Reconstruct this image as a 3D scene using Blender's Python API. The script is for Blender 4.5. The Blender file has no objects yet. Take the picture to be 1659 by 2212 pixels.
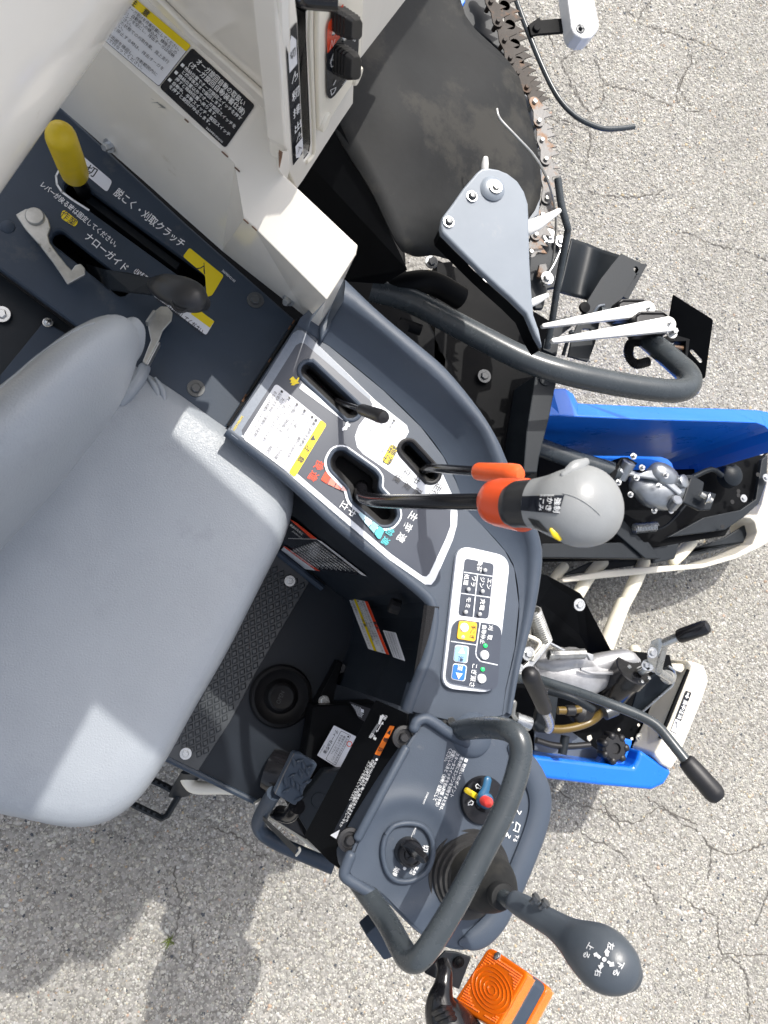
import bpy, bmesh, math, random
import numpy as np
from mathutils import Vector, Matrix
random.seed(7)
sc = bpy.context.scene
# ---------------------------------------------------------------- camera
CAMH = 1.85            # height of the lens above the asphalt
FPX = 1661.0           # focal length in units of a 1659 x 2212 frame
NADIR = (400.0, 1330.0)
_n = Vector(((NADIR[0]-829.5)/FPX, -(NADIR[1]-1106.0)/FPX, -1.0)).normalized()
_zw = -_n
_xw = (Vector((1, 0, 0)) - _zw*_zw.x).normalized()
_yw = _zw.cross(_xw)
RW = Matrix((_xw, _yw, _zw))          # camera axes -> world axes
CAM = Vector((0, 0, CAMH))
cd = bpy.data.cameras.new('camera'); cam = bpy.data.objects.new('camera', cd)
sc.collection.objects.link(cam)
cam.matrix_world = Matrix.Translation(CAM) @ RW.to_4x4()
cd.sensor_fit = 'VERTICAL'; cd.sensor_height = 36.0; cd.sensor_width = 27.0
cd.lens = FPX/2212.0*36.0
cd.clip_start = 0.01; cd.clip_end = 500
cd.dof.use_dof = True; cd.dof.focus_distance = 1.05; cd.dof.aperture_fstop = 13.0
sc.camera = cam
# ---------------------------------------------------------------- sky, sun, exposure
SUN_EL, SUN_AZ = 58.0, 70.0   # azimuth of the sun, counted from +X towards +Y
w = bpy.data.worlds.new('World'); sc.world = w; w.use_nodes = True
nt = w.node_tree
sky = nt.nodes.new('ShaderNodeTexSky'); sky.sky_type = 'NISHITA'; sky.sun_disc = False
sky.sun_elevation = math.radians(SUN_EL); sky.sun_rotation = math.radians(90.0-SUN_AZ)
sky.air_density = 0.9; sky.dust_density = 5.0; sky.ozone_density = 1.0
bg = nt.nodes['Background']; bg.inputs['Strength'].default_value = 0.15
hs_ = nt.nodes.new('ShaderNodeHueSaturation'); hs_.inputs['Saturation'].default_value = 0.5     # hazy, paler sky
nt.links.new(sky.outputs['Color'], hs_.inputs['Color']); nt.links.new(hs_.outputs['Color'], bg.inputs['Color'])
sl = bpy.data.lights.new('sun', 'SUN'); sl.energy = 2.1; sl.angle = math.radians(0.53); sl.color = (1.0, 0.96, 0.89)
so = bpy.data.objects.new('sun', sl); sc.collection.objects.link(so); so.location = (0, 2, 6)
e, a = math.radians(SUN_EL), math.radians(SUN_AZ)
so.rotation_euler = Vector((math.cos(e)*math.cos(a), math.cos(e)*math.sin(a), math.sin(e))).to_track_quat('Z', 'Y').to_euler()
vs = sc.view_settings; vs.view_transform = 'Standard'; vs.look = 'None'; vs.gamma = 1.0; vs.use_curve_mapping = False
vs.exposure = 0.85
# ---------------------------------------------------------------- pixel rays -> places in the scene
S0 = 1659.0/3024.0
def Q(x0, y0, wd):
    k = S0*wd/1659.0
    return lambda x, y: (S0*x0+x*k, S0*y0+y*k)
D = lambda x, y: (x, y)
A = Q(0, 0, 1000); B = Q(900, 0, 800); C = Q(1700, 0, 1000); DQ = Q(0, 700, 1000); E = Q(900, 1200, 1000)
F = Q(1500, 800, 1000); G = Q(2024, 900, 1000); HH = Q(2024, 1700, 1000); I = Q(1900, 2300, 1000)
J = Q(900, 2000, 1000); K = Q(900, 2600, 800); L = Q(1300, 2700, 1000); M = Q(1600, 3200, 1000)
NN = Q(0, 2900, 1200); R = Q(1700, 1750, 750); X = Q(1300, 0, 1000); S = Q(1350, 1650, 600); T = Q(1000, 0, 525)
U = Q(1650, 2100, 525); V = Q(2300, 2400, 600); W1 = Q(1000, 2000, 700); L2 = Q(1400, 2800, 800)
def ray(q, x, y):
    u, v = q(x, y)
    return RW @ Vector(((u-829.5)/FPX, -(v-1106.0)/FPX, -1.0))
def P(q, x, y, z):
    d = ray(q, x, y)
    return CAM + d*((z-CAMH)/d.z)
def onz(q, z):
    return lambda x, y: P(q, x, y, z)
def onplane(q, p, n):
    def f(x, y):
        d = ray(q, x, y)
        return CAM + d*((p-CAM).dot(n)/d.dot(n))
    return f
def plane3(q, a, b, c):
    return onplane(q, a, (b-a).cross(c-a).normalized())
def pts(q, l, z=None):
    return [P(q, p[0], p[1], p[2] if len(p) > 2 else z) for p in l]
# ---------------------------------------------------------------- materials
MATS = {}
def mat(name, col, rough=0.5, metal=0.0, bump=None, var=0.0, vscale=40.0, spec=0.5, coat=0.0, trans=0.0, emis=None, wear=None):
    m = bpy.data.materials.new(name); m.use_nodes = True; MATS[name] = m
    t = m.node_tree; b = t.nodes['Principled BSDF']
    b.inputs['Base Color'].default_value = (*col, 1); b.inputs['Roughness'].default_value = rough
    b.inputs['Metallic'].default_value = metal; b.inputs['Specular IOR Level'].default_value = spec
    b.inputs['Coat Weight'].default_value = coat; b.inputs['Coat Roughness'].default_value = 0.15
    b.inputs['Transmission Weight'].default_value = trans
    if emis:
        b.inputs['Emission Color'].default_value = (*emis[0], 1); b.inputs['Emission Strength'].default_value = emis[1]
    tc = t.nodes.new('ShaderNodeTexCoord')
    src = None
    if var:
        nz = t.nodes.new('ShaderNodeTexNoise'); nz.inputs['Scale'].default_value = vscale; nz.inputs['Detail'].default_value = 5
        nz.inputs['Roughness'].default_value = 0.65
        t.links.new(tc.outputs['Object'], nz.inputs['Vector'])
        mp = t.nodes.new('ShaderNodeMapRange'); mp.inputs[1].default_value = 0.3; mp.inputs[2].default_value = 0.7
        mp.inputs[3].default_value = 1-var; mp.inputs[4].default_value = 1+var
        t.links.new(nz.outputs['Fac'], mp.inputs[0])
        mx = t.nodes.new('ShaderNodeVectorMath'); mx.operation = 'SCALE'; mx.inputs[0].default_value = col
        t.links.new(mp.outputs[0], mx.inputs['Scale']); src = mx.outputs[0]
        rm = t.nodes.new('ShaderNodeMapRange'); rm.inputs[3].default_value = max(0.05, rough-0.12); rm.inputs[4].default_value = min(1, rough+0.12)
        t.links.new(nz.outputs['Fac'], rm.inputs[0]); t.links.new(rm.outputs[0], b.inputs['Roughness'])
    if wear:
        wc, ws, wt = wear
        n2 = t.nodes.new('ShaderNodeTexNoise'); n2.inputs['Scale'].default_value = ws; n2.inputs['Detail'].default_value = 8; n2.inputs['Roughness'].default_value = 0.7
        t.links.new(tc.outputs['Object'], n2.inputs['Vector'])
        rp = t.nodes.new('ShaderNodeMapRange'); rp.inputs[1].default_value = wt; rp.inputs[2].default_value = wt+0.08
        t.links.new(n2.outputs['Fac'], rp.inputs[0])
        mm = t.nodes.new('ShaderNodeMix'); mm.data_type = 'RGBA'
        mm.inputs['A'].default_value = (*col, 1); mm.inputs['B'].default_value = (*wc, 1)
        if src: t.links.new(src, mm.inputs['A'])
        t.links.new(rp.outputs[0], mm.inputs['Factor']); src = mm.outputs['Result']
    if src: t.links.new(src, b.inputs['Base Color'])
    if bump:
        kind, s, st = bump
        if kind == 'v':
            nb = t.nodes.new('ShaderNodeTexVoronoi'); nb.feature = 'DISTANCE_TO_EDGE'; nb.inputs['Scale'].default_value = s; o = nb.outputs['Distance']
            nz2 = t.nodes.new('ShaderNodeTexNoise'); nz2.inputs['Scale'].default_value = s*0.35; nz2.inputs['Detail'].default_value = 3
            t.links.new(tc.outputs['Object'], nz2.inputs['Vector'])
            vm = t.nodes.new('ShaderNodeVectorMath'); vm.operation = 'MULTIPLY_ADD'; vm.inputs[1].default_value = (2.2/s,)*3
            t.links.new(nz2.outputs['Color'], vm.inputs[0]); t.links.new(tc.outputs['Object'], vm.inputs[2]); t.links.new(vm.outputs[0], nb.inputs['Vector'])
        else:
            nb = t.nodes.new('ShaderNodeTexNoise'); nb.inputs['Scale'].default_value = s; nb.inputs['Detail'].default_value = 3; o = nb.outputs['Fac']
            t.links.new(tc.outputs['Object'], nb.inputs['Vector'])
        bp = t.nodes.new('ShaderNodeBump'); bp.inputs['Strength'].default_value = st; bp.inputs['Distance'].default_value = 0.0015
        t.links.new(o, bp.inputs['Height']); t.links.new(bp.outputs[0], b.inputs['Normal'])
    return m
mat('console_plastic', (0.056, 0.072, 0.099), 0.48, wear=((0.085, 0.097, 0.118), 40, 0.63), spec=0.4, bump=('n', 900, 0.12), var=0.06, vscale=25)
mat('panel_steel', (0.036, 0.051, 0.075), 0.46, spec=0.3, var=0.10, vscale=14, bump=('n', 300, 0.05), wear=((0.07, 0.08, 0.09), 9, 0.62))
mat('dark_steel', (0.014, 0.018, 0.023), 0.45, spec=0.25, var=0.15, vscale=20, bump=('n', 300, 0.05))
mat('grey_paint', (0.105, 0.125, 0.155), 0.40, var=0.08, vscale=12, bump=('n', 250, 0.05))
mat('black_paint', (0.004, 0.0045, 0.0055), 0.5, spec=0.07, var=0.2, vscale=25)
mat('black_plastic', (0.012, 0.012, 0.014), 0.45, var=0.15, vscale=30, bump=('n', 700, 0.1))
mat('black_gloss', (0.010, 0.010, 0.012), 0.18)
mat('rubber', (0.017, 0.018, 0.019), 0.66, spec=0.25, var=0.35, vscale=9, wear=((0.036, 0.035, 0.032), 6, 0.50), bump=('n', 120, 0.12))
mat('rail_grey', (0.045, 0.054, 0.061), 0.27, var=0.12, vscale=30, bump=('n', 300, 0.06), wear=((0.11, 0.12, 0.12), 22, 0.68))
mat('seat_vinyl', (0.302, 0.329, 0.362), 0.40, wear=((0.285, 0.311, 0.343), 13, 0.55), bump=('v', 330, 0.28), var=0.05, vscale=8)
mat('cream_paint', (0.86, 0.825, 0.755), 0.14, var=0.03, vscale=6, wear=((0.74, 0.69, 0.60), 16, 0.66))
mat('cream_plastic', (0.77, 0.73, 0.63), 0.42, var=0.04, vscale=8)
mat('cream_finger', (0.78, 0.74, 0.62), 0.5, var=0.05, vscale=14, wear=((0.42, 0.31, 0.15), 11, 0.60))
mat('white_plastic', (0.82, 0.83, 0.84), 0.38)
mat('arm_white', (0.80, 0.80, 0.78), 0.35, var=0.02)
mat('yellow_vinyl', (0.76, 0.55, 0.02), 0.42, var=0.06, vscale=40, wear=((0.30, 0.20, 0.03), 30, 0.68))
mat('orange_grip', (0.85, 0.12, 0.025), 0.35, var=0.04)
mat('red_collar', (0.84, 0.10, 0.025), 0.28)
mat('grip_grey', (0.26, 0.27, 0.275), 0.38, var=0.06, vscale=30, bump=('n', 900, 0.1))
mat('grip_dark', (0.022, 0.023, 0.025), 0.36, var=0.08, bump=('n', 900, 0.1))
mat('lever_grip', (0.058, 0.070, 0.085), 0.36, var=0.08, vscale=30, bump=('n', 900, 0.1))
mat('zinc', (0.55, 0.56, 0.56), 0.28, 0.9, var=0.15, vscale=60)
mat('worn_steel', (0.46, 0.46, 0.44), 0.38, 0.75, var=0.25, vscale=35, wear=((0.10, 0.085, 0.065), 28, 0.60))
mat('dark_bolt', (0.10, 0.105, 0.11), 0.35, 0.6, var=0.15)
mat('cast_aluminium', (0.44, 0.44, 0.45), 0.40, 0.6, var=0.12, vscale=60, bump=('n', 420, 0.35))
mat('shiny_aluminium', (0.34, 0.36, 0.38), 0.34, 0.75, var=0.2, vscale=30)
mat('chain_rust', (0.12, 0.118, 0.118), 0.5, 0.4, var=0.3, vscale=30, wear=((0.125, 0.072, 0.042), 26, 0.51), bump=('n', 300, 0.2))
mat('chain_shaded', (0.022, 0.016, 0.012), 0.6, 0.2, var=0.4, vscale=30, wear=((0.07, 0.035, 0.016), 26, 0.56), bump=('n', 300, 0.2))  # chain_rust darkened for the upper links; their shade is in the colour
mat('blue_plastic', (0.006, 0.150, 0.70), 0.30, var=0.05, vscale=10, wear=((0.03, 0.21, 0.72), 30, 0.62), coat=0.2)
mat('amber_lens', (0.88, 0.165, 0.004), 0.18, coat=0.5, spec=0.6)
mat('amber_deep', (0.80, 0.11, 0.004), 0.22, coat=0.5)
mat('amber_light', (0.98, 0.42, 0.12), 0.3)
mat('hose_amber', (0.13, 0.085, 0.02), 0.3)
mat('decal_navy', (0.046, 0.056, 0.080), 0.36, var=0.03, vscale=20)
mat('decal_white', (0.78, 0.81, 0.86), 0.32)
mat('decal_silver', (0.20, 0.23, 0.28), 0.35, var=0.10, vscale=400)
mat('ink_white', (0.82, 0.83, 0.84), 0.4)
mat('ink_black', (0.015, 0.015, 0.02), 0.4)
mat('ink_grey', (0.22, 0.23, 0.24), 0.4)
mat('sticker_black', (0.012, 0.014, 0.020), 0.15)
mat('sticker_white', (0.78, 0.79, 0.83), 0.25)
mat('sticker_yellow', (0.85, 0.65, 0.01), 0.25)
mat('sticker_red', (0.82, 0.07, 0.02), 0.25)
mat('sticker_orange', (0.85, 0.20, 0.02), 0.25)
mat('print_cyan', (0.10, 0.58, 0.62), 0.3)
mat('print_cyan_mid', (0.28, 0.64, 0.70), 0.3)
mat('print_cyan_pale', (0.50, 0.72, 0.80), 0.3)
mat('print_red_mid', (0.85, 0.22, 0.16), 0.3)
mat('print_red_pale', (0.85, 0.50, 0.46), 0.3)
mat('button_yellow', (0.90, 0.50, 0.03), 0.35)
mat('button_pale_blue', (0.28, 0.50, 0.80), 0.35)
mat('button_blue', (0.02, 0.16, 0.55), 0.35)
mat('led_green', (0.02, 0.70, 0.15), 0.3, emis=((0.02, 0.8, 0.15), 0.35))
mat('led_off', (0.42, 0.43, 0.44), 0.4)
mat('switch_blue', (0.02, 0.10, 0.20), 0.3)
mat('switch_red', (0.80, 0.06, 0.05), 0.3)
mat('switch_yellow', (0.85, 0.62, 0.02), 0.3)
mat('foam', (0.012, 0.012, 0.014), 0.95, bump=('n', 500, 0.6))
mat('shield_paint', (0.235, 0.268, 0.31), 0.34, wear=((0.27, 0.29, 0.32), 20, 0.6), var=0.06, vscale=10)
mat('boot_rubber', (0.008, 0.008, 0.009), 0.5, spec=0.25)
mat('lip_rubber', (0.042, 0.042, 0.043), 0.55, var=0.2, vscale=60, spec=0.35)
mat('floor_steel', (0.014, 0.019, 0.027), 0.45, spec=0.25, var=0.12, vscale=14)
mat('mat_rubber', (0.050, 0.056, 0.062), 0.36, var=0.2, vscale=30)
mat('void_black', (0.004, 0.004, 0.005), 0.7)
mat('rust', (0.13, 0.062, 0.03), 0.8, var=0.3, vscale=60)
mat('grass', (0.10, 0.13, 0.02), 0.6)
mat('dark_red_clear', (0.10, 0.02, 0.02), 0.2)
# ---------------------------------------------------------------- mesh helpers
def mk(name, verts, faces, mats, parent=None, midx=None, smooth=False, bev=0.0, label=None, seg=2, autosm=False, kind=None):
    me = bpy.data.meshes.new(name)
    me.from_pydata([tuple(v) for v in verts], [], [tuple(f) for f in faces])
    if isinstance(mats, str): mats = [mats]
    for m in mats: me.materials.append(MATS[m])
    if midx: me.polygons.foreach_set('material_index', midx)
    bm = bmesh.new(); bm.from_mesh(me); bmesh.ops.recalc_face_normals(bm, faces=bm.faces); bm.to_mesh(me); bm.free()
    if smooth: me.polygons.foreach_set('use_smooth', [True]*len(me.polygons))
    ob = bpy.data.objects.new(name, me); sc.collection.objects.link(ob)
    if parent: ob.parent = parent
    if label: ob['label'] = label
    if kind: ob['kind'] = kind
    if bev:
        b = ob.modifiers.new('bevel', 'BEVEL'); b.width = bev; b.segments = seg; b.limit_method = 'ANGLE'; b.angle_limit = math.radians(35)
        b.harden_normals = False
    if autosm:
        me.set_sharp_from_angle(angle=math.radians(38))
    return ob
def prism_data(top, d, holes=(), dirv=Vector((0, 0, -1))):
    bm = bmesh.new()
    loops = [top]+list(holes); es = []
    for lp in loops:
        vs_ = [bm.verts.new(p) for p in lp]
        es += [bm.edges.new((vs_[i], vs_[(i+1) % len(vs_)])) for i in range(len(vs_))]
        if not holes: bm.faces.new(vs_)
    if holes: bmesh.ops.triangle_fill(bm, edges=es, use_beauty=True, normal=-dirv)
    if d:
        r = bmesh.ops.extrude_face_region(bm, geom=list(bm.faces))
        bmesh.ops.translate(bm, verts=[v for v in r['geom'] if isinstance(v, bmesh.types.BMVert)], vec=dirv*d)
    bmesh.ops.recalc_face_normals(bm, faces=bm.faces)
    bm.verts.index_update()
    v = [x.co.copy() for x in bm.verts]; f = [[y.index for y in x.verts] for x in bm.faces]; bm.free()
    return v, f
def prism(name, q, l, z, d, m, parent, bev=0.002, holes=(), label=None, dirv=None, smooth=False, seg=2):
    top = pts(q, l, z) if q else l
    hs = [pts(q, h, z) if q else h for h in holes]
    v, f = prism_data(top, d, hs, dirv or Vector((0, 0, -1)))
    return mk(name, v, f, m, parent, bev=bev, label=label, smooth=smooth, seg=seg)
def frames(path):
    n = len(path); T_ = []
    for i in range(n):
        a_, b_ = path[max(0, i-1)], path[min(n-1, i+1)]
        T_.append((b_-a_).normalized())
    up = Vector((0, 0, 1)) if abs(T_[0].z) < 0.9 else Vector((0, 1, 0))
    N_ = (up - T_[0]*up.dot(T_[0])).normalized(); out = []
    for i in range(n):
        N_ = (N_ - T_[i]*N_.dot(T_[i])).normalized()
        out.append((T_[i], N_, T_[i].cross(N_)))
    return out
def crom(p, n=6):
    if len(p) < 3: return list(p)
    r = []; q_ = [p[0]*2-p[1]]+list(p)+[p[-1]*2-p[-2]]
    for i in range(1, len(q_)-2):
        for k in range(n):
            t = k/n; a_, b_, c_, d_ = q_[i-1], q_[i], q_[i+1], q_[i+2]
            r.append(0.5*((2*b_)+(c_-a_)*t+(2*a_-5*b_+4*c_-d_)*t*t+(3*b_-a_-3*c_+d_)*t**3))
    r.append(p[-1]); return r
def resample(p, n, closed=False):
    p = list(p)+([p[0]] if closed else [])
    ls = [0]
    for i in range(1, len(p)): ls.append(ls[-1]+(p[i]-p[i-1]).length)
    out = []; tot = ls[-1]; j = 0
    for k in range(n):
        s = tot*k/(n if closed else n-1)
        while j < len(p)-2 and ls[j+1] < s: j += 1
        t = (s-ls[j])/max(1e-9, ls[j+1]-ls[j]); out.append(p[j].lerp(p[j+1], min(1, max(0, t))))
    return out
def loft(name, rings, m, parent, cap=True, smooth=True, label=None, closed=True, bev=0.0, midx=None):
    n = len(rings[0]); v = [p for r in rings for p in r]; f = []
    for i in range(len(rings)-1):
        for j in range(n if closed else n-1):
            k = (j+1) % n
            f.append((i*n+j, i*n+k, (i+1)*n+k, (i+1)*n+j))
    if cap and closed:
        f.append(tuple(range(n))[::-1]); f.append(tuple((len(rings)-1)*n+j for j in range(n)))
    return mk(name, v, f, m, parent, smooth=smooth, label=label, autosm=smooth, bev=bev, midx=midx)
def sweep(path, radii, seg=14, squash=(1, 1), up=None, rounded=False):
    fr = frames(path); rings = []
    for i, (p, (t, n, b)) in enumerate(zip(path, fr)):
        if up is not None:
            n = (up - t*up.dot(t)).normalized(); b = t.cross(n)
        r = radii[i] if isinstance(radii, (list, tuple)) else radii
        rings.append([p+n*(math.cos(2*math.pi*k/seg)*r*squash[0])+b*(math.sin(2*math.pi*k/seg)*r*squash[1]) for k in range(seg)])
    if rounded:
        for end in (0, -1):
            p = path[end]; t = fr[end][0]*(-1 if end == 0 else 1)
            r = radii[end] if isinstance(radii, (list, tuple)) else radii
            ex = []
            for g in (0.45, 0.8, 0.97):
                ex.append([p+(x-p)*math.sqrt(1-g*g)+t*(r*g*0.8) for x in rings[end]])
            rings = (ex[::-1]+rings) if end == 0 else (rings+ex)
    return rings
RS = 1.0
def tube(name, path, r, m, parent, seg=14, n=6, label=None, rounded=False, squash=(1, 1), up=None):
    r = [x*RS for x in r] if isinstance(r, (list, tuple)) else r*RS
    if n and len(path) > 2:
        if isinstance(r, (list, tuple)):
            rr = crom([Vector((x, 0, 0)) for x in r], n); r = [x.x for x in rr]
        path = crom(path, n)
    return loft(name, sweep(path, r, seg, squash, up, rounded), m, parent, label=label)
def lathe(name, p0, p1, prof, m, parent, seg=28, label=None, smooth=True):
    t = (p1-p0).normalized(); up = Vector((0, 0, 1)) if abs(t.z) < 0.9 else Vector((0, 1, 0))
    n = (up-t*up.dot(t)).normalized(); b = t.cross(n)
    rings = [[p0+t*s+n*(math.cos(2*math.pi*k/seg)*r*RS)+b*(math.sin(2*math.pi*k/seg)*r*RS) for k in range(seg)] for s, r in prof]
    return loft(name, rings, m, parent, label=label, smooth=smooth)
UPZ = Vector((0, 0, 1))
def bolt(q, x, y, z, r, parent, m='zinc', axis=None, pos=None, name='bolt', washer=True, h=None):
    p = pos if pos is not None else P(q, x, y, z); r *= 0.62
    t = (axis or UPZ).normalized(); up = Vector((0, 0, 1)) if abs(t.z) < 0.9 else Vector((0, 1, 0))
    n = (up-t*up.dot(t)).normalized(); b = t.cross(n); h = h or r*0.75
    v = []; f = []
    def ring(s, rr, k, ph=0.0):
        i0 = len(v); v.extend([p+t*s+n*(math.cos(2*math.pi*j/k+ph)*rr)+b*(math.sin(2*math.pi*j/k+ph)*rr) for j in range(k)]); return i0
    def side(a_, b_, k): f.extend([(a_+j, a_+(j+1) % k, b_+(j+1) % k, b_+j) for j in range(k)])
    if washer:
        a_ = ring(-r*0.1, r*1.75, 20); b_ = ring(r*0.18, r*1.7, 20); side(a_, b_, 20); f.append(tuple(range(b_, b_+20))); f.append(tuple(range(a_, a_+20)))
    ph = random.uniform(0, 1)
    a_ = ring(0, r, 6, ph); b_ = ring(h*0.85, r, 6, ph); c_ = ring(h, r*0.85, 6, ph)
    side(a_, b_, 6); side(b_, c_, 6); f.append(tuple(range(c_, c_+6)))
    return mk(name, v, f, m, parent)
def screw(q, x, y, z, r, parent, m='dark_bolt', pos=None, axis=None, name='screw', wm='zinc'):
    p = pos if pos is not None else P(q, x, y, z)
    t = (axis or UPZ).normalized()
    o = lathe(name, p, p+t, [(-0.001, r*1.3), (0.0006, r*1.3), (0.0007, r), (r*0.3, r*0.92), (r*0.52, r*0.6), (r*0.56, 0.0001)], [wm, m], parent, seg=16)
    n = 16
    o.data.polygons.foreach_set('material_index', [0 if i < 2*n else 1 for i in range(len(o.data.polygons))])
    return o
def capsule(x0, y0, x1, y1, r, n=8):
    a_ = math.atan2(y1-y0, x1-x0); out = []
    for k in range(n+1): t = a_+math.pi/2+math.pi*k/n; out.append((x0+r*math.cos(t), y0+r*math.sin(t)))
    for k in range(n+1): t = a_-math.pi/2+math.pi*k/n; out.append((x1+r*math.cos(t), y1+r*math.sin(t)))
    return out
def rrect(quad, r, n=4):
    """rounded polygon from corner list, r in the same units"""
    out = []; m_ = len(quad)
    for i in range(m_):
        a_, b_, c_ = Vector(quad[i-1]), Vector(quad[i]), Vector(quad[(i+1) % m_])
        rr = min(r, (a_-b_).length*0.45, (c_-b_).length*0.45)
        p0 = b_+(a_-b_).normalized()*rr; p1 = b_+(c_-b_).normalized()*rr
        for k in range(n+1):
            t = k/n; p = p0*(1-t)**2+b_*2*t*(1-t)+p1*t*t; out.append((p.x, p.y))
    return out
def circ(x, y, r, n=20, ry=None): return [(x+r*math.cos(2*math.pi*k/n), y+(ry or r)*math.sin(2*math.pi*k/n)) for k in range(n)]
def offset_poly(l, d):
    n = len(l); c = sum((Vector(p) for p in l), Vector((0, 0)))/n; out = []
    ar = sum(l[i][0]*l[(i+1) % n][1]-l[(i+1) % n][0]*l[i][1] for i in range(n))
    sg = 1 if ar > 0 else -1
    for i in range(n):
        a_, b_, c_ = Vector(l[i-1]), Vector(l[i]), Vector(l[(i+1) % n])
        e1 = (b_-a_).normalized() if (b_-a_).length > 1e-6 else Vector((1, 0)); e2 = (c_-b_).normalized() if (c_-b_).length > 1e-6 else e1
        n1 = Vector((e1.y, -e1.x))*sg; n2 = Vector((e2.y, -e2.x))*sg; nn = (n1+n2)
        nn = nn.normalized() if nn.length > 1e-6 else n1
        k = 1/max(0.5, nn.dot(n1)); p = b_+nn*d*k; out.append((p.x, p.y))
    return out
# ---------------------------------------------------------------- printed labels (flat print as thin layers)
_tc = {}
def glyphs(s, bold):
    key = (s, bold)
    if key in _tc: return _tc[key]
    c = bpy.data.curves.new('print', 'FONT'); c.body = s; c.size = 1; c.resolution_u = 2; c.offset = 0.013 if bold else 0.003
    c.space_line = 1.0
    o = bpy.data.objects.new('print', c); me = o.to_mesh()
    r = ([(v.co.x, v.co.y) for v in me.vertices], [tuple(p.vertices) for p in me.polygons])
    o.to_mesh_clear(); bpy.data.objects.remove(o); bpy.data.curves.remove(c)
    _tc[key] = r; return r
def text(s, x, y, size, ang=0.0, m='ink_white', wd=None, bold=True, sq=1.0):
    """x, y: start of the line at mid height, in label units (y down); wd: fitted length"""
    return ('t', s, x, y, size, ang, m, wd, bold, sq)
def ctext(s, x, y, size, ang=0.0, m='ink_white', bold=True, sq=1.0):
    size *= 1.1; n = len(s); a_ = math.radians(ang); wd = size*n*sq
    return ('t', s, x-math.cos(a_)*wd/2, y-math.sin(a_)*wd/2, size, ang, m, wd, bold, sq)
def poly(l, m): return ('p', l, m)
def rect(x0, y0, x1, y1, m, r=0): 
    l = [(x0, y0), (x1, y0), (x1, y1), (x0, y1)]
    return ('p', rrect(l, r) if r else l, m)
def line(l, wd, m):
    return ('l', l, wd, m)
def label(name, mp, items, parent, nrm=None, base=0.0006, step=0.00022, lab=None):
    v = []; f = []; mi = []; ms = []
    def mid(m):
        if m not in ms: ms.append(m)
        return ms.index(m)
    k = 0
    for it in items:
        off = base+step*k; k += 1
        def put(x, y):
            p = mp(x, y); v.append(p+(nrm or UPZ)*off)
        i0 = len(v)
        if it[0] == 'p':
            for x, y in it[1]: put(x, y)
            f.append(tuple(range(i0, len(v)))); mi.append(mid(it[2]))
        elif it[0] == 'l':
            l, wd = it[1], it[2]
            for a_, b_ in zip(l[:-1], l[1:]):
                dx, dy = b_[0]-a_[0], b_[1]-a_[1]; ln = math.hypot(dx, dy); nx, ny = -dy/ln*wd/2, dx/ln*wd/2
                i0 = len(v); ex, ey = dx/ln*wd*0.3, dy/ln*wd*0.3
                put(a_[0]+nx-ex, a_[1]+ny-ey); put(b_[0]+nx+ex, b_[1]+ny+ey); put(b_[0]-nx+ex, b_[1]-ny+ey); put(a_[0]-nx-ex, a_[1]-ny-ey)
                f.append((i0, i0+1, i0+2, i0+3)); mi.append(mid(it[3]))
        else:
            _, s, x, y, size, ang, m, wd, bold, sq = it
            vs_, fs = glyphs(s, bold)
            if not vs_: continue
            mx = max(p[0] for p in vs_); kx = size*sq if wd is None else wd/max(mx, 0.2)
            a_ = math.radians(ang); ca, sa = math.cos(a_), math.sin(a_)
            for gx, gy in vs_:
                lx = gx*kx; ly = (gy-0.37)*size
                put(x+ca*lx+sa*ly, y+sa*lx-ca*ly)
            for fc in fs: f.append(tuple(i0+i for i in fc)); mi.append(mid(m))
    me = bpy.data.meshes.new(name); me.from_pydata([tuple(p) for p in v], [], f)
    for m in ms: me.materials.append(MATS[m])
    me.polygons.foreach_set('material_index', mi)
    ob = bpy.data.objects.new(name, me); sc.collection.objects.link(ob); ob.parent = parent
    if lab: ob['label'] = lab
    return ob
def quadmap(q, c, z=None, wd=100.0, ht=100.0, fn=None):
    """c: four pixel corners, top-left, top-right, bottom-right, bottom-left of the print"""
    p = [fn(*x[:2]) for x in c] if fn else pts(q, c, z)
    def f(x, y):
        s, t = x/wd, y/ht
        return (p[0]*(1-s)+p[1]*s)*(1-t)+(p[3]*(1-s)+p[2]*s)*t
    n = (p[1]-p[0]).cross(p[3]-p[0]).normalized()
    if n.dot(CAM-p[0]) < 0: n = -n
    return f, n
def thing(name, lab, cat, loc=(0, 0, 0), group=None):
    o = bpy.data.objects.new(name, None); sc.collection.objects.link(o); o.empty_display_size = 0.1
    o.location = loc; o['label'] = lab; o['category'] = cat
    if group: o['group'] = group
    return o
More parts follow.
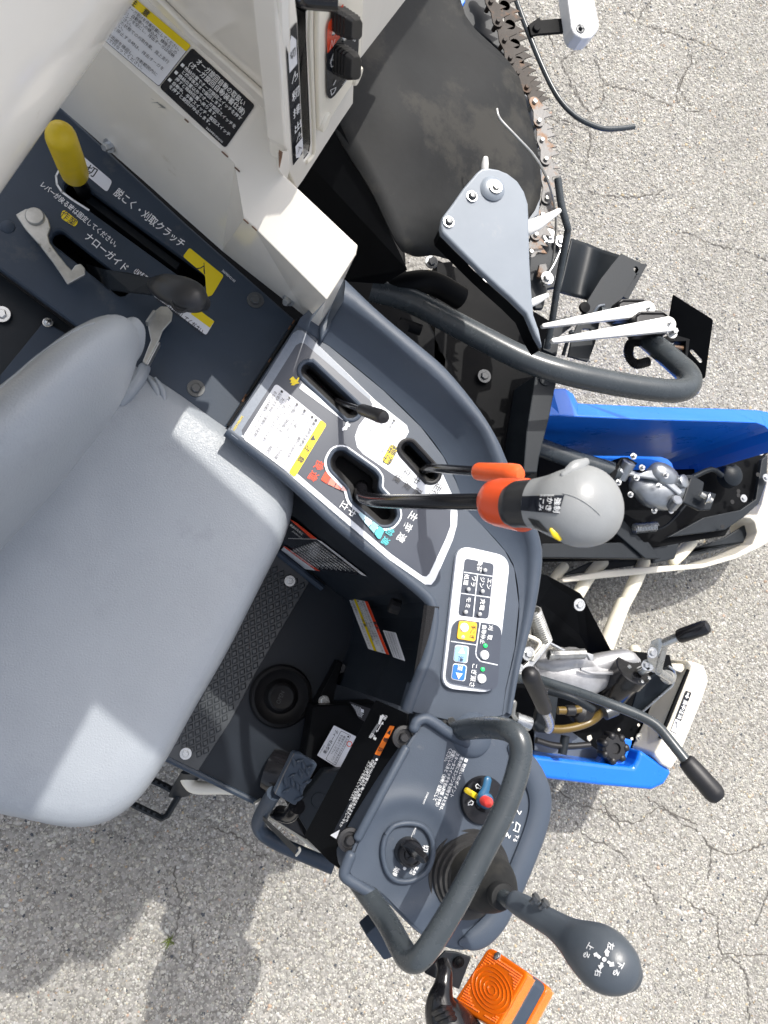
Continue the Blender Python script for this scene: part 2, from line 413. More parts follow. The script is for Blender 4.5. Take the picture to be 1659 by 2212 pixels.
# ---------------------------------------------------------------- ground
def ground_material():
    m = bpy.data.materials.new('asphalt'); m.use_nodes = True; MATS['asphalt'] = m
    t = m.node_tree; b = t.nodes['Principled BSDF']; b.inputs['Roughness'].default_value = 0.9; b.inputs['Specular IOR Level'].default_value = 0.2
    tc = t.nodes.new('ShaderNodeTexCoord')
    vo = t.nodes.new('ShaderNodeTexVoronoi'); vo.inputs['Scale'].default_value = 150
    t.links.new(tc.outputs['Object'], vo.inputs['Vector'])
    cr = t.nodes.new('ShaderNodeValToRGB'); cr.color_ramp.elements[0].color = (0.165, 0.158, 0.145, 1); cr.color_ramp.elements[1].color = (0.36, 0.35, 0.325, 1)
    sx = t.nodes.new('ShaderNodeSeparateColor'); t.links.new(vo.outputs['Color'], sx.inputs[0]); t.links.new(sx.outputs[0], cr.inputs[0])
    n1 = t.nodes.new('ShaderNodeTexNoise'); n1.inputs['Scale'].default_value = 3.0; n1.inputs['Detail'].default_value = 6; t.links.new(tc.outputs['Object'], n1.inputs['Vector'])
    mp = t.nodes.new('ShaderNodeMapRange'); mp.inputs[3].default_value = 0.8; mp.inputs[4].default_value = 1.15; t.links.new(n1.outputs['Fac'], mp.inputs[0])
    vm = t.nodes.new('ShaderNodeVectorMath'); vm.operation = 'SCALE'; t.links.new(cr.outputs[0], vm.inputs[0]); t.links.new(mp.outputs[0], vm.inputs['Scale'])
    t.links.new(vm.outputs[0], b.inputs['Base Color'])
    bp = t.nodes.new('ShaderNodeBump'); bp.inputs['Strength'].default_value = 0.7; bp.inputs['Distance'].default_value = 0.003; bp.invert = True
    t.links.new(vo.outputs['Distance'], bp.inputs['Height']); t.links.new(bp.outputs[0], b.inputs['Normal'])
    m2 = bpy.data.materials.new('aggregate'); m2.use_nodes = True; MATS['aggregate'] = m2
    t = m2.node_tree; b = t.nodes['Principled BSDF']; b.inputs['Roughness'].default_value = 0.75; b.inputs['Specular IOR Level'].default_value = 0.3
    at = t.nodes.new('ShaderNodeAttribute'); at.attribute_name = 'stone'; tc = t.nodes.new('ShaderNodeTexCoord')
    n1 = t.nodes.new('ShaderNodeTexNoise'); n1.inputs['Scale'].default_value = 2.6; n1.inputs['Detail'].default_value = 6; t.links.new(tc.outputs['Object'], n1.inputs['Vector'])
    mp = t.nodes.new('ShaderNodeMapRange'); mp.inputs[1].default_value = 0.3; mp.inputs[2].default_value = 0.7; mp.inputs[3].default_value = 0.76; mp.inputs[4].default_value = 1.12; t.links.new(n1.outputs['Fac'], mp.inputs[0])
    vm = t.nodes.new('ShaderNodeVectorMath'); vm.operation = 'SCALE'; t.links.new(at.outputs['Color'], vm.inputs[0]); t.links.new(mp.outputs[0], vm.inputs['Scale'])
    t.links.new(vm.outputs[0], b.inputs['Base Color'])
ground_material()
mat('crack_dirt', (0.098, 0.09, 0.08), 0.95)
gs = 60.0
ground = mk('ground', [(-gs, -gs, 0), (gs, -gs, 0), (gs, gs, 0), (-gs, gs, 0)], [(0, 1, 2, 3)], 'asphalt')
ground['kind'] = 'structure'; ground['label'] = 'worn light grey asphalt yard with pale exposed stones'
# cracks in the asphalt: ragged open joints
Y1 = Q(2100, 200, 1610); Y2 = Q(2000, 2900, 1784.5)
cr_lines = [
    (C, [(1240, 20), (1300, 90), (1370, 160), (1440, 180), (1520, 210), (1659, 250), (1900, 330)]),
    (C, [(1440, 0), (1390, 60), (1350, 120)]), (C, [(1020, 300), (940, 340), (870, 380), (840, 420)]),
    (C, [(1060, 380), (1090, 450), (1120, 540), (1200, 570), (1300, 590), (1420, 630), (1570, 690)]),
    (C, [(890, 540), (960, 640), (1030, 740)]), (C, [(1659, 480), (1620, 560), (1650, 640), (1700, 700)]),
    (C, [(640, 60), (700, 120), (760, 200), (800, 320), (850, 430)]), (C, [(760, 750), (900, 800), (1020, 850), (1040, 930)]),
    (C, [(1010, 1240), (1150, 1280), (1300, 1290), (1450, 1270), (1520, 1240)]),
    (I, [(430, 1290), (560, 1400), (700, 1460), (820, 1500), (900, 1600)]), (I, [(1060, 1370), (1120, 1430), (1260, 1500), (1400, 1580)]),
    (M, [(1100, 60), (1180, 160), (1330, 220), (1450, 300)]), (M, [(1540, 420), (1600, 520), (1640, 640)]),
    (NN, [(950, 700), (960, 800), (980, 900), (970, 1000), (940, 1100)]), (NN, [(1150, 490), (1240, 520), (1330, 570), (1400, 640), (1480, 640)]),
    (NN, [(1040, 1080), (1060, 1200), (1040, 1260)]), (HH, [(340, 960), (400, 990), (460, 1030)]),
    (Y1, [(110, 40), (130, 90), (165, 150), (195, 215), (235, 255)]), (Y1, [(640, 0), (640, 50), (610, 100), (585, 150), (580, 200), (620, 245), (665, 245), (700, 235)]),
    (Y1, [(230, 320), (225, 400), (210, 480)]), (Y1, [(280, 130), (285, 200), (240, 250)]), (Y1, [(60, 270), (110, 295), (170, 300)]),
    (Y2, [(330, 230), (400, 300), (470, 310), (560, 260), (640, 320), (700, 350), (735, 400), (800, 425), (880, 415), (952, 380)]),
    (Y2, [(640, 590), (700, 630), (760, 660), (770, 720), (780, 790), (830, 820), (870, 870), (880, 950), (880, 1050)]), (Y2, [(780, 790), (860, 800), (960, 800)]),
    (Y2, [(740, 400), (740, 480), (730, 520)]), (Y2, [(730, 870), (725, 950)]), (Y2, [(900, 690), (930, 620), (955, 560)]),
    (G, [(1100, 20), (1200, 60), (1350, 120), (1500, 140), (1659, 220)]),
]
cr_pts = []
for q_, l in cr_lines:
    p = crom([P(q_, x, y, 0) for x, y in l], 7); left = []; right = []
    for i, c in enumerate(p):
        d_ = (p[min(i+1, len(p)-1)]-p[max(0, i-1)]).normalized(); nn = Vector((-d_.y, d_.x, 0))
        c = c+nn*random.uniform(-0.004, 0.004); w_ = random.uniform(0.0003, 0.0020)*(0.4 if i in (0, len(p)-1) else 1)
        left.append(c+nn*w_+Vector((0, 0, 0.0021))); right.append(c-nn*w_+Vector((0, 0, 0.0021))); cr_pts.append((c.x, c.y))
    n = len(p)
    mk('crack', left+right, [(i, i+1, n+i+1, n+i) for i in range(n-1)], 'crack_dirt', ground)
# exposed stones: real chips bedded in the surface wherever the yard can be seen
rng = np.random.default_rng(3)
cs = [P(D, u, v, 0) for u, v in ((-60, -60), (1719, -60), (1719, 2272), (-60, 2272))]
x0, x1 = min(c.x for c in cs), max(c.x for c in cs); y0, y1 = min(c.y for c in cs), max(c.y for c in cs)
n = int(38000*(x1-x0)*(y1-y0))
px = rng.uniform(x0, x1, n); py = rng.uniform(y0, y1, n)
rw = np.array(RW); vec = np.stack([px, py, np.full(n, -CAMH)], 1) @ rw     # world -> camera axes
uu = 829.5+FPX*vec[:, 0]/-vec[:, 2]; vv = 1106.0-FPX*vec[:, 1]/-vec[:, 2]
keep = (uu > -60) & (uu < 1719) & (vv > -60) & (vv < 2272)
hidden = [(-80, -80), (1000, -80), (1150, 450), (1080, 760), (1150, 1500), (1080, 1950), (880, 1950), (560, 1640), (300, 1620), (-80, 1620)]
hp = np.array(hidden, float); inside = np.zeros(n, bool); j = len(hp)-1
for i in range(len(hp)):
    c_ = ((hp[i, 1] > vv) != (hp[j, 1] > vv)) & (uu < (hp[j, 0]-hp[i, 0])*(vv-hp[i, 1])/(hp[j, 1]-hp[i, 1]+1e-9)+hp[i, 0]); inside ^= c_; j = i
keep &= ~(inside & (rng.uniform(0, 1, n) > 0.12))
px, py = px[keep], py[keep]
# fewer stones right in the cracks
cp = np.array(cr_pts); ok = np.ones(len(px), bool)
for i in range(0, len(px), 4000):
    dd = np.min((px[i:i+4000, None]-cp[None, :, 0])**2+(py[i:i+4000, None]-cp[None, :, 1])**2, 1); ok[i:i+4000] = dd > 0.0036**2
px, py = px[ok], py[ok]; n = len(px)
rad = np.clip(rng.lognormal(math.log(0.0025), 0.40, n), 0.0012, 0.0070); hh = rng.uniform(0.0008, 0.0026, n)
k = 5; ang = rng.uniform(0, 6.28, n)[:, None]+np.arange(k)[None, :]*(2*math.pi/k)+rng.uniform(-0.3, 0.3, (n, k))
rr = rad[:, None]*rng.uniform(0.72, 1.2, (n, k)); el = rng.uniform(0.6, 1.0, n)[:, None]; rot = rng.uniform(0, 6.28, n)[:, None]
lx, ly = rr*np.cos(ang), rr*np.sin(ang)*el
bx, by = lx*np.cos(rot)-ly*np.sin(rot), lx*np.sin(rot)+ly*np.cos(rot)
V_ = np.zeros((n, 2*k, 3))
V_[:, :k, 0] = px[:, None]+bx; V_[:, :k, 1] = py[:, None]+by; V_[:, :k, 2] = -0.001
tp = rng.uniform(0.55, 0.85, n)[:, None]; tilt = rng.normal(0, 0.10, (n, 2))
V_[:, k:, 0] = px[:, None]+bx*tp; V_[:, k:, 1] = py[:, None]+by*tp
V_[:, k:, 2] = hh[:, None]+bx*tp*tilt[:, :1]+by*tp*tilt[:, 1:]
base = (np.arange(n)*2*k)[:, None]; ii = np.arange(k)[None, :]; i2 = (np.arange(k)+1)[None, :] % k
quads = np.stack([base+ii, base+i2, base+k+i2, base+k+ii], -1).reshape(-1, 4)
caps = (base+k+np.arange(k)[None, :])
nq = len(quads); me = bpy.data.meshes.new('asphalt_aggregate')
me.vertices.add(n*2*k); me.vertices.foreach_set('co', V_.reshape(-1))
me.loops.add(nq*4+n*k); me.loops.foreach_set('vertex_index', np.concatenate([quads.reshape(-1), caps.reshape(-1)]).astype(np.int32))
me.polygons.add(nq+n)
me.polygons.foreach_set('loop_start', np.concatenate([np.arange(nq)*4, nq*4+np.arange(n)*k]).astype(np.int32))
me.polygons.foreach_set('loop_total', np.concatenate([np.full(nq, 4), np.full(n, k)]).astype(np.int32))
g = rng.beta(2.6, 2.4, n)*0.34+0.245
col = np.stack([g*rng.uniform(1.0, 1.06, n), g, g*rng.uniform(0.86, 0.97, n), np.ones(n)], 1)
r_ = rng.uniform(0, 1, n)
col[r_ < 0.018, :3] = np.array([0.07, 0.08, 0.095]); tan = (r_ > 0.018) & (r_ < 0.035); col[tan, :3] *= np.array([1.05, 0.88, 0.66])
pk = (r_ > 0.035) & (r_ < 0.045); col[pk, :3] *= np.array([0.95, 0.72, 0.6])
at = me.attributes.new('stone', 'FLOAT_COLOR', 'POINT'); at.data.foreach_set('color', np.repeat(col, 2*k, axis=0).reshape(-1))
me.materials.append(MATS['aggregate']); me.update(calc_edges=True)
ag = bpy.data.objects.new('asphalt_aggregate', me); sc.collection.objects.link(ag)
ag['kind'] = 'stuff'; ag['label'] = 'pale stone chips bedded in the grey asphalt'; ag.parent = ground
# a tuft of weed in the asphalt
weed = thing('weed_tuft', 'tiny tuft of yellow green weed growing in the asphalt at lower left', 'weed', P(NN, 930, 1110, 0))
wc = P(NN, 930, 1110, 0.0); v = []; f = []
for i in range(16):
    a_ = random.uniform(0, 6.28); l_ = random.uniform(0.006, 0.022); w_ = 0.0012
    d_ = Vector((math.cos(a_), math.sin(a_), 0)); s_ = Vector((-d_.y, d_.x, 0))*w_; b_ = Vector((random.uniform(-.006, .006), random.uniform(-.006, .006), 0.001))
    i0 = len(v); v += [b_-s_, b_+s_, b_+d_*l_*0.5+s_*0.8+UPZ*l_*0.5, b_+d_*l_*0.5-s_*0.8+UPZ*l_*0.5, b_+d_*l_+UPZ*l_*0.35]
    f += [(i0, i0+1, i0+2, i0+3), (i0+3, i0+2, i0+4)]
mk('blades', v, f, 'grass', weed)
# ================================================================ the machine
HV = thing('combine_harvester', 'grey, cream and blue combine harvester seen from above its operator seat', 'harvester')
ZP = 0.96; ZC = 1.00; ZS = 1.03; ZF = 0.58
# ---------------------------------------------------------------- lever side panel (dark steel, upper left)
slot1 = capsule(*A(475, 1225), *A(1300, 1825), 18)
slot2 = capsule(*DQ(385, 395), *DQ(795, 720), 17)
lp = prism('lever_side_panel', D, [(-420, -60), (100, 190), (140, 238), (400, 480), (640, 692), (493, 920), (300, 1130), (200, 728), (0, 582), (-420, 280)], ZP, 0.012, 'panel_steel', HV,
           bev=0.003, holes=[slot1, slot2], label='dark blue grey steel side panel carrying two slotted levers')
prism('slot_well', D, offset_poly(slot1, 9), ZP-0.05, 0.01, 'black_paint', lp, bev=0)
prism('slot_well', D, offset_poly(slot2, 9), ZP-0.05, 0.01, 'black_paint', lp, bev=0)
def slot_wall(l, z0, z1, m, parent, name='slot_wall'):
    n = len(l); v = pts(D, l, z0)+[Vector((p.x, p.y, z1)) for p in pts(D, l, z0)]
    return mk(name, v, [(i, (i+1) % n, n+(i+1) % n, n+i) for i in range(n)], m, parent, smooth=False)
slot_wall(slot1, ZP-0.012, ZP-0.05, 'black_paint', lp); slot_wall(slot2, ZP-0.012, ZP-0.05, 'black_paint', lp)
prism('inner_guide', D, [DQ(560, 90), DQ(1180, 560), DQ(1150, 600), DQ(530, 130)], ZP-0.02, 0.02, 'dark_steel', lp, bev=0.001)
# printing on the side panel
dk = 'decal_navy'
label('panel_lettering', onz(DQ, ZP), [
    text('レバーが戻る時は固定してください。', 268, 36, 44, 39.3, wd=640),
], lp)
label('guide_lettering', onz(DQ, ZP), [text('ナローガイド', 562, 372, 62, 40.5, wd=350)], lp)
label('part_number', onz(DQ, ZP), [text('36098542100', 1452, 604, 22, 42, wd=112, bold=False)], lp)
label('work_label', onz(DQ, ZP), [poly(rrect([(392, 262), (412, 205), (515, 285), (490, 325)], 26), 'sticker_yellow'), ctext('作業', 450, 267, 54, 40, 'ink_black', bold=False)], lp)
label('stow_label', onz(DQ, ZP), [poly(rrect([(868, 620), (895, 590), (985, 660), (950, 700)], 18), 'sticker_white'), ctext('収納', 925, 640, 50, 40, 'ink_black')], lp)
label('slot_line', onz(DQ, ZP), [line([(392, -62), (366, -10), (372, 45), (405, 95), (480, 150), (580, 213)], 13, 'ink_white')], lp)
label('off_label', onz(A, ZP), [poly(rrect([(500, 985), (735, 1185), (700, 1258), (520, 1110)], 22), 'sticker_white'), ctext('切', 597, 1118, 66, 30, 'ink_black')], lp)
label('clutch_lettering', onz(A, ZP), [text('脱こく・刈取クラッチ', 755, 1248, 66, 38.6, wd=568)], lp)
label('on_label', onz(DQ, ZP), [poly(rrect([(1194, 515), (1238, 458), (1462, 640), (1385, 770), (1350, 780), (1340, 640)], 14), 'sticker_yellow'), ctext('入', 1325, 588, 64, 35, 'ink_black', bold=False)], lp)
label('guide_caution_label', onz(DQ, ZP), [poly(rrect([(1000, 770), (1060, 705), (1402, 938), (1346, 1030)], 16), 'sticker_white'), poly([(1280, 862), (1310, 872), (1400, 940), (1372, 982), (1245, 890)], 'sticker_yellow'),
    text('走行時は収納してください。', 1030, 782, 46, 38, 'ink_black', wd=385)], lp)
lower = prism('lower_shelf', D, [(-420, 270), (0, 590), (200, 740), (300, 1130), (120, 1130), (-420, 1300)], ZP-0.05, 0.01, 'dark_steel', HV, label='lower dark steel shelf beside the seat back')
prism('cover_plate', DQ, [(0, 1290), (290, 935), (420, 1010), (560, 1150), (300, 1500), (0, 1600)], ZP-0.044, 0.004, 'panel_steel', lower, bev=0.001)
screw(DQ, 312, 945, ZP-0.042, 0.0045, lower, 'zinc')
bolt(DQ, 12, 892, ZP-0.045, 0.009, lower, 'zinc')
bolt(DQ, 1280, 1376, ZP, 0.0095, lp, 'dark_bolt'); bolt(DQ, 1668, 800, ZP, 0.0095, lp, 'dark_bolt')
lathe('rivet', P(DQ, 50, 320, ZP), P(DQ, 50, 320, ZP)+UPZ, [(0, 0.008), (0.001, 0.0075), (0.0025, 0.004), (0.003, 0.0002)], 'panel_steel', lp, seg=16)
# latch plates
latch = prism('latch_plate', DQ, [(100, 240), (165, 203), (228, 193), (285, 225), (315, 270), (330, 325), (312, 372), (325, 425), (380, 500), (440, 575), (468, 603), (490, 570), (528, 560), (555, 590), (556, 632), (440, 696), (405, 640), (340, 545), (250, 430), (165, 335)],
              ZP+0.020, 0.004, 'worn_steel', HV, bev=0.001, label='worn bare steel latch hook on the side panel')
pl = P(DQ, 228, 255, ZP+0.02)
lathe('pivot_pin', pl-UPZ*0.02, pl, [(0, 0.0085), (0.0205, 0.0100), (0.0222, 0.0100), (0.0235, 0.0090), (0.0238, 0.0002)], 'worn_steel', latch, seg=24)
latch2 = prism('latch_bracket', DQ, [(1050, 838), (1095, 840), (1128, 880), (1120, 935), (1062, 1000), (1040, 1060), (955, 1220), (930, 1200), (985, 1060), (960, 940), (1010, 870)], ZP+0.016, 0.003, 'worn_steel', HV, bev=0.001, label='folded bare steel bracket behind the seat back corner')
prism('folded_edge', DQ, [(1000, 860), (1018, 866), (965, 945), (948, 938)], ZP+0.028, 0.014, 'worn_steel', latch2, bev=0.001)
prism('folded_edge', DQ, [(1028, 1075), (1048, 1070), (968, 1222), (945, 1218)], ZP+0.014, 0.018, 'worn_steel', latch2, bev=0.001)
# clutch lever with the yellow grip
cl = tube('clutch_lever', [P(A, 560, 1290, ZP-0.045), P(A, 540, 1235, ZP), P(A, 480, 1130, ZP+0.06)], 0.0085, 'black_paint', HV, n=4, label='clutch lever with yellow vinyl grip in the long slot')
g0, g1 = P(A, 488, 1130, ZP+0.05), P(A, 392, 880, ZP+0.155); gl = (g1-g0).length
lathe('grip', g0, g1, [(-0.006, 0.008), (-0.004, 0.0128), (0, 0.0145), (gl*0.3, 0.0150), (gl*0.93, 0.0148), (gl*0.985, 0.0140), (gl+0.006, 0.0115), (gl+0.010, 0.006), (gl+0.011, 0.0003)], 'yellow_vinyl', cl)
# narrow guide lever
gl_ = mk('narrow_guide_lever', *(lambda t: prism_data(t, 0.004))([P(DQ, 560, 560, ZP-0.03), P(DQ, 690, 598, ZP+0.02), P(DQ, 830, 614, ZP+0.05), P(DQ, 1010, 655, ZP+0.08), P(DQ, 1070, 772, ZP+0.075), P(DQ, 860, 745, ZP+0.045), P(DQ, 730, 725, ZP+0.015), P(DQ, 640, 700, ZP-0.03)]), 'dark_steel', HV, bev=0.001, label='narrow guide lever with flat black paddle knob')
kn = [P(DQ, x, y, z) for x, y, z in [(1000, 690, 1.035), (1060, 705, 1.045), (1130, 730, 1.052), (1210, 760, 1.056), (1290, 795, 1.056), (1345, 825, 1.050)]]
tube('paddle_knob', kn, [0.007, 0.0115, 0.0135, 0.0142, 0.0125, 0.006], 'grip_dark', gl_, seg=24, squash=(0.8, 1.25), up=UPZ, rounded=True)
kc = P(DQ, 1195, 780, 1.066)
lathe('thumb_recess', kc-Vector((0.002, 0.004, 0.004)), kc+Vector((-0.2, -0.35, 1)), [(-0.002, 0.011), (-0.0005, 0.0105), (0.0005, 0.009), (-0.0015, 0.0075), (-0.0018, 0.0001)], 'grip_dark', gl_, seg=24)
# ---------------------------------------------------------------- cream grain tank, flange and labels
ZB = ZP+0.001
fl_in = [(200, 80), (232, 109), (480, 327), (506, 354), (526, 473), (547, 490), (705, 648)]
ba = P(D, 130, 232, ZB); bb = P(D, 665, 690, ZB); bc = P(D, 705, 648, ZP+0.16)
fa, fb, fc = P(D, 232, 109, ZP+0.17), P(D, 705, 648, ZP+0.17), P(D, 331, 0, ZP+0.20)
FLP = plane3(D, fa, fb, fc)
fl_poly = [(150, -40), (331, 0), (549, 198), (557, 214), (586, 238), (594, 312), (602, 368), (642, 407), (772, 530), (768, 550), (705, 648), (547, 490), (526, 473), (506, 354), (480, 327), (232, 109), (60, -40)]
fl_n = (fb-fa).cross(fc-fa).normalized()
if fl_n.z < 0: fl_n = -fl_n
flange = prism('tank_cover', None, [FLP(x, y) for x, y in fl_poly], None, 0.003, 'cream_paint', HV, bev=0.0012, dirv=-fl_n, label='cream painted grain tank cover with warning stickers along its flange')
# inner (operator side) face of the cover
inn = [FLP(*p) for p in [(60, -40), (232, 109), (480, 327), (506, 354), (526, 473), (547, 490), (705, 648)]]
btm = [P(D, *p, ZB) for p in [(-30, 90), (132, 234), (330, 408), (390, 462), (480, 542), (540, 590), (665, 688)]]
mk('cover_side', [p-fl_n*0.001 for p in inn]+btm, [(i, i+1, 8+i, 7+i) for i in range(6)], 'cream_paint', flange)
# right hand end of the cover
e0, e1, e2 = FLP(705, 648), FLP(768, 550), FLP(772, 530)
mk('cover_end', [e0, e1, e2, Vector((e2.x, e2.y, ZP-0.06)), Vector((e1.x, e1.y, ZP-0.06)), btm[-1]+Vector((0, 0, -0.05))], [(0, 1, 4, 5), (1, 2, 3, 4)], 'cream_paint', flange)
sn = (btm[5]-btm[2]).cross(UPZ).normalized()
if sn.dot(CAM-btm[2]) < 0: sn = -sn
SIDE = plane3(A, inn[1], btm[1], btm[5]); SIDED = plane3(D, inn[1], btm[1], btm[5])
for x, y in ((238, 312), (626, 645)):
    p = SIDED(x, y)
    bolt(None, 0, 0, 0, 0.0075, flange, 'zinc', axis=sn+UPZ*0.5, pos=p+sn*0.002, h=0.009)
scuff = [poly([(980+i*8+random.uniform(-25, 25), 640+i*5+random.uniform(-14, 14)), (1010+i*9, 646+i*5), (1012+i*9, 652+i*5)], 'ink_grey') for i in range(10)]
label('scuff_marks', SIDE, scuff, flange, nrm=sn)
for i, (x, y) in enumerate([(640, 690), (600, 735), (555, 800)]):
    pass
wn = quadmap(A, [(640, -215), (1250, 300), (1040, 568), (430, 53)], wd=798, ht=340, fn=lambda x, y: FLP(*A(x, y)))
label('auger_caution_label', wn[0], [
    rect(0, 0, 798, 340, 'sticker_black', 16), rect(3, 3, 795, 337, 'sticker_white', 14), rect(0, 0, 798, 50, 'sticker_yellow', 12),
    ctext('注', 330, 26, 44, 0, 'ink_black'), ctext('意', 435, 26, 44, 0, 'ink_black'),
    text('オーガ受けを作業位置にしてください。', 318, 70, 26, 0, 'ink_black', wd=440, bold=False),
    text('え、自動車への積込み、積降ろしの', 318, 98, 26, 0, 'ink_black', wd=440, bold=False),
    text('タンクを空にし、排出オーガは収納', 318, 124, 26, 0, 'ink_black', wd=440, bold=False), text('ださい。', 318, 150, 26, 0, 'ink_black', wd=100, bold=False),
    text('げた状態での刈取作業、路上走行', 318, 178, 26, 0, 'ink_black', wd=440, bold=False), text('さい。', 318, 204, 26, 0, 'ink_black', wd=75, bold=False),
    text('を停止する時は、排出オーガを', 330, 234, 26, 0, 'ink_black', wd=430, bold=False),
    text('は周囲を確認し、作動範囲内に', 330, 290, 26, 0, 'ink_black', wd=420, bold=False), text('いで行なってください。', 330, 316, 26, 0, 'ink_black', wd=320, bold=False)], flange, nrm=wn[1], lab='white caution sticker with yellow header and small print')
wn = quadmap(A, [(1257, 312), (1668, 690), (1473, 970), (1042, 572)], wd=560, ht=340, fn=lambda x, y: FLP(*A(x, y)))
label('auger_instruction_label', wn[0], [
    rect(0, 0, 560, 340, 'sticker_black', 22),
    text('オーガ旋回自動の取扱い', 78, 40, 44, 0, wd=420), text('(オーガ旋回自動装着仕様)', 52, 84, 44, 0, wd=480),
    text('■ 格納位置でオーガ旋回スイッチを押す', 14, 128, 28, 0, wd=525), text('と機体後方まで旋回します。', 48, 158, 28, 0, wd=350),
    text('■ 格納位置以外でオーガ旋回スイッチを', 14, 192, 28, 0, wd=525), text('押すと格納位置へ戻ります。', 48, 222, 28, 0, wd=350),
    text('■ 自動中、手動スイッチ・旋回スイッチ', 14, 256, 28, 0, wd=525), text('を押すと旋回が停止します。', 48, 286, 28, 0, wd=350),
    text('36098545600', 390, 322, 18, 0, wd=140, bold=False)], flange, nrm=wn[1], lab='black sticker with white instructions')
# rust along the flange edge
for x, y, l_ in ((480, 328, 5), (508, 362, 4), (527, 474, 4), (545, 489, 4), (400, 258, 3), (555, 212, 3)):
    a_ = FLP(x, y); tube('rust_spot', [a_+fl_n*0.0015, a_+fl_n*0.0015+Vector((0.0012*l_, -0.001*l_, 0))], 0.0007, 'rust', flange, seg=6, n=0)
# tank side wall above the flange
ta, tb, tc_ = P(D, 331, -5, ZP+0.20), P(D, 600, 330, ZP+0.17), P(D, 597, 0, ZP+0.42)
TW = plane3(D, ta, tb, tc_)
tn = (tb-ta).cross(tc_-ta).normalized()
if tn.dot(CAM-ta) < 0: tn = -tn
tank = prism('grain_tank', None, [TW(x, y) for x, y in [(150, -150), (331, -5), (551, 196), (588, 236), (598, 312), (612, 326), (624, 322), (607, 170), (601, 0), (594, -150)]], None, 0.012, 'cream_paint', HV, bev=0.003, dirv=-tn, label='cream painted side wall of the grain tank')
prism('rounded_lip', None, [TW(x, y)+tn*0.006 for x, y in [(300, -60), (420, 60), (540, 165), (585, 205), (605, 290), (607, 312), (598, 312), (586, 236), (551, 198), (331, -3)]], None, 0.006, 'cream_paint', tank, bev=0.005, dirv=-tn, seg=4)
# auger control panel (inclined white face)
pa, pb, pc = P(D, 642, 407, ZP+0.12), P(D, 877, 0, ZP+0.12), P(D, 597, 0, ZP+0.42)
AP = plane3(D, pa, pb, pc); an = (pb-pa).cross(pc-pa).normalized()
if an.dot(CAM-pa) < 0: an = -an
APB = lambda x, y: AP(*B(x, y)); APT = lambda x, y: AP(*T(x, y))
slot3 = [(545, -60), (720, -60), (660, 60), (640, 100), (642, 300), (675, 1170), (662, 1250), (620, 1308), (604, 1000), (585, 560), (568, 160)]
pan = prism('auger_control_panel', None, [APB(x, y) for x, y in [(372, -200), (390, 0), (402, 220), (470, 1200), (480, 1235), (490, 1400), (560, 1545), (598, 1492), (893, 1030), (1020, 842), (1030, 545), (1450, 0), (1600, -200)]], None, 0.02, 'cream_paint', HV,
            holes=[[APB(x, y) for x, y in slot3]], bev=0.002, dirv=-an, label='white inclined auger control panel with black slot and rubber booted switches')
prism('slot_back', None, [APB(x, y)-an*0.0305 for x, y in offset_poly(slot3, 2)], None, 0.004, 'void_black', pan, bev=0, dirv=-an)
n3 = len(slot3); sv = [APB(x, y)-an*0.001 for x, y in slot3]; sv += [p-an*0.029 for p in sv]
mk('slot_lining', sv, [(i, (i+1) % n3, n3+(i+1) % n3, n3+i) for i in range(n3)], 'black_paint', pan)
tube('slot_trim', [APB(x, y)+an*0.001 for x, y in [(660, 60), (655, 320), (672, 700), (690, 1150), (680, 1260), (630, 1318)]], 0.0022, 'cream_plastic', pan, seg=8, n=3)
tube('unloading_lever', [APB(585, -60)-an*0.01, APB(640, 20)-an*0.005, APB(700, -80)+an*0.02], 0.006, 'black_gloss', pan, n=5)
wn = quadmap(T, [(382, 435), (524, 268), (596, 1905), (482, 2055)], wd=145, ht=1640, fn=APT)
def lpic(x, y, s): return [line([(x-30*s, y+45*s), (x+15*s, y-45*s)], 9, 'ink_white'), line([(x+15*s, y-45*s), (x+10*s, y+10*s), (x+40*s, y), (x+42*s, y+40*s), (x+5*s, y+55*s)], 7, 'ink_white')]
label('discharge_label', wn[0], [rect(0, 0, 145, 1640, 'sticker_black', 6), poly([(20, 150), (70, 60), (125, 150), (125, 400), (20, 400)], 'sticker_white'), ctext('切', 72, 245, 88, 0, 'ink_black', sq=0.75)]
      + lpic(70, 490, 1)+[ctext('籾', 72, 690, 120, 0, sq=0.8, bold=False), ctext('排', 72, 905, 120, 0, sq=0.8, bold=False), ctext('出', 72, 1120, 120, 0, sq=0.8, bold=False)]+lpic(75, 1265, 1)
      + [poly([(20, 1340), (128, 1340), (128, 1520), (75, 1590), (20, 1530)], 'sticker_white'), ctext('入', 74, 1445, 88, 0, 'ink_black', sq=0.75)], pan, nrm=wn[1])
sp = prism('switch_plate', None, [APB(x, y)+an*0.005 for x, y in [(690, -60), (1065, -60), (1040, 560), (1020, 600), (735, 1050), (708, 1050), (705, 900), (692, 300)]], None, 0.005, 'cream_plastic', pan, bev=0.0015, dirv=-an)
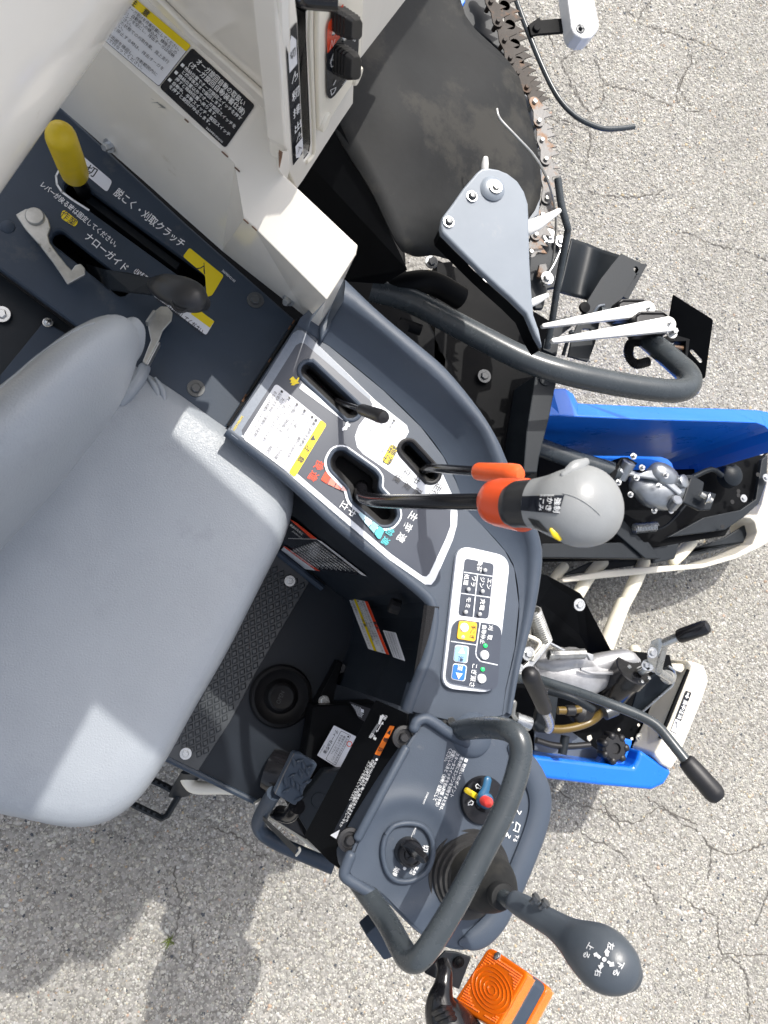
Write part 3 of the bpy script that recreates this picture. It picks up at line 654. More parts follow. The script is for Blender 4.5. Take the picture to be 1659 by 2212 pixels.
label('switch_label', lambda x, y: APT(x, y)+an*0.006, [poly(rrect([(815, 620), (990, 410), (1095, 300), (1240, 150), (1225, 560), (1215, 790), (930, 1150), (880, 1190), (840, 1170), (825, 1110)], 20), 'sticker_black'),
    poly(rrect([(815, 330), (830, 230), (1020, -10), (1010, 380), (822, 620)], 25), 'sticker_red'),
    line([(860, 740), (910, 580), (925, 640)], 8, 'ink_white'), line([(862, 700), (930, 690), (905, 770), (870, 785), (862, 700)], 7, 'ink_white'),
    line([(900, 1010), (930, 950)], 8, 'ink_white'), line([(862, 1070), (930, 1040), (915, 1090), (875, 1135), (862, 1070)], 7, 'ink_white'),
    line([(840, 560), (865, 440), (880, 520), (905, 430)], 7, 'print_red_pale'),
    ctext('出', 1160, 345, 78, 5, sq=0.6), ctext('オ', 1150, 425, 78, 5, sq=0.6), text('36098', 1000, 1010, 26, -50, 'ink_white', wd=110, bold=False)], pan, nrm=an, base=0.0008)
def boot(cx, cy, wx, wy, nm):
    rings = []
    for k in range(9):
        h_ = 0.006+0.0015*k; s = (1.0 if k % 2 == 0 else 0.9)*(1-0.012*k)
        q_ = [(-1, -0.75), (-0.55, -1), (0.6, -1), (1, -0.6), (1, 0.7), (0.6, 1), (-0.6, 1), (-1, 0.75)]
        rings.append([APT(cx+a_*wx*s, cy+b_*wy*s)+an*h_ for a_, b_ in q_])
    rings.append([APT(cx+a_*wx*0.62, cy+b_*wy*0.70)+an*0.023 for a_, b_ in [(-1, -0.75), (-0.55, -1), (0.6, -1), (1, -0.6), (1, 0.7), (0.6, 1), (-0.6, 1), (-1, 0.75)]])
    loft('switch_boot', rings, 'boot_rubber', pan, smooth=False, bev=0.001, label=nm)
boot(985, 205, 118, 180, 'upper ribbed black rubber switch boot'); boot(1000, 700, 112, 205, 'lower ribbed black rubber switch boot')
for x, y in ((905, 330), (1040, 430)): screw(None, 0, 0, 0, 0.0045, pan, 'zinc', pos=APT(x, y)+an*0.006, axis=an)
for x, y in ((1222, 910), (815, 1480)):
    p = APT(x, y); lathe('plug_cap', p, p+an, [(0, 0.0098), (0.007, 0.0098), (0.0085, 0.0088), (0.009, 0.0002)], 'cream_plastic', pan, seg=24)
prism('corner_strip', None, [APB(x, y)+an*0.0006 for x, y in [(395, 1240), (480, 1235), (490, 1400), (470, 1470), (410, 1390)]], None, 0.001, 'cream_paint', pan, bev=0, dirv=-an)
label('rust_streak', APB, [poly([(398, 1215), (432, 1235), (425, 1280), (408, 1360), (400, 1365), (402, 1290)], 'rust')], pan, nrm=an, base=0.0014)
# unloading auger pipe, close to the lens at upper left (out of focus)
ZHD = 1.38
ax = (P(D, 0, 400, ZHD)-P(D, 280, 0, ZHD)).normalized(); pr = Vector((ax.y, -ax.x, 0))
if pr.dot(P(D, 0, 0, ZHD)-P(D, 280, 0, ZHD)) < 0: pr = -pr
pm = P(D, 140, 200, ZHD)+pr*0.140
lathe('tank_hood', pm-ax*0.75, pm+ax*0.5, [(0, 0.13), (1.25, 0.13)], 'cream_paint', HV, seg=64, label='wide smooth cream hood close above the upper left corner')

# upper body of the tank above the frame and the stowed unloading auger; both shade the seat and the feed sheet
tcn = APB(372, -200); tl = (pb-pa).normalized(); tu = (pc-pa).normalized(); tbk = (ta-tb).normalized()
tcn = tcn+tl*0.20; fr_l = [tcn, tcn+tl*1.0, tcn+tl*1.0+tu*0.30, tcn+tu*0.30]; bk_l = [p+tbk*0.8 for p in fr_l]
mk('tank_upper_body', fr_l+bk_l, [(0, 1, 2, 3), (0, 3, 7, 4), (3, 2, 6, 7), (1, 5, 6, 2)], 'cream_paint', tank)
sd_ = Vector((math.cos(math.radians(SUN_EL))*math.cos(math.radians(SUN_AZ)), math.cos(math.radians(SUN_EL))*math.sin(math.radians(SUN_AZ)), math.sin(math.radians(SUN_EL))))
tip = P(D, 905, 1665, ZS); tip = tip+sd_*((2.0-ZS)/sd_.z); mid_s = P(D, 335, 1258, 0.97); mid_s = mid_s+sd_*((2.0-0.97)/sd_.z)
adr = (tip-mid_s).normalized()
tip = tip-adr*0.16
lathe('unloading_auger', tip-adr*2.2, tip, [(0, 0.115), (2.1, 0.115), (2.15, 0.108), (2.19, 0.08), (2.2, 0.0002)], 'cream_paint', HV, seg=40, label='cream unloading auger stowed overhead')

l0_, l1_ = P(D, 245, 1445, 0.97), P(D, 90, 1726, 0.97); dl_ = (l1_-l0_).normalized(); lf_ = Vector((-dl_.y, dl_.x, 0))
if lf_.x > 0: lf_ = -lf_
ec_ = l0_+lf_*0.17; ec_ = ec_+sd_*((2.1-0.97)/sd_.z)
lathe('seat_shade_drum', ec_-dl_*0.12, ec_+dl_*0.55, [(0, 0.12), (0.05, 0.17), (0.60, 0.17), (0.67, 0.12)], 'cream_paint', HV, seg=40, label='unseen cream drum added overhead to shade the left of the seat')  # drum added out of view so its shadow covers the seat's left side
# ---------------------------------------------------------------- operator seat
def pillow(name, outline, zt, prof, m, parent, n=110, label=None, dome=None):
    o = resample(crom(outline+[outline[0]], 8), n, True); c = sum(o, Vector())/n
    rings = []
    for s, dz in prof:
        rings.append([Vector((c.x+(p.x-c.x)*s, c.y+(p.y-c.y)*s, zt+dz)) for p in o])
    return loft(name, rings, m, parent, label=label)
so_ = [P(D, x, y, 0.915) for x, y in [(300, 792), (390, 850), (480, 915), (570, 975), (618, 1022), (632, 1085), (612, 1165), (560, 1270), (490, 1408), (420, 1530), (357, 1643), (300, 1722), (235, 1768), (159, 1780), (60, 1762), (-60, 1730), (-190, 1640), (-230, 1500), (-160, 1350), (0, 1130), (150, 930), (220, 830)]]
cush = pillow('seat_cushion', so_, 0.97, [(0.90, -0.13), (0.975, -0.11), (0.995, -0.085), (1.0, -0.058), (0.994, -0.036), (0.975, -0.018), (0.94, -0.007), (0.88, -0.001), (0.75, 0.001), (0.5, -0.002), (0.25, -0.004), (0.02, -0.005)], 'seat_vinyl', HV, label='light grey vinyl operator seat cushion')
bk = [P(D, x, y, z) for x, y, z in [(-420, 1440, 1.06), (-200, 1210, 1.12), (0, 1010, 1.155), (110, 900, 1.16), (205, 805, 1.15), (265, 752, 1.13)]]
tube('seat_backrest', bk, [0.088, 0.088, 0.082, 0.073, 0.062, 0.032], 'seat_vinyl', HV, seg=40, n=8, squash=(1.1, 0.50), up=UPZ, rounded=True, label='rounded grey vinyl seat backrest')
0 and tube('backrest_seam', [p+Vector((-0.030, 0.034, 0.062))*s for p, s in zip(bk[1:], (1, 1, 1, 0.9, 0.75))], 0.0016, 'seat_vinyl', bpy.data.objects['seat_backrest'], seg=8)
tube('cushion_fold', [P(D, 262, 868, 0.968), P(D, 282, 846, 0.972), P(D, 302, 818, 0.972), P(D, 312, 795, 0.965)], 0.007, 'seat_vinyl', cush, seg=14, rounded=True)
for l_ in ([(318, 812), (336, 838), (345, 870)], [(335, 815), (352, 845), (357, 885)], [(300, 872), (330, 893), (362, 892)], [(300, 888), (328, 905), (355, 908)]):
    tube('wrinkle', [P(D, x, y, 0.9665) for x, y in l_], [0.0012, 0.004, 0.0012], 'seat_vinyl', cush, seg=10, n=5)
# ---------------------------------------------------------------- footwell floor
fe = [(340, 1628), (429, 1672), (556, 1735), (600, 1700), (900, 1640), (960, 1500), (900, 1250), (680, 1180), (520, 1060), (330, 1000), (100, 1300)]
floor = prism('cab_floor', D, fe, ZF, 0.012, 'floor_steel', HV, bev=0.002, label='dark steel cab floor in the footwell')
lip0 = [P(D, x, y, ZF+0.002) for x, y in [(330, 1624), (429, 1672), (560, 1736)]]
tube('floor_edge', lip0, 0.005, 'panel_steel', floor, seg=8, n=0)
matp = [(470, 1090), (600, 1170), (640, 1228), (668, 1258), (560, 1440), (497, 1560), (426, 1668), (355, 1632), (250, 1590), (300, 1300)]
fm = prism('floor_mat', D, matp, ZF+0.004, 0.004, 'mat_rubber', floor, bev=0.001)
# raised diamond tread
o_ = P(D, 662, 1262, ZF+0.004); xa = (P(D, 428, 1664, ZF+0.004)-o_).normalized(); ya = (P(D, 600, 1222, ZF+0.004)-o_); ya = (ya-xa*ya.dot(xa)).normalized()
LL = (P(D, 428, 1664, ZF+0.004)-o_).length; v = []; f = []
ct = 0.0185; cw = 0.0130
for i in range(int(LL/ct)):
    for j_ in range(15):
        for hf in (0, 1):
            p = o_+xa*((i+0.5*hf+0.3)*ct)+ya*((j_+0.5*hf+0.4)*cw)
            a1, b1 = ct*0.40, cw*0.42; i0 = len(v)
            v += [p+xa*a1, p+ya*b1, p-xa*a1, p-ya*b1, p+xa*a1*0.6+UPZ*0.0022, p+ya*b1*0.6+UPZ*0.0022, p-xa*a1*0.6+UPZ*0.0022, p-ya*b1*0.6+UPZ*0.0022]
            f += [(i0+4, i0+5, i0+6, i0+7)]+[(i0+k, i0+(k+1) % 4, i0+4+(k+1) % 4, i0+4+k) for k in range(4)]
mk('tread_pattern', v, f, 'mat_rubber', fm, kind='stuff')
for x, y in ((626, 1255), (401, 1628)): bolt(D, x, y, ZF+0.0075, 0.0085, floor, 'zinc')
for q_, x, y in ((J, 530, 1410),): bolt(q_, x, y, ZF+0.002, 0.008, floor, 'dark_bolt', washer=False)
for x, y in ((600, 625), (430, 300)): pass
# fuel cap
fp = P(J, 340, 1228, ZF+0.001)
fcap = lathe('fuel_cap', fp, fp+UPZ, [(0, 0.048), (0.006, 0.0505), (0.012, 0.0475), (0.0135, 0.043), (0.007, 0.037), (0.005, 0.028), (0.009, 0.0235), (0.018, 0.0215), (0.0205, 0.018), (0.019, 0.011), (0.0195, 0.0005)], 'boot_rubber', HV, seg=48, label='round black fuel filler cap on the floor')
for k in range(0):
    a_ = k*math.pi/2+0.35; d_ = Vector((math.cos(a_), math.sin(a_), 0)); s_ = Vector((-d_.y, d_.x, 0)); b_ = fp+UPZ*0.0235
    tube('finger_lobe', [b_+d_*0.018, b_+d_*0.028, b_+d_*0.037-UPZ*0.004], [0.004, 0.0055, 0.004], 'boot_rubber', fcap, seg=10, n=3, rounded=True)
wn = quadmap(J, [(290, 1270), (330, 1180), (380, 1205), (345, 1295)], z=ZF+0.026, wd=100, ht=50)
label('cap_lettering', wn[0], [text('OPEN', 5, 25, 34, 0, 'grip_dark', wd=90)], fcap, nrm=wn[1], base=0.001)
# ---------------------------------------------------------------- console
inner = [(496, 926), (560, 975), (640, 1040), (736, 1128), (860, 1228), (918, 1276), (938, 1300), (944, 1335), (932, 1410), (908, 1475), (886, 1536)]
S_line = [(690, 735), (712, 748), (828, 843), (910, 923), (957, 985), (985, 1040), (1007, 1099), (1052, 1146), (1091, 1190), (1111, 1228), (1121, 1307), (1112, 1400), (1092, 1490), (1085, 1545)]
top_poly = [(641, 702), (690, 735)]+S_line[1:]+[(1010, 1565)]+inner[::-1]
slotT = capsule(*E(525, 435), *E(795, 690), 19)
slotM = [E(x, y) for x, y in rrect([(655, 1020), (690, 955), (750, 945), (955, 1090), (985, 1130), (975, 1200), (1090, 1320), (1105, 1380), (1060, 1440), (990, 1445), (800, 1275), (785, 1200), (665, 1075)], 30, 3)]
slotA = capsule(*E(1172, 945), *E(1318, 1105), 17)
con = prism('control_console', D, top_poly, ZC, 0.012, 'console_plastic', HV, bev=0.003, holes=[slotT, slotM, slotA], label='dark grey moulded plastic control console beside the seat')
for s in (slotT, slotM, slotA):
    slot_wall(s, ZC-0.012, ZC-0.045, 'black_plastic', con); prism('slot_well', D, offset_poly(s, 4), ZC-0.044, 0.004, 'void_black', con, bev=0)
    rimp = [p+UPZ*0.001 for p in pts(D, offset_poly(s, 3), ZC)]
    rr_ = crom(rimp+[rimp[0]], 2); loft('slot_rim', sweep(rr_, 0.0026, 8), 'black_plastic' if s is slotA else 'console_plastic', con, cap=False)
# rubber lips inside the main and throttle slots
for s, c0, c1 in ((slotM, E(700, 1000), E(1050, 1400)), (slotT, E(540, 450), E(780, 690))):
    pass
for s, k_ in ((slotM, 13), (slotT, 13), (slotA, 9)):
    o1 = pts(D, offset_poly(s, -0.5), ZC-0.003); o2 = pts(D, offset_poly(s, -k_), ZC-0.020); n_ = len(o1)
    mk('slot_lip', o1+o2, [(i, (i+1) % n_, n_+(i+1) % n_, n_+i) for i in range(n_)], 'lip_rubber', con, smooth=False)
# raised outer shoulder
NS = 40
def strip(name, lines, m, parent, lab=None):
    rs = [resample(crom(l, 5), NS) for l in lines]
    v = [p for r in rs for p in r]; f = []
    for i in range(len(rs)-1):
        for j_ in range(NS-1): f.append((i*NS+j_, i*NS+j_+1, (i+1)*NS+j_+1, (i+1)*NS+j_))
    return mk(name, v, f, m, parent, smooth=True, label=lab)
R1 = [(742, 650), (823, 713), (900, 780), (962, 836), (1035, 915), (1060, 960), (1085, 1030), (1120, 1100), (1143, 1158), (1148, 1208), (1142, 1280), (1131, 1345), (1112, 1440), (1096, 1540)]
R2 = [(745, 604), (823, 678), (900, 742), (965, 799), (1035, 885), (1075, 950), (1101, 1010), (1140, 1090), (1162, 1148), (1172, 1195), (1166, 1262), (1150, 1345), (1124, 1440), (1104, 1545)]
zr = [1.045]*6+[1.04, 1.03, 1.02, 1.012, 1.008, 1.005, 1.004, 1.003]
l0 = pts(D, S_line, ZC-0.001); l0b = [p+UPZ*0.001 for p in l0]
l1 = [P(D, *p, z) for p, z in zip(R1, zr)]; l2 = [P(D, *p, z-0.004) for p, z in zip(R2, zr)]
l15 = [(a_*0.45+b_*0.55)-UPZ*(b_.z-a_.z)*0.30 for a_, b_ in zip(l0b, l1)]
l25 = [a_*0.3+b_*0.7+UPZ*0.004 for a_, b_ in zip(l1, l2)]
l3 = [Vector((p.x, p.y, 0.72)) for p in l2]
sh = strip('console_shoulder', [l0b, l15, [p-UPZ*0.004+(a_-p)*0.08 for p, a_ in zip(l1, l0b)], l1, l25, l2, [p-UPZ*0.012 for p in l2], l3], 'console_plastic', con)
# fill between the seam and the start of the shoulder
mk('console_corner', pts(D, [(641, 702), (690, 735)], ZC-0.0005)+[l1[0], l2[0]]+[P(D, 738, 602, 1.03), P(D, 648, 688, 1.005)], [(0, 1, 2, 4, 5), (2, 3, 4)], 'console_plastic', con)
v0 = [P(D, 738, 602, 1.03), l2[0], P(D, 641, 702, ZC)]
mk('console_corner_wall', [v0[0], v0[1], Vector((v0[1].x, v0[1].y, 0.72)), Vector((v0[0].x, v0[0].y, 0.72)), P(D, 648, 688, 1.005), Vector((P(D, 648, 688, 1.005).x, P(D, 648, 688, 1.005).y, 0.72))], [(0, 1, 2, 3), (0, 3, 5, 4)], 'console_plastic', con)
prism('recess_step', D, [(694, 738), (722, 697), (738, 688), (764, 672), (748, 640), (690, 700)], 1.012, 0.02, 'console_plastic', con, bev=0.004, seg=3)
# rounded inner edge and side wall of the console
ie = pts(D, inner, ZC)
tube('console_edge', [p-UPZ*0.006+Vector((-0.002, -0.001, 0)) for p in ie], 0.0075, 'console_plastic', con, seg=12, n=4)
iw = [P(D, x+4, y-2, ZC-0.01) for x, y in inner]
n = len(iw); wall = mk('footwell_wall', iw+[Vector((p.x-0.012, p.y-0.004, ZF)) for p in iw], [(i, i+1, n+i+1, n+i) for i in range(n-1)], 'floor_steel', HV, label='dark inner wall of the footwell with stickers')
wl = [Vector((p.x-0.006, p.y-0.002, ZC-0.03)) for p in iw[2:6]]
tube('seam_strip', wl, 0.002, 'dark_steel', wall, seg=6, n=0)
tube('floor_flange', [Vector((p.x-0.02, p.y-0.01, ZF+0.006)) for p in iw[0:5]], 0.006, 'panel_steel', wall, seg=8, n=0)
# stickers on the footwell side wall
w0, w1 = iw[3], iw[4]; WALL = lambda q: plane3(q, w0, w1, w0+Vector((-0.012, -0.004, ZF-ZC+0.01)))
wq = quadmap(W1, [(120, -70), (600, 275), (1060, 622), (640, 572)], fn=WALL(W1), wd=400, ht=100)
WF = WALL(W1); wnm = (w1-w0).cross(UPZ).normalized()
if wnm.dot(CAM-w0) < 0: wnm = -wnm
fine = []
for k in range(13):
    ox, oy = 330-k*13, 300+k*21
    fine.append(text('ください。作業前に必ず取扱説明書を読み点検整備を行ってから使用して', ox+160-k*4, oy-28, 17, 35.5, 'ink_white', wd=470-k*12, bold=False))
label('operation_label', WF, [poly([(250, 20), (600, 280), (860, 470), (1060, 622), (640, 570), (300, 350), (220, 200)], 'sticker_black'),
    poly([(590, 280), (640, 300), (1062, 626), (1010, 612)], 'sticker_white'), poly([(340, 90), (400, 120), (600, 277), (545, 275)], 'sticker_red'),
    line([(330, 272), (600, 278)], 3, 'ink_white'),
    text('安全のために', 350, 140, 26, 38, 'ink_white', wd=150), text('必ずお守りください', 370, 200, 18, 38, 'ink_white', wd=120, bold=False)]
    + [text('作業前に必ず取扱説明書を読み点検整備を行う', 575-k*24, 300+k*8, 16, 36, 'ink_white', wd=470-k*22, bold=False) for k in range(11)]
    + [text('日常点検を行い異常は直ちに整備', 640, 325, 20, 36.5, 'ink_black', wd=430, bold=False)], wall, nrm=wnm, base=0.002)
label('lower_label', WF, [poly([(240, 400), (300, 340), (600, 568), (440, 550)], 'sticker_white'), poly([(280, 340), (310, 345), (632, 572), (590, 567)], 'sticker_red'),
    text('注意事項を守ってください', 290, 395, 16, 36, 'ink_grey', wd=230, bold=False), text('点検整備を行ってください', 270, 415, 16, 36, 'ink_grey', wd=200, bold=False)], wall, nrm=wnm, base=0.0036)
# stickers on the front wall of the footwell
f0, f1 = iw[7]+Vector((-0.02, -0.003, 0)), iw[9]+Vector((-0.02, -0.003, 0)); FW = plane3(W1, f0, f1, f0+Vector((-0.012, -0.004, ZF-ZC+0.01))); fnm = (f1-f0).cross(UPZ).normalized()
if fnm.dot(CAM-f0) < 0: fnm = -fnm
wq = quadmap(W1, [(1080, 880), (1285, 1378), (1085, 1320), (898, 847)], fn=FW, wd=500, ht=190)
label('clutch_warning_label', wq[0], [rect(0, 0, 500, 190, 'sticker_white', 8), rect(0, 0, 500, 28, 'sticker_red', 6), rect(0, 108, 500, 134, 'sticker_yellow'),
    ctext('警 告', 250, 14, 24, 0, 'ink_black'), ctext('注 意', 250, 121, 24, 0, 'ink_black'),
    text('● 機体を離れる時は駐車ブレーキを掛けエンジンを', 8, 44, 20, 0, 'ink_black', wd=480, bold=False), text('停止してください。坂道には駐車しない', 24, 66, 20, 0, 'ink_black', wd=420, bold=False), text('● クラッチを入れる時は周囲を確認', 8, 90, 20, 0, 'ink_black', wd=400, bold=False),
    text('● 点検整備はエンジンを停止して行なって', 8, 150, 20, 0, 'ink_black', wd=470, bold=False), text('ください。', 24, 172, 20, 0, 'ink_black', wd=120, bold=False)], wall, nrm=fnm, base=0.003, lab='white sticker with red and yellow warning stripes')
wq = quadmap(W1, [(1345, 1170), (1435, 1436), (1320, 1398), (1222, 1146)], fn=FW, wd=260, ht=110)
label('rating_plate', wq[0], [rect(0, 0, 260, 110, 'sticker_white', 8)]+[line([(4, y), (256, y)], 2, 'ink_grey') for y in (22, 44, 66, 88)]+[line([(130, 20), (130, 108)], 2, 'ink_grey')]+[text('点検時間毎交換', 10+(k % 2)*130, 33+22*(k//2), 15, 0, 'ink_grey', wd=110, bold=False) for k in range(6)], wall, nrm=fnm, base=0.003)
kb = FW(1355, 930)
nut = lathe('wing_nut', kb, kb+fnm, [(0, 0.010), (0.012, 0.010), (0.0135, 0.008), (0.014, 0.0002)], 'black_plastic', wall, seg=12, smooth=False)
tube('foam_strip', [P(J, 1330, 640, ZC-0.004), P(J, 1310, 800, ZC-0.006), P(J, 1280, 1000, ZC-0.008), P(J, 1240, 1215, ZC-0.01)], 0.010, 'foam', con, seg=8, n=2, squash=(0.6, 1))
for x, y in ((735, 1045), (770, 1100)): bolt(None, 0, 0, 0, 0.007, wall, 'dark_bolt', pos=P(J, x, y, ZF+0.03))
# ---------------------------------------------------------------- console printing
white_l = [E(x, y) for x, y in [(452, 165), (480, 168), (510, 190), (960, 625), (1165, 788), (1178, 830), (1150, 880), (1116, 922), (1116, 980), (1262, 1142), (1312, 1168), (1368, 1140), (1400, 1108), (1460, 1240), (1490, 1300), (1495, 1370)]]+[J(x, y) for x, y in [(1492, 110), (1464, 210), (1350, 470), (1324, 502), (1285, 500)]]+[E(x, y) for x, y in [(1050, 1665), (430, 1135), (60, 880), (20, 850), (10, 830), (25, 790), (200, 540), (420, 185)]]
navy_l = [E(x, y) for x, y in [(470, 248), (500, 255), (925, 620), (940, 650), (925, 690), (850, 790), (825, 860), (840, 930), (880, 975), (1300, 1262), (1420, 1290), (1452, 1330), (1450, 1370)]]+[J(x, y) for x, y in [(1450, 118), (1420, 200), (1312, 428), (1292, 448), (1265, 444)]]+[E(x, y) for x, y in [(1060, 1625), (440, 1095), (90, 850), (85, 820), (280, 520), (440, 265)]]
silv_l = [E(x, y) for x, y in [(452, 165), (480, 168), (510, 190), (930, 600), (925, 625), (500, 255), (470, 248), (440, 265), (280, 520), (85, 820), (90, 850), (60, 880), (20, 850), (10, 830), (25, 790), (200, 540), (420, 185)]]
inv = lambda q: (lambda x, y: q(x, y))
def ring_line(l, w_, m): return line(list(l)+[l[0]], w_, m)
base_dec = label('console_decal', onz(D, ZC), [poly(white_l, 'decal_white')], con, base=0.0005)
# the decal sheet is cut round the slots, so it is filled with holes
def sheet(name, l, holes, z, m, parent):
    v_, f_ = prism_data(pts(D, l, z), 0, [pts(D, h, z) for h in holes]); return mk(name, v_, f_, m, parent)
bpy.data.objects.remove(base_dec)
h_ = [offset_poly(s, 1.5) for s in (slotT, slotM, slotA)]
def dens(l):
    o = []
    for i in range(len(l)):
        a_, b_ = Vector(l[i]), Vector(l[(i+1) % len(l)]); k = max(1, int((b_-a_).length/40))
        o += [tuple(a_.lerp(b_, j_/k)) for j_ in range(k)]
    return o
dec = sheet('console_decal', dens(white_l), [h_[0], h_[1]], ZC+0.0007, 'decal_white', con); dec['label'] = 'navy and white printed decal of the lever console'
sheet('silver_border', silv_l, [], ZC+0.0010, 'decal_silver', con)
sheet('navy_field', dens(navy_l), [h_[0], offset_poly(slotM, 5.5)], ZC+0.0010, 'decal_navy', con)
CA = 122.0
label('speed_lettering', onz(S, ZC), [
    ctext('主', 762, 1060, 92, CA), ctext('変', 700, 1178, 92, CA), ctext('速', 634, 1292, 92, CA),
    ctext('中', 98, 1012, 84, CA), ctext('立', 12, 945, 84, CA), ctext('前', 508, 1228, 80, CA, 'print_cyan'), ctext('進', 458, 1332, 80, CA, 'print_cyan'),
    poly([(165, 1040), (185, 1015), (245, 1060), (215, 1112)], 'print_cyan_pale'), poly([(220, 1118), (250, 1064), (315, 1112), (275, 1180)], 'print_cyan_pale'), poly([(280, 1186), (320, 1116), (382, 1162), (330, 1245)], 'print_cyan_mid'), poly(rrect([(335, 1250), (388, 1166), (445, 1212), (400, 1308), (375, 1305)], 14), 'print_cyan')], con, base=0.0016)
label('reverse_lettering', onz(E, ZC), [
    ctext('後', 592, 1052, 60, CA, 'sticker_red'), ctext('進', 552, 1122, 60, CA, 'sticker_red'),
    poly(rrect([(600, 1145), (632, 1088), (668, 1115), (640, 1172)], 8), 'sticker_red'), poly([(645, 1174), (672, 1118), (708, 1146), (685, 1192)], 'print_red_mid'), poly([(690, 1196), (712, 1150), (742, 1172), (728, 1212)], 'print_red_mid'), poly([(732, 1214), (746, 1176), (780, 1200), (770, 1222)], 'print_red_pale')], con, base=0.0016)
label('range_lettering', onz(S, ZC), [
    poly(rrect([(520, 268), (602, 320), (505, 512), (418, 460)], 40), 'ink_black'), poly(rrect([(523, 275), (595, 323), (502, 504), (425, 457)], 37), 'sticker_yellow'), ctext('標', 540, 342, 96, CA, 'ink_black'), ctext('準', 482, 442, 96, CA, 'ink_black'),
    ctext('中', 800, 660, 78, CA, 'ink_black', bold=False), ctext('立', 700, 580, 78, CA, 'ink_black', bold=False),
    ctext('速', 592, 648, 82, CA, 'ink_black', bold=False), ctext('変', 700, 728, 82, CA, 'ink_black', bold=False), ctext('副', 806, 800, 82, CA, 'ink_black', bold=False), ctext('走', 1030, 745, 88, CA, 'ink_black', bold=False), ctext('行', 975, 820, 88, CA, 'ink_black', bold=False),
    text('車両積降し', 492, 245, 34, CA-1, 'ink_grey', wd=190, bold=False),
    text('■ 取扱いのポイント', 556, 12, 36, CA-1, 'ink_black', wd=330, bold=False), text('変速が入りにくい時は主変速', 500, 0, 34, CA-1, 'ink_grey', wd=400, bold=False), text('動かし、その後走行ク', 430, 30, 34, CA-1, 'ink_grey', wd=340, bold=False), text('踏込み副変速レバーを', 372, 10, 34, CA-1, 'ink_grey', wd=330, bold=False), text('ださい。', 300, 0, 34, CA-1, 'ink_grey', wd=110, bold=False)], con, base=0.0014)
sheet('slot_outline', offset_poly(slotM, 11), [offset_poly(slotM, 5.5)], ZC+0.0026, 'decal_white', con)
sy = [(0, 0)]
rabbit = [(395, 490), (420, 470), (440, 495), (455, 475), (462, 480), (450, 505), (462, 515), (440, 520), (425, 530), (405, 528), (415, 515), (398, 512), (410, 500)]
turtle = [(740, 825), (738, 810), (760, 795), (765, 770), (778, 762), (780, 775), (793, 785), (788, 800), (775, 800), (770, 820), (750, 822), (748, 828)]
label('throttle_markings', onz(E, ZC), [poly(rrect([(460, 548), (480, 515), (756, 740), (745, 757)], 8), 'decal_white'), poly(rabbit, 'sticker_yellow'), poly(turtle, 'decal_white')], con, base=0.0016)
wq = quadmap(E, [(640, 785), (432, 1128), (88, 872), (308, 515)], z=ZC, wd=402, ht=426)
rows = ['■ 路上走行する時は', '● ナローガイド、補助もみ受台を折りたた', '　 んでください。', '● 脱こく、刈取クラッチレバー、方向自動', '　 スイッチを「切」にしてください。', '● 必要以上の急発進、急ブレーキ、急旋回', '　 はしないでください。', '● 凹凸道、下り坂ではスピードを落してく', '　 ださい。', '● 公道を走る時は、作業機など突起物とな', '　 るものは装着しないでください。']
label('travel_caution_label', wq[0], [rect(0, 0, 402, 426, 'sticker_white', 26), rect(0, 0, 402, 52, 'sticker_yellow', 16), poly([(108, 42), (130, 10), (152, 42)], 'ink_black'), ctext('注', 205, 26, 40, 0, 'ink_black'), ctext('意', 285, 26, 40, 0, 'ink_black')]
    + [text(r, 14, 76+i*32, 25, 0, 'ink_black', wd=min(372, 21*len(r)), bold=(i == 0)) for i, r in enumerate(rows)], con, nrm=UPZ, base=0.0016, lab='white travel caution print with yellow header')
label('part_number', onz(E, ZC), [text('36098542001', 92, 728, 22, 122, 'sticker_yellow', wd=112, bold=False)], con, base=0.0018)
# seam with rust between console and side panel
tube('seam_gap', [P(D, 643, 690, ZP+0.006), P(D, 494, 920, ZP+0.006)], 0.003, 'void_black', con, seg=6, n=0)
for x, y in ((636, 692), (628, 704), (585, 775), (532, 852), (528, 860)): tube('rust_spot', [P(D, x, y, ZP+0.008), P(D, x-5, y+8, ZP+0.008)], 0.0012, 'rust', con, seg=6, n=0)
mk('console_end_wall', pts(D, [(641, 702), (496, 924)], ZC-0.002)+pts(D, [(641, 700), (494, 920)], ZP-0.02), [(0, 1, 3, 2)], 'console_plastic', con)
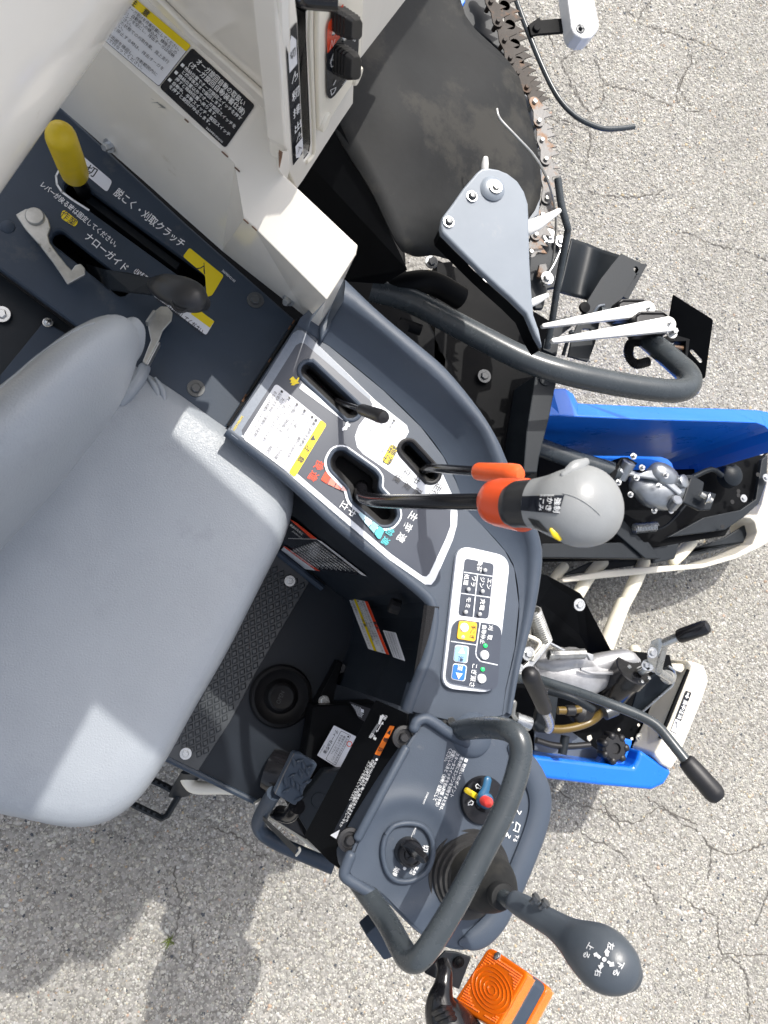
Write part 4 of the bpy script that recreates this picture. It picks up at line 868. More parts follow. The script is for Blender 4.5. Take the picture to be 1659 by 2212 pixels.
# ---------------------------------------------------------------- monitor panel
mo = rrect([(985, 1166), (1112, 1205), (1078, 1497), (945, 1493)], 30)
mo = rrect([U(480, 140), U(1140, 290), U(950, 1990), U(280, 1930)], 32, 6)
ZM = ZC+0.007
mon = prism('monitor_panel', D, mo, ZM, 0.008, 'decal_white', HV, bev=0.0012, label='white and black monitor panel with indicator lamps and buttons')
def grp(l, r): return rrect(l, r, 5)
g1 = [(560, 300), (940, 370), (865, 1082), (470, 1030)]; g2 = [(400, 1060), (1020, 1180), (960, 1960), (310, 1840)]
MA = 98.0
lb = [poly(grp([(553, 290), (948, 362), (868, 1090), (462, 1036)], 60), 'ink_grey'), poly(grp([(556, 294), (944, 365), (866, 1086), (466, 1033)], 58), 'decal_white'), poly(grp([(565, 310), (930, 380), (858, 1068), (482, 1022)], 50), 'decal_navy'),
      line([(557, 483), (908, 535)], 11, 'decal_white'), line([(525, 747), (880, 798)], 11, 'decal_white'), line([(722, 508), (668, 1045)], 12, 'decal_white'),
      text('負荷', 757, 335, 70, MA, wd=150), text('ワラ', 680, 528, 66, MA, wd=135), text('処理', 588, 508, 66, MA, wd=140), text('エン', 872, 560, 66, MA, wd=135), text('ジン', 783, 540, 66, MA, wd=140), text('モミ', 612, 788, 66, MA, wd=140), text('充電', 785, 815, 66, MA, wd=145),
      poly(grp([(420, 1060), (1020, 1145), (960, 1960), (320, 1850)], 120), 'decal_navy'),
      line([(748, 1100), (692, 1480), (700, 1530), (750, 1590), (960, 1635)], 12, 'decal_white'), line([(385, 1342), (700, 1388)], 11, 'decal_white'),
      text('刈', 880, 1140, 66, MA, wd=64), text('取', 868, 1262, 66, MA, wd=64), text('自動停止', 800, 1135, 64, MA, wd=240), text('こぎ深さ', 680, 1610, 74, MA, wd=300)]
label('monitor_print', onz(U, ZM), lb, mon, base=0.0005)
for l_, m_, nm in (([(500, 1085), (725, 1110), (700, 1350), (470, 1310)], 'button_yellow', 'yellow square button'), ([(450, 1385), (625, 1405), (600, 1620), (425, 1590)], 'button_pale_blue', 'pale blue arrow button'), ([(425, 1615), (600, 1640), (572, 1845), (398, 1815)], 'button_blue', 'deep blue arrow button')):
    if m_ != 'button_yellow': prism('button_frame', U, grp(l_, 38), ZM+0.0040, 0.003, 'decal_white', mon, bev=0)
    prism('square_button', U, grp(offset_poly(l_, -9 if m_ != 'button_yellow' else 0), 34), ZM+0.0050, 0.004, m_, mon, bev=0.0004, label=nm)
label('button_print', onz(U, ZM+0.0050), [text('手こぎ', 678, 1140, 64, MA, 'ink_black', wd=180), poly([(485, 1490), (540, 1415), (568, 1500)], 'ink_white'), ctext('浅', 515, 1560, 64, MA, 'ink_black'), poly([(452, 1730), (540, 1745), (488, 1815)], 'ink_white'), ctext('深', 505, 1672, 64, MA, 'ink_white')], mon, base=0.0004)
for x, y in ((562, 1172), (815, 1515), (780, 1808)):
    b_ = P(U, x, y, ZM+0.005); rd = 0.0053
    o = lathe('push_button', b_-UPZ*0.005, b_+UPZ, [(0, rd), (0.0055, rd), (0.0063, rd*0.9), (0.0066, 0.0002)], 'white_plastic', mon, seg=28)
    label('button_lettering', onz(U, ZM+0.0068), [text('入/切', x+8, y-46, 30, MA+20, 'ink_grey', wd=90, bold=False)], mon, base=0.0003)
for x, y, m_ in ((826, 458, 'led_off'), (620, 696, 'led_off'), (795, 720, 'led_off'), (586, 978, 'led_off'), (760, 1005, 'led_off'), (548, 1290, 'led_off'), (828, 1398, 'led_green'), (795, 1692, 'led_green')):
    b_ = P(U, x, y, ZM+(0.0048 if y == 1290 else 0.0052)); lathe('indicator_lamp', b_-UPZ*0.003, b_+UPZ, [(0, 0.0023), (0.0031, 0.0023), (0.0036, 0.0016), (0.0038, 0.0002)], m_, mon, seg=18, label='lit green indicator lamp' if m_ == 'led_green' else None)
# ---------------------------------------------------------------- levers on the console
th = tube('throttle_lever', [P(E, 690, 610, ZC-0.03), P(E, 740, 640, ZC+0.005), P(E, 870, 685, ZC+0.055)], 0.0031, 'black_gloss', HV, n=5, label='short black throttle lever in the upper slot')
a_, b_ = P(E, 868, 684, ZC+0.054), P(E, 1005, 732, ZC+0.098); ln = (b_-a_).length
lathe('grip', a_, b_, [(-0.002, 0.004), (0, 0.0060), (0.003, 0.0066), (ln*0.85, 0.0075), (ln, 0.0072), (ln+0.004, 0.006), (ln+0.0055, 0.0003)], 'black_plastic', th)
ml = tube('main_shift_lever', [P(S, 205, 730, ZC-0.035), P(S, 200, 830, ZC+0.006), P(S, 280, 872, ZC+0.03), P(S, 460, 895, ZC+0.07), P(S, 1000, 900, ZC+0.16), P(S, 1680, 900, ZC+0.235)], 0.0076, 'black_gloss', HV, seg=18, n=8, label='main shift lever with black shaft, red collar and grey grip')
ca_, cb_ = P(R, 520, 500, ZC+0.225), P(R, 800, 520, ZC+0.262); ln = (cb_-ca_).length
c0, c1 = P(R, 560, 500, ZC+0.225), P(R, 780, 525, ZC+0.255)
lathe('collar', c0, c1, [(-0.012, 0.008), (-0.009, 0.0150), (-0.003, 0.0195), (0.006, 0.0213), ((c1-c0).length+0.004, 0.0228), ((c1-c0).length+0.005, 0.020)], 'red_collar', ml, seg=36)
gp = [P(R, x, y, ZC+z) for x, y, z in [(740, 520, .262), (850, 515, .275), (980, 515, .288), (1110, 520, .300), (1230, 530, .305), (1340, 535, .303), (1435, 525, .296), (1500, 512, .288)]]
grip = tube('grip', gp, [0.0200, 0.0203, 0.0228, 0.0278, 0.0322, 0.0330, 0.0292, 0.0165], ['grip_grey', 'grip_dark'], ml, seg=44, n=6, rounded=True, squash=(0.8, 1.0), up=UPZ, label='grey moulded grip with bulging head and charcoal neck')
grip.data.polygons.foreach_set('material_index', [1 if (i//44) < 11 else 0 for i in range(len(grip.data.polygons))])
# black inlay with lettering, thumb pad and yellow button on the grip
def on_grip(x, y):
    d_ = ray(R, x, y); og = grip
    return None
from mathutils.bvhtree import BVHTree
def bvh(ob):
    me = ob.data; return BVHTree.FromPolygons([v.co for v in me.vertices], [tuple(p.vertices) for p in me.polygons])
def onmesh(q, tree, fall):
    def f(x, y):
        d_ = ray(q, x, y).normalized(); h = tree.ray_cast(CAM, d_)
        return h[0]-d_*0.0002 if h[0] is not None else P(q, x, y, fall)
    return f
def patch(name, q, l, tree, m, parent, fall, lift=0.0008, nx=14, lab=None):
    """a thin skin laid over a curved body inside outline l (quad corners)"""
    c = [Vector(p) for p in l]; v = []; f = []
    fm_ = onmesh(q, tree, fall)
    for j_ in range(nx+1):
        for i in range(nx+1):
            s, t = i/nx, j_/nx; p = (c[0]*(1-s)+c[1]*s)*(1-t)+(c[3]*(1-s)+c[2]*s)*t
            w_ = fm_(p.x, p.y); v.append(w_+(CAM-w_).normalized()*lift)
    for j_ in range(nx):
        for i in range(nx): a_ = j_*(nx+1)+i; f.append((a_, a_+1, a_+nx+2, a_+nx+1))
    return mk(name, v, f, m, parent, smooth=True, label=lab)
gt = bvh(grip)
patch('grip_inlay', R, [(785, 450), (1155, 440), (1105, 605), (775, 575)], gt, 'sticker_black', ml, 1.28, lab='black inlay with white lettering')
label('grip_lettering', onmesh(R, gt, 1.28), [ctext('強', 1088, 498, 58, 96), ctext('制', 1080, 565, 58, 96), ctext('か', 1020, 492, 54, 96), ctext('き', 1010, 552, 54, 96), ctext('こ', 948, 492, 54, 96), ctext('み', 940, 550, 54, 96), text('36098538100', 1060, 447, 22, 180, wd=125, bold=False)], ml, base=0.0016, step=0.0)
patch('thumb_pad', R, [(835, 640), (930, 665), (1020, 770), (900, 735)], gt, 'grip_dark', ml, 1.27)
tk = onmesh(R, gt, 1.27)(1080, 780)
tube('thumb_button', [onmesh(R, gt, 1.27)(1045, 742), tk, onmesh(R, gt, 1.27)(1118, 820)], [0.0022, 0.0035, 0.0022], 'switch_yellow', ml, seg=12, n=4, rounded=True, squash=(0.6, 1))
hk = onmesh(R, gt, 1.29)(1255, 205)
tube('finger_recess', [hk+Vector((-0.010, -0.006, -0.001)), hk, hk+Vector((0.010, 0.006, -0.001))], [0.003, 0.006, 0.003], 'grip_grey', ml, seg=12, n=4, rounded=True, squash=(0.5, 1))
gm_ = onmesh(R, gt, 1.29)
tube('mould_seam', [gm_(x, y) for x, y in [(1140, 428), (1200, 440), (1290, 478), (1370, 530), (1430, 580), (1465, 615)]], 0.0005, 'grip_grey', ml, seg=6, n=4)
bko = bpy.data.objects['seat_backrest']; bkt = bvh(bko); bm_ = onmesh(DQ, bkt, 1.2)
tube('backrest_seam', [bm_(x, y) for x, y in [(0, 1375), (100, 1290), (220, 1185), (340, 1095), (450, 1025), (540, 975), (620, 950)]], 0.0011, 'seat_vinyl', bko, seg=8, n=5)
sub = tube('range_shift_lever', [P(S, 880, 560, ZC-0.03), P(S, 900, 545, ZC+0.004), P(S, 980, 535, ZC+0.028), P(S, 1200, 550, ZC+0.07), P(S, 1470, 570, ZC+0.115)], 0.0052, 'black_gloss', HV, seg=16, n=7, label='range shift lever with orange grip')
a_, b_ = P(R, 395, 235, ZC+0.112), P(R, 755, 258, ZC+0.165); ln = (b_-a_).length
lathe('grip', a_, b_, [(-0.003, 0.005), (0, 0.0085), (0.003, 0.0094), (ln*0.8, 0.0104), (ln*0.97, 0.0098), (ln+0.003, 0.006), (ln+0.004, 0.0003)], 'orange_grip', sub, label='orange plastic grip')
# ---------------------------------------------------------------- steering console
st_out = [(915, 1548), (960, 1575), (1010, 1604), (1055, 1590), (1110, 1600), (1156, 1655), (1183, 1698), (1190, 1732), (1176, 1797), (1133, 1911), (1092, 1985), (1060, 2035), (1012, 2056), (968, 2052), (925, 2032), (895, 2010), (850, 1965), (812, 1930), (760, 1900), (742, 1878), (756, 1842), (773, 1803), (822, 1710), (875, 1614), (896, 1580)]
top = resample(crom(pts(D, st_out+[st_out[0]], ZS), 5), 140, True); c = sum(top, Vector())/140
rings = []
for s, dz in [(0.97, -0.06), (1.0, -0.03), (1.004, -0.016), (1.0, -0.007), (0.985, -0.001), (0.96, 0.0)]:
    rings.append([Vector((c.x+(p.x-c.x)*s, c.y+(p.y-c.y)*s, ZS+dz)) for p in top])
stc = loft('steering_console', rings, 'console_plastic', HV, label='dark grey moulded steering console with key switch and dial')
# top surface with barrel hollow between the ridges
G2 = 60; v = []; f = []; ctr = c
inner_r = rings[-1]
for k in range(16):
    s = 1-k/16
    for p in inner_r:
        w_ = Vector((c.x+(p.x-c.x)*s, c.y+(p.y-c.y)*s, ZS)); v.append(w_)
v.append(Vector((c.x, c.y, ZS))); n = len(inner_r)
cyl0, cyl1 = P(L, 590, 560, ZS), P(L, 420, 760, ZS); barrel_c = P(L, 560, 560, ZS)
tow = [P(L2, 480, 560, ZS)]
bowl_c = P(L2, 400, 1180, ZS); bowl2 = P(L, 1290, 1000, ZS)
for p in v:
    d_ = (p-P(L2, 480, 470, ZS)).length; p.z += 0.0006
    d_ = (p-bowl_c).length
    if d_ < 0.075: p.z += 0.003*math.exp(-((d_-0.058)/0.010)**2)
for k in range(15):
    for i in range(n): f.append((k*n+i, k*n+(i+1) % n, (k+1)*n+(i+1) % n, (k+1)*n+i))
for i in range(n): f.append((15*n+i, 15*n+(i+1) % n, 16*n))
top_o = mk('console_top', v, f, 'console_plastic', stc, smooth=True)
stt = bvh(top_o); TOPM = lambda q: onmesh(q, stt, ZS)
# ridge lines near the front plate and outer lip
tube('moulded_ridge', [p+UPZ*0.004 for p in pts(L, [(540, 275), (560, 232), (600, 212), (650, 225), (760, 300), (880, 370)], ZS)], 0.006, 'console_plastic', stc, seg=12, n=5, rounded=True)
tube('moulded_ridge', [p+UPZ*0.003 for p in pts(L, [(178, 985), (330, 700), (487, 410)], ZS)], 0.005, 'console_plastic', stc, seg=12, n=0, rounded=True)
tube('moulded_ridge', [p+UPZ*0.002 for p in pts(L, [(130, 1105), (100, 1180), (95, 1240), (180, 1300), (300, 1370)], ZS)], 0.006, 'console_plastic', stc, seg=12, n=5, rounded=True)
lipp = [P(L, x, y, ZS+0.002) for x, y in [(1185, 390), (1260, 500), (1340, 620), (1372, 760), (1345, 920), (1260, 1150), (1160, 1380)]]+[P(M, x, y, ZS+0.002) for x, y in [(650, 560), (590, 690), (500, 790), (420, 835), (350, 850)]]
tube('outer_lip', lipp, [0.004]+[0.009]*9+[0.007, 0.002], 'console_plastic', stc, seg=14, n=5, rounded=True, squash=(0.75, 1.5), up=UPZ)
prism('rear_shelf', D, [(888, 1538), (1010, 1604), (1056, 1590), (1106, 1545), (1085, 1500), (905, 1480)], ZC-0.004, 0.05, 'console_plastic', stc, bev=0.002)
bolt(L2, 775, 80, ZC-0.003, 0.0085, stc, 'dark_bolt')
tube('seam_line', pts(L, [(640, 82), (780, 150), (930, 232)], ZC-0.0035), 0.0006, 'void_black', stc, seg=6, n=0)
# black front plate with stickers
fpz = [(811, 1512, 0.965), (880, 1542, ZS-0.006), (875, 1614, ZS-0.010), (822, 1710, ZS-0.012), (773, 1803, ZS-0.014), (742, 1884, ZS-0.018), (711, 1862, 0.985), (656, 1806, 0.925)]
plate = prism('column_front_plate', None, [P(D, *p) for p in fpz], None, 0.004, 'black_paint', HV, bev=0.001, label='black steel plate in front of the steering console with stickers')
PL = plane3(K, P(D, 811, 1512, 0.965), P(D, 875, 1614, ZS-0.010), P(D, 656, 1806, 0.925))
pn = (P(D, 875, 1614, ZS-0.01)-P(D, 811, 1512, 0.965)).cross(P(D, 656, 1806, 0.925)-P(D, 811, 1512, 0.965)).normalized()
if pn.z < 0: pn = -pn
bpy.data.objects.remove(plate)
plate = prism('column_front_plate', None, [PL(*[(a_-b_)/0.26455 for a_, b_ in zip((x, y), K(0, 0))]) for x, y, z in fpz], None, 0.004, 'black_paint', HV, bev=0.001, dirv=-pn, label='black steel plate in front of the steering console with stickers')
label('slide_label', PL, [line([(1265, 450), (1235, 520)], 16, 'ink_white'), poly([(1245, 450), (1280, 455), (1225, 525)], 'ink_white'), line([(1225, 530), (1185, 590)], 22, 'ink_grey'), line([(1225, 575), (1262, 508)], 6, 'ink_white'), poly([(1270, 500), (1250, 520), (1270, 528)], 'ink_white'), poly([(1212, 590), (1212, 570), (1232, 578)], 'ink_white'),
    ctext('作', 1292, 462, 24, 118), ctext('業', 1282, 478, 24, 118), ctext('駐', 1180, 608, 24, 118), ctext('車', 1168, 625, 24, 118), ctext('位', 1196, 622, 24, 118), ctext('置', 1205, 640, 24, 118)], plate, nrm=pn, base=0.001, step=0.0001)
label('neutral_warning_label', PL, [poly([(1198, 768), (1245, 782), (940, 1400), (860, 1400)], 'sticker_black'), poly(rrect([(1322, 535), (1362, 540), (1240, 782), (1198, 766)], 6), 'sticker_orange'), poly([(1300, 595), (1332, 565), (1325, 612)], 'ink_black'), ctext('警', 1287, 650, 36, 118, 'ink_black'), ctext('告', 1248, 730, 36, 118, 'ink_black'),
    text('● 中立<N>位置でも動く場合がありますので、', 1222, 800, 25, 116.3, wd=590), text('機械から離れる時は、平坦な場所で駐車ブレーキをか', 1190, 815, 25, 116.3, wd=610), text('エンジンを停止してください。', 1162, 825, 25, 116.3, wd=360)], plate, nrm=pn, base=0.001, step=0.0001)
label('peeled_corner', PL, [poly([(845, 1430), (905, 1395), (925, 1385), (895, 1460)], 'sticker_white')], plate, nrm=pn, base=0.003)
for q_, x, y in ((L, 482, 338), (L, 128, 1010)):
    b_ = P(q_, x, y, ZS-0.002); lathe('mounting_bolt', b_-UPZ*0.004, b_+UPZ, [(0, 0.0125), (0.004, 0.0125), (0.0045, 0.009), (0.002, 0.0085), (0.002, 0.005), (0.007, 0.005), (0.008, 0.004), (0.008, 0.0002)], 'black_plastic', stc, seg=24)
# column body below
col_b = [(690, 370), (1200, 345), (1440, 440), (1200, 900), (900, 1560), (620, 1445), (560, 1260), (480, 1190), (600, 900), (650, 640)]
cb = prism('column_housing', K, col_b, 0.66, 0.06, 'black_paint', HV, bev=0.003, label='dark steel housing at the foot of the steering column')
prism('housing_cover', K, [(545, 1190), (780, 900), (960, 890), (660, 1430), (545, 1240)], 0.69, 0.03, 'dark_steel', cb, bev=0.003)
lathe('cover_plug', P(K, 735, 1140, 0.69), P(K, 735, 1140, 0.69)+UPZ, [(0, 0.011), (0.0015, 0.0105), (0.002, 0.0002)], 'dark_steel', cb, seg=20)
wq = quadmap(K, [(1042, 622), (905, 890), (722, 775), (860, 530)], z=0.668, wd=300, ht=215)
label('diesel_label', wq[0], [rect(0, 0, 300, 215, 'sticker_white', 8), rect(14, 44, 290, 140, 'ink_black', 10), rect(17, 47, 287, 137, 'sticker_white', 9), poly(circ(80, 24, 24), 'sticker_red'), poly(circ(80, 24, 18), 'sticker_white'),
    text('● 火災のおそれがあるので', 22, 62, 22, 0, 'ink_black', wd=255, bold=False), text('給油するときはエンジン', 40, 90, 22, 0, 'ink_black', wd=232, bold=False), text('を止めてください。', 40, 116, 22, 0, 'ink_black', wd=185, bold=False), text('ディーゼル軽油', 24, 172, 34, 0, 'ink_black', wd=225), text('36098560', 190, 205, 14, 0, 'ink_grey', wd=80, bold=False)], cb, nrm=wq[1], lab='white fuel sticker with small print')
wq = quadmap(K, [(985, 335), (1160, 395), (1110, 500), (1060, 470)], z=0.668, wd=160, ht=130)
label('wiring_label', wq[0], [rect(0, 0, 160, 130, 'ink_black', 4)]+[line([(10+14*i, 20), (25+12*i, 60), (14+14*i, 110)], 4, 'ink_white') for i in range(6)]+[rect(80, 30, 110, 60, 'sticker_white'), ctext('ア', 95, 80, 26, 0)], cb, nrm=wq[1])
br = prism('pivot_bracket', K, [(895, 0), (935, 20), (870, 260), (850, 420), (800, 450), (700, 360)], ZF+0.045, 0.03, 'black_paint', cb, bev=0.002)
bolt(K, 778, 335, ZF+0.048, 0.0085, br, 'zinc'); bolt(K, 662, 520, ZF+0.004, 0.0085, cb, 'dark_bolt', washer=False)
tube('parking_rod', [P(K, 800, 440, ZF+0.04), P(K, 640, 750, ZF+0.05)], 0.009, 'black_gloss', cb, n=0)
lathe('floor_socket', P(K, 330, 890, ZF+0.002), P(K, 330, 890, ZF+0.002)+Vector((0.6, -0.2, 0.25)), [(0, 0.033), (0.01, 0.034), (0.055, 0.030), (0.056, 0.0002)], 'black_gloss', cb, seg=30)
# brake pedal
PDL = plane3(K, P(K, 540, 760, 0.745), P(K, 720, 850, 0.725), P(K, 390, 1090, 0.73))
pdn = (PDL(720, 850)-PDL(540, 760)).cross(PDL(390, 1090)-PDL(540, 760)).normalized()
if pdn.z < 0: pdn = -pdn
ped = prism('brake_pedal', None, [PDL(x, y) for x, y in rrect([(535, 755), (590, 762), (732, 850), (548, 1195), (376, 1095)], 25)], None, 0.010, 'panel_steel', HV, bev=0.003, dirv=-pdn, label='brake pedal pad of checkered dark steel')
for i, (x, y, a_) in enumerate([(530, 830, 75), (570, 822, -20), (610, 860, 70), (520, 940, -28), (585, 925, 70), (640, 905, 72), (460, 990, 78), (560, 1030, 75), (640, 990, -25), (470, 1060, -28), (590, 1060, 78), (570, 1130, -25), (665, 870, -22), (520, 1000, 80)]):
    r_ = math.radians(a_); dx, dy = math.cos(r_)*42, math.sin(r_)*42
    tube('tread_bar', [PDL(x-dx, y-dy), PDL(x, y)+pdn*0.0012, PDL(x+dx, y+dy)], [0.0008, 0.0028, 0.0008], 'panel_steel', ped, seg=8, n=3)
tube('pedal_arm', [P(K, 560, 1190, 0.70), P(K, 500, 1260, 0.67), P(K, 420, 1250, 0.64)], 0.012, 'black_gloss', ped, n=4)
tube('worn_edge', [PDL(535, 760), PDL(450, 930), PDL(380, 1090)], 0.0008, 'chain_rust', ped, seg=6, n=0)
gr = tube('guard_rod', [P(K, 372, 1085, 0.71), P(K, 330, 1150, 0.69), P(K, 285, 1230, 0.66), P(K, 245, 1320, 0.63), P(K, 262, 1390, 0.62), P(K, 330, 1450, 0.62), P(K, 480, 1530, 0.63), P(K, 860, 1690, 0.65)], 0.011, 'panel_steel', HV, n=6, label='bent grey guard rod beside the pedal')
prism('flat_bar', None, [P(K, 215, 1240, 0.655), P(K, 250, 1245, 0.67), P(K, 560, 1530, 0.70), P(K, 545, 1590, 0.685)], None, 0.003, 'dark_steel', gr, bev=0.0006)
tube('bare_edge', [P(K, 575, 1528, 0.702), P(K, 582, 1555, 0.70), P(K, 552, 1594, 0.69)], 0.0018, 'cream_plastic', gr, seg=8, n=3)
tube('cream_strip', [P(K, 330, 1275, 0.60), P(K, 500, 1370, 0.60), P(K, 800, 1610, 0.60)], 0.004, 'cream_plastic', gr, seg=8, n=3)
prism('column_side', K, [(330, 1260), (540, 1240), (660, 1430), (640, 1470), (350, 1290)], 0.63, 0.03, 'black_gloss', cb, bev=0.003)
lathe('pivot_nut', P(K, 260, 1190, 0.63), P(K, 260, 1190, 0.63)+UPZ, [(0, 0.012), (0.01, 0.011), (0.011, 0.0002)], 'worn_steel', gr, seg=6, smooth=False)
# step hanging below the floor edge
step = tube('boarding_step', [P(NN, 1050, 190, 0.50), P(NN, 1010, 250, 0.42), P(NN, 975, 320, 0.36)], 0.012, 'dark_steel', HV, n=0, squash=(0.4, 1.6), label='dark steel boarding step below the floor edge')
for l_ in ([(975, 320), (910, 430), (880, 445), (840, 425), (705, 360)], [(975, 315), (900, 270), (800, 225)], [(705, 360), (660, 330), (700, 210)]):
    tube('step_bar', [P(NN, x, y, 0.36) for x, y in l_], 0.0085, 'dark_steel', step, n=0, squash=(1.3, 0.7), seg=8, up=UPZ)
for k in range(5): prism('grip_tooth', NN, [(715+k*30, 352+k*15), (730+k*30, 360+k*15), (722+k*30, 375+k*15), (708+k*30, 367+k*15)], 0.374, 0.006, 'dark_steel', step, bev=0.001)
for k in range(4): prism('grip_tooth', NN, [(815+k*30, 222+k*15), (830+k*30, 230+k*15), (824+k*30, 243+k*15), (810+k*30, 236+k*15)], 0.374, 0.006, 'dark_steel', step, bev=0.001)
tube('white_side_pipe', [P(NN, 1000, 180, 0.46), P(NN, 1025, 245, 0.45), P(NN, 1075, 278, 0.45), P(NN, 1240, 280, 0.45), P(NN, 1500, 300, 0.45)], 0.011, 'cream_plastic', HV, n=6, label='cream painted pipe under the floor edge')
# ---------------------------------------------------------------- switches on the steering console
kc_ = P(L2, 425, 1140, ZS)
ring = loft('key_bezel_ridge', sweep(crom([P(L2, x, y, ZS+0.004) for x, y in [(250, 1010), (320, 935), (450, 915), (560, 950), (625, 1060), (625, 1200), (570, 1320), (450, 1385), (330, 1380), (260, 1310), (225, 1180), (230, 1080), (250, 1010)]], 5), 0.0030, 14), 'console_plastic', stc, cap=False)
ks = lathe('key_switch', kc_-UPZ*0.004, kc_+UPZ, [(0, 0.0150), (0.010, 0.0146), (0.018, 0.0135), (0.0195, 0.0125), (0.0195, 0.0105), (0.017, 0.010), (0.017, 0.0075), (0.0195, 0.007), (0.022, 0.0002)], 'black_gloss', HV, seg=36, label='round black starter key switch')
label('key_lettering', TOPM(L2), [poly(circ(528, 1122, 15), 'ink_white'), poly(circ(462, 1258, 14), 'ink_white'), poly(circ(398, 1282, 14), 'ink_white'), ctext('切', 568, 1118, 54, 100), text('予熱', 498, 1255, 52, 120, wd=90), text('始動', 345, 1275, 52, 120, wd=90), text('16648-63290', 498, 930, 14, 108, wd=80, bold=False), line([(490, 935), (450, 1030)], 3, 'ink_white')], stc, base=0.0012, step=0.0)
key = mk('ignition_key', *(lambda q0: prism_data(q0, 0.006, dirv=Vector((0.35, 0.3, -0.2)).normalized()))([P(L2, 360, 1095, ZS+0.019), P(L2, 395, 1085, ZS+0.022), P(L2, 480, 1140, ZS+0.045), P(L2, 560, 1205, ZS+0.056), P(L2, 575, 1245, ZS+0.052), P(L2, 545, 1252, ZS+0.043), P(L2, 440, 1185, ZS+0.022)]), 'black_gloss', None, bev=0.0012, label='black plastic ignition key turned in the starter switch')
key['category'] = 'key'
dc = P(L2, 1030, 722, ZS)
dial = lathe('light_switch_dial', dc-UPZ*0.003, dc+UPZ, [(0, 0.0255), (0.007, 0.0255), (0.009, 0.0242), (0.0095, 0.0115), (0.014, 0.011), (0.015, 0.010), (0.017, 0.0002)], 'black_gloss', HV, seg=40, label='black combination light switch with blue, yellow and red knobs')
ZD = ZS+0.010
a_, b_ = P(L2, 905, 645, ZD), P(L2, 1000, 705, ZD)
tube('yellow_pointer', [a_, a_.lerp(b_, 0.5)+UPZ*0.001, b_], [0.0032, 0.0032, 0.0032], 'switch_yellow', dial, seg=10, n=0, rounded=True, squash=(0.6, 1), up=UPZ)
b0 = P(L2, 1045, 720, ZD+0.004)
lathe('blue_knob', b0, b0+UPZ, [(0, 0.0085), (0.008, 0.0082), (0.009, 0.0075), (0.011, 0.0002)], 'switch_blue', dial, seg=28)
tube('blue_pointer', [P(L2, 1040, 690, ZD+0.010), P(L2, 1065, 630, ZD+0.010), P(L2, 1080, 560, ZD+0.009)], [0.006, 0.0045, 0.0045], 'switch_blue', dial, seg=12, n=3, rounded=True, squash=(0.5, 1), up=UPZ)
b0 = P(L2, 1062, 735, ZD+0.015)
lathe('red_button', b0, b0+Vector((0.1, 0, 1)), [(-0.004, 0.0056), (0.007, 0.0054), (0.0085, 0.0045), (0.013, 0.0002)], 'switch_red', dial, seg=24)
for x, y in ((1000, 615), (940, 745)):
    label('arrow_mark', onz(L2, ZD), [ring_line([(x-22, y-8), (x-8, y-24), (x+2, y-12), (x+22, y+4), (x+12, y+20), (x-8, y+6), (x-12, y+18)] if y < 700 else [(x-22, y+2), (x-2, y-10), (x, y-20), (x+20, y-4), (x+8, y+22), (x-2, y+14), (x-22, y+22)], 6, 'ink_white')], dial, base=0.001)
label('handling_label', TOPM(L2), [text('■ 取扱いのポイント', 905, 385, 34, 112, wd=340), text('寒冷時にエンジンを始動するときは、', 868, 372, 34, 112, wd=470), text('スタータスイッチを約6秒間〈予熱〉', 835, 340, 34, 112, wd=470), text('位置にしたあと〈始動〉位置にして', 805, 320, 34, 112, wd=440), text('ください。', 778, 300, 34, 112, wd=120), text('35948546600', 592, 660, 20, 113, wd=105, bold=False)], stc, base=0.0012, step=0.0)
label('lift_symbols', TOPM(L2), [line([(1300, 835), (1312, 800), (1335, 842), (1350, 815)], 8, 'ink_white'), line([(1265, 912), (1285, 905)], 8, 'ink_white'), line([(1300, 960), (1310, 905), (1340, 930), (1325, 985), (1285, 970), (1300, 960)], 8, 'ink_white'), line([(1225, 1020), (1235, 990), (1250, 1035), (1262, 1015)], 8, 'ink_white'), text('下る', 1318, 1005, 38, 112, wd=62)], stc, base=0.0012, step=0.0)
# steering lever with bellows boot
bo0 = P(L, 915, 1215, ZS); bo1 = P(L, 1150, 1370, ZS+0.10); bl = (bo1-bo0).length
axv = (bo1-bo0).normalized()
prof = []
bw = P(L, 905, 1225, ZS-0.002)
for k in range(5): prof += [(0.002+k*0.0038, 0.0465-k*0.0045), (0.0042+k*0.0038, 0.0460-k*0.0045), (0.0028+k*0.0038, 0.0425-k*0.0045)]
stl = lathe('steering_lever', bw, bw+UPZ, [(0, 0.0480)]+prof+[(0.026, 0.022), (0.026, 0.0002)], 'lip_rubber', HV, seg=56, label='power steering lever with ribbed rubber boot and dark grey knob')
dr = [P(L, x, y, ZS+z) for x, y, z in [(960, 1240, 0.012), (1010, 1270, 0.030), (1060, 1305, 0.050), (1110, 1340, 0.070), (1135, 1360, 0.082)]]
tube('rubber_dome', dr, [0.0320, 0.0310, 0.0265, 0.0185, 0.0105], 'rubber', stl, seg=44, n=6)
a_ = P(M, 620, 545, ZS+0.083); b_ = P(M, 720, 605, ZS+0.112)
lathe('boot_collar', a_, b_, [(-0.006, 0.0125), (0, 0.0130), (0.003, 0.0122), (0.004, 0.008)], 'rubber', stl, seg=28)
tube('shaft', [a_, b_, P(M, 760, 625, ZS+0.12)], 0.0075, 'rail_grey', stl, n=0)
kp = [P(M, x, y, ZS+z) for x, y, z in [(705, 580, .112), (760, 612, .120), (850, 665, .135), (960, 730, .152), (1060, 800, .168), (1150, 865, .183), (1240, 925, .196), (1330, 985, .206), (1410, 1035, .210), (1455, 1065, .209)]]
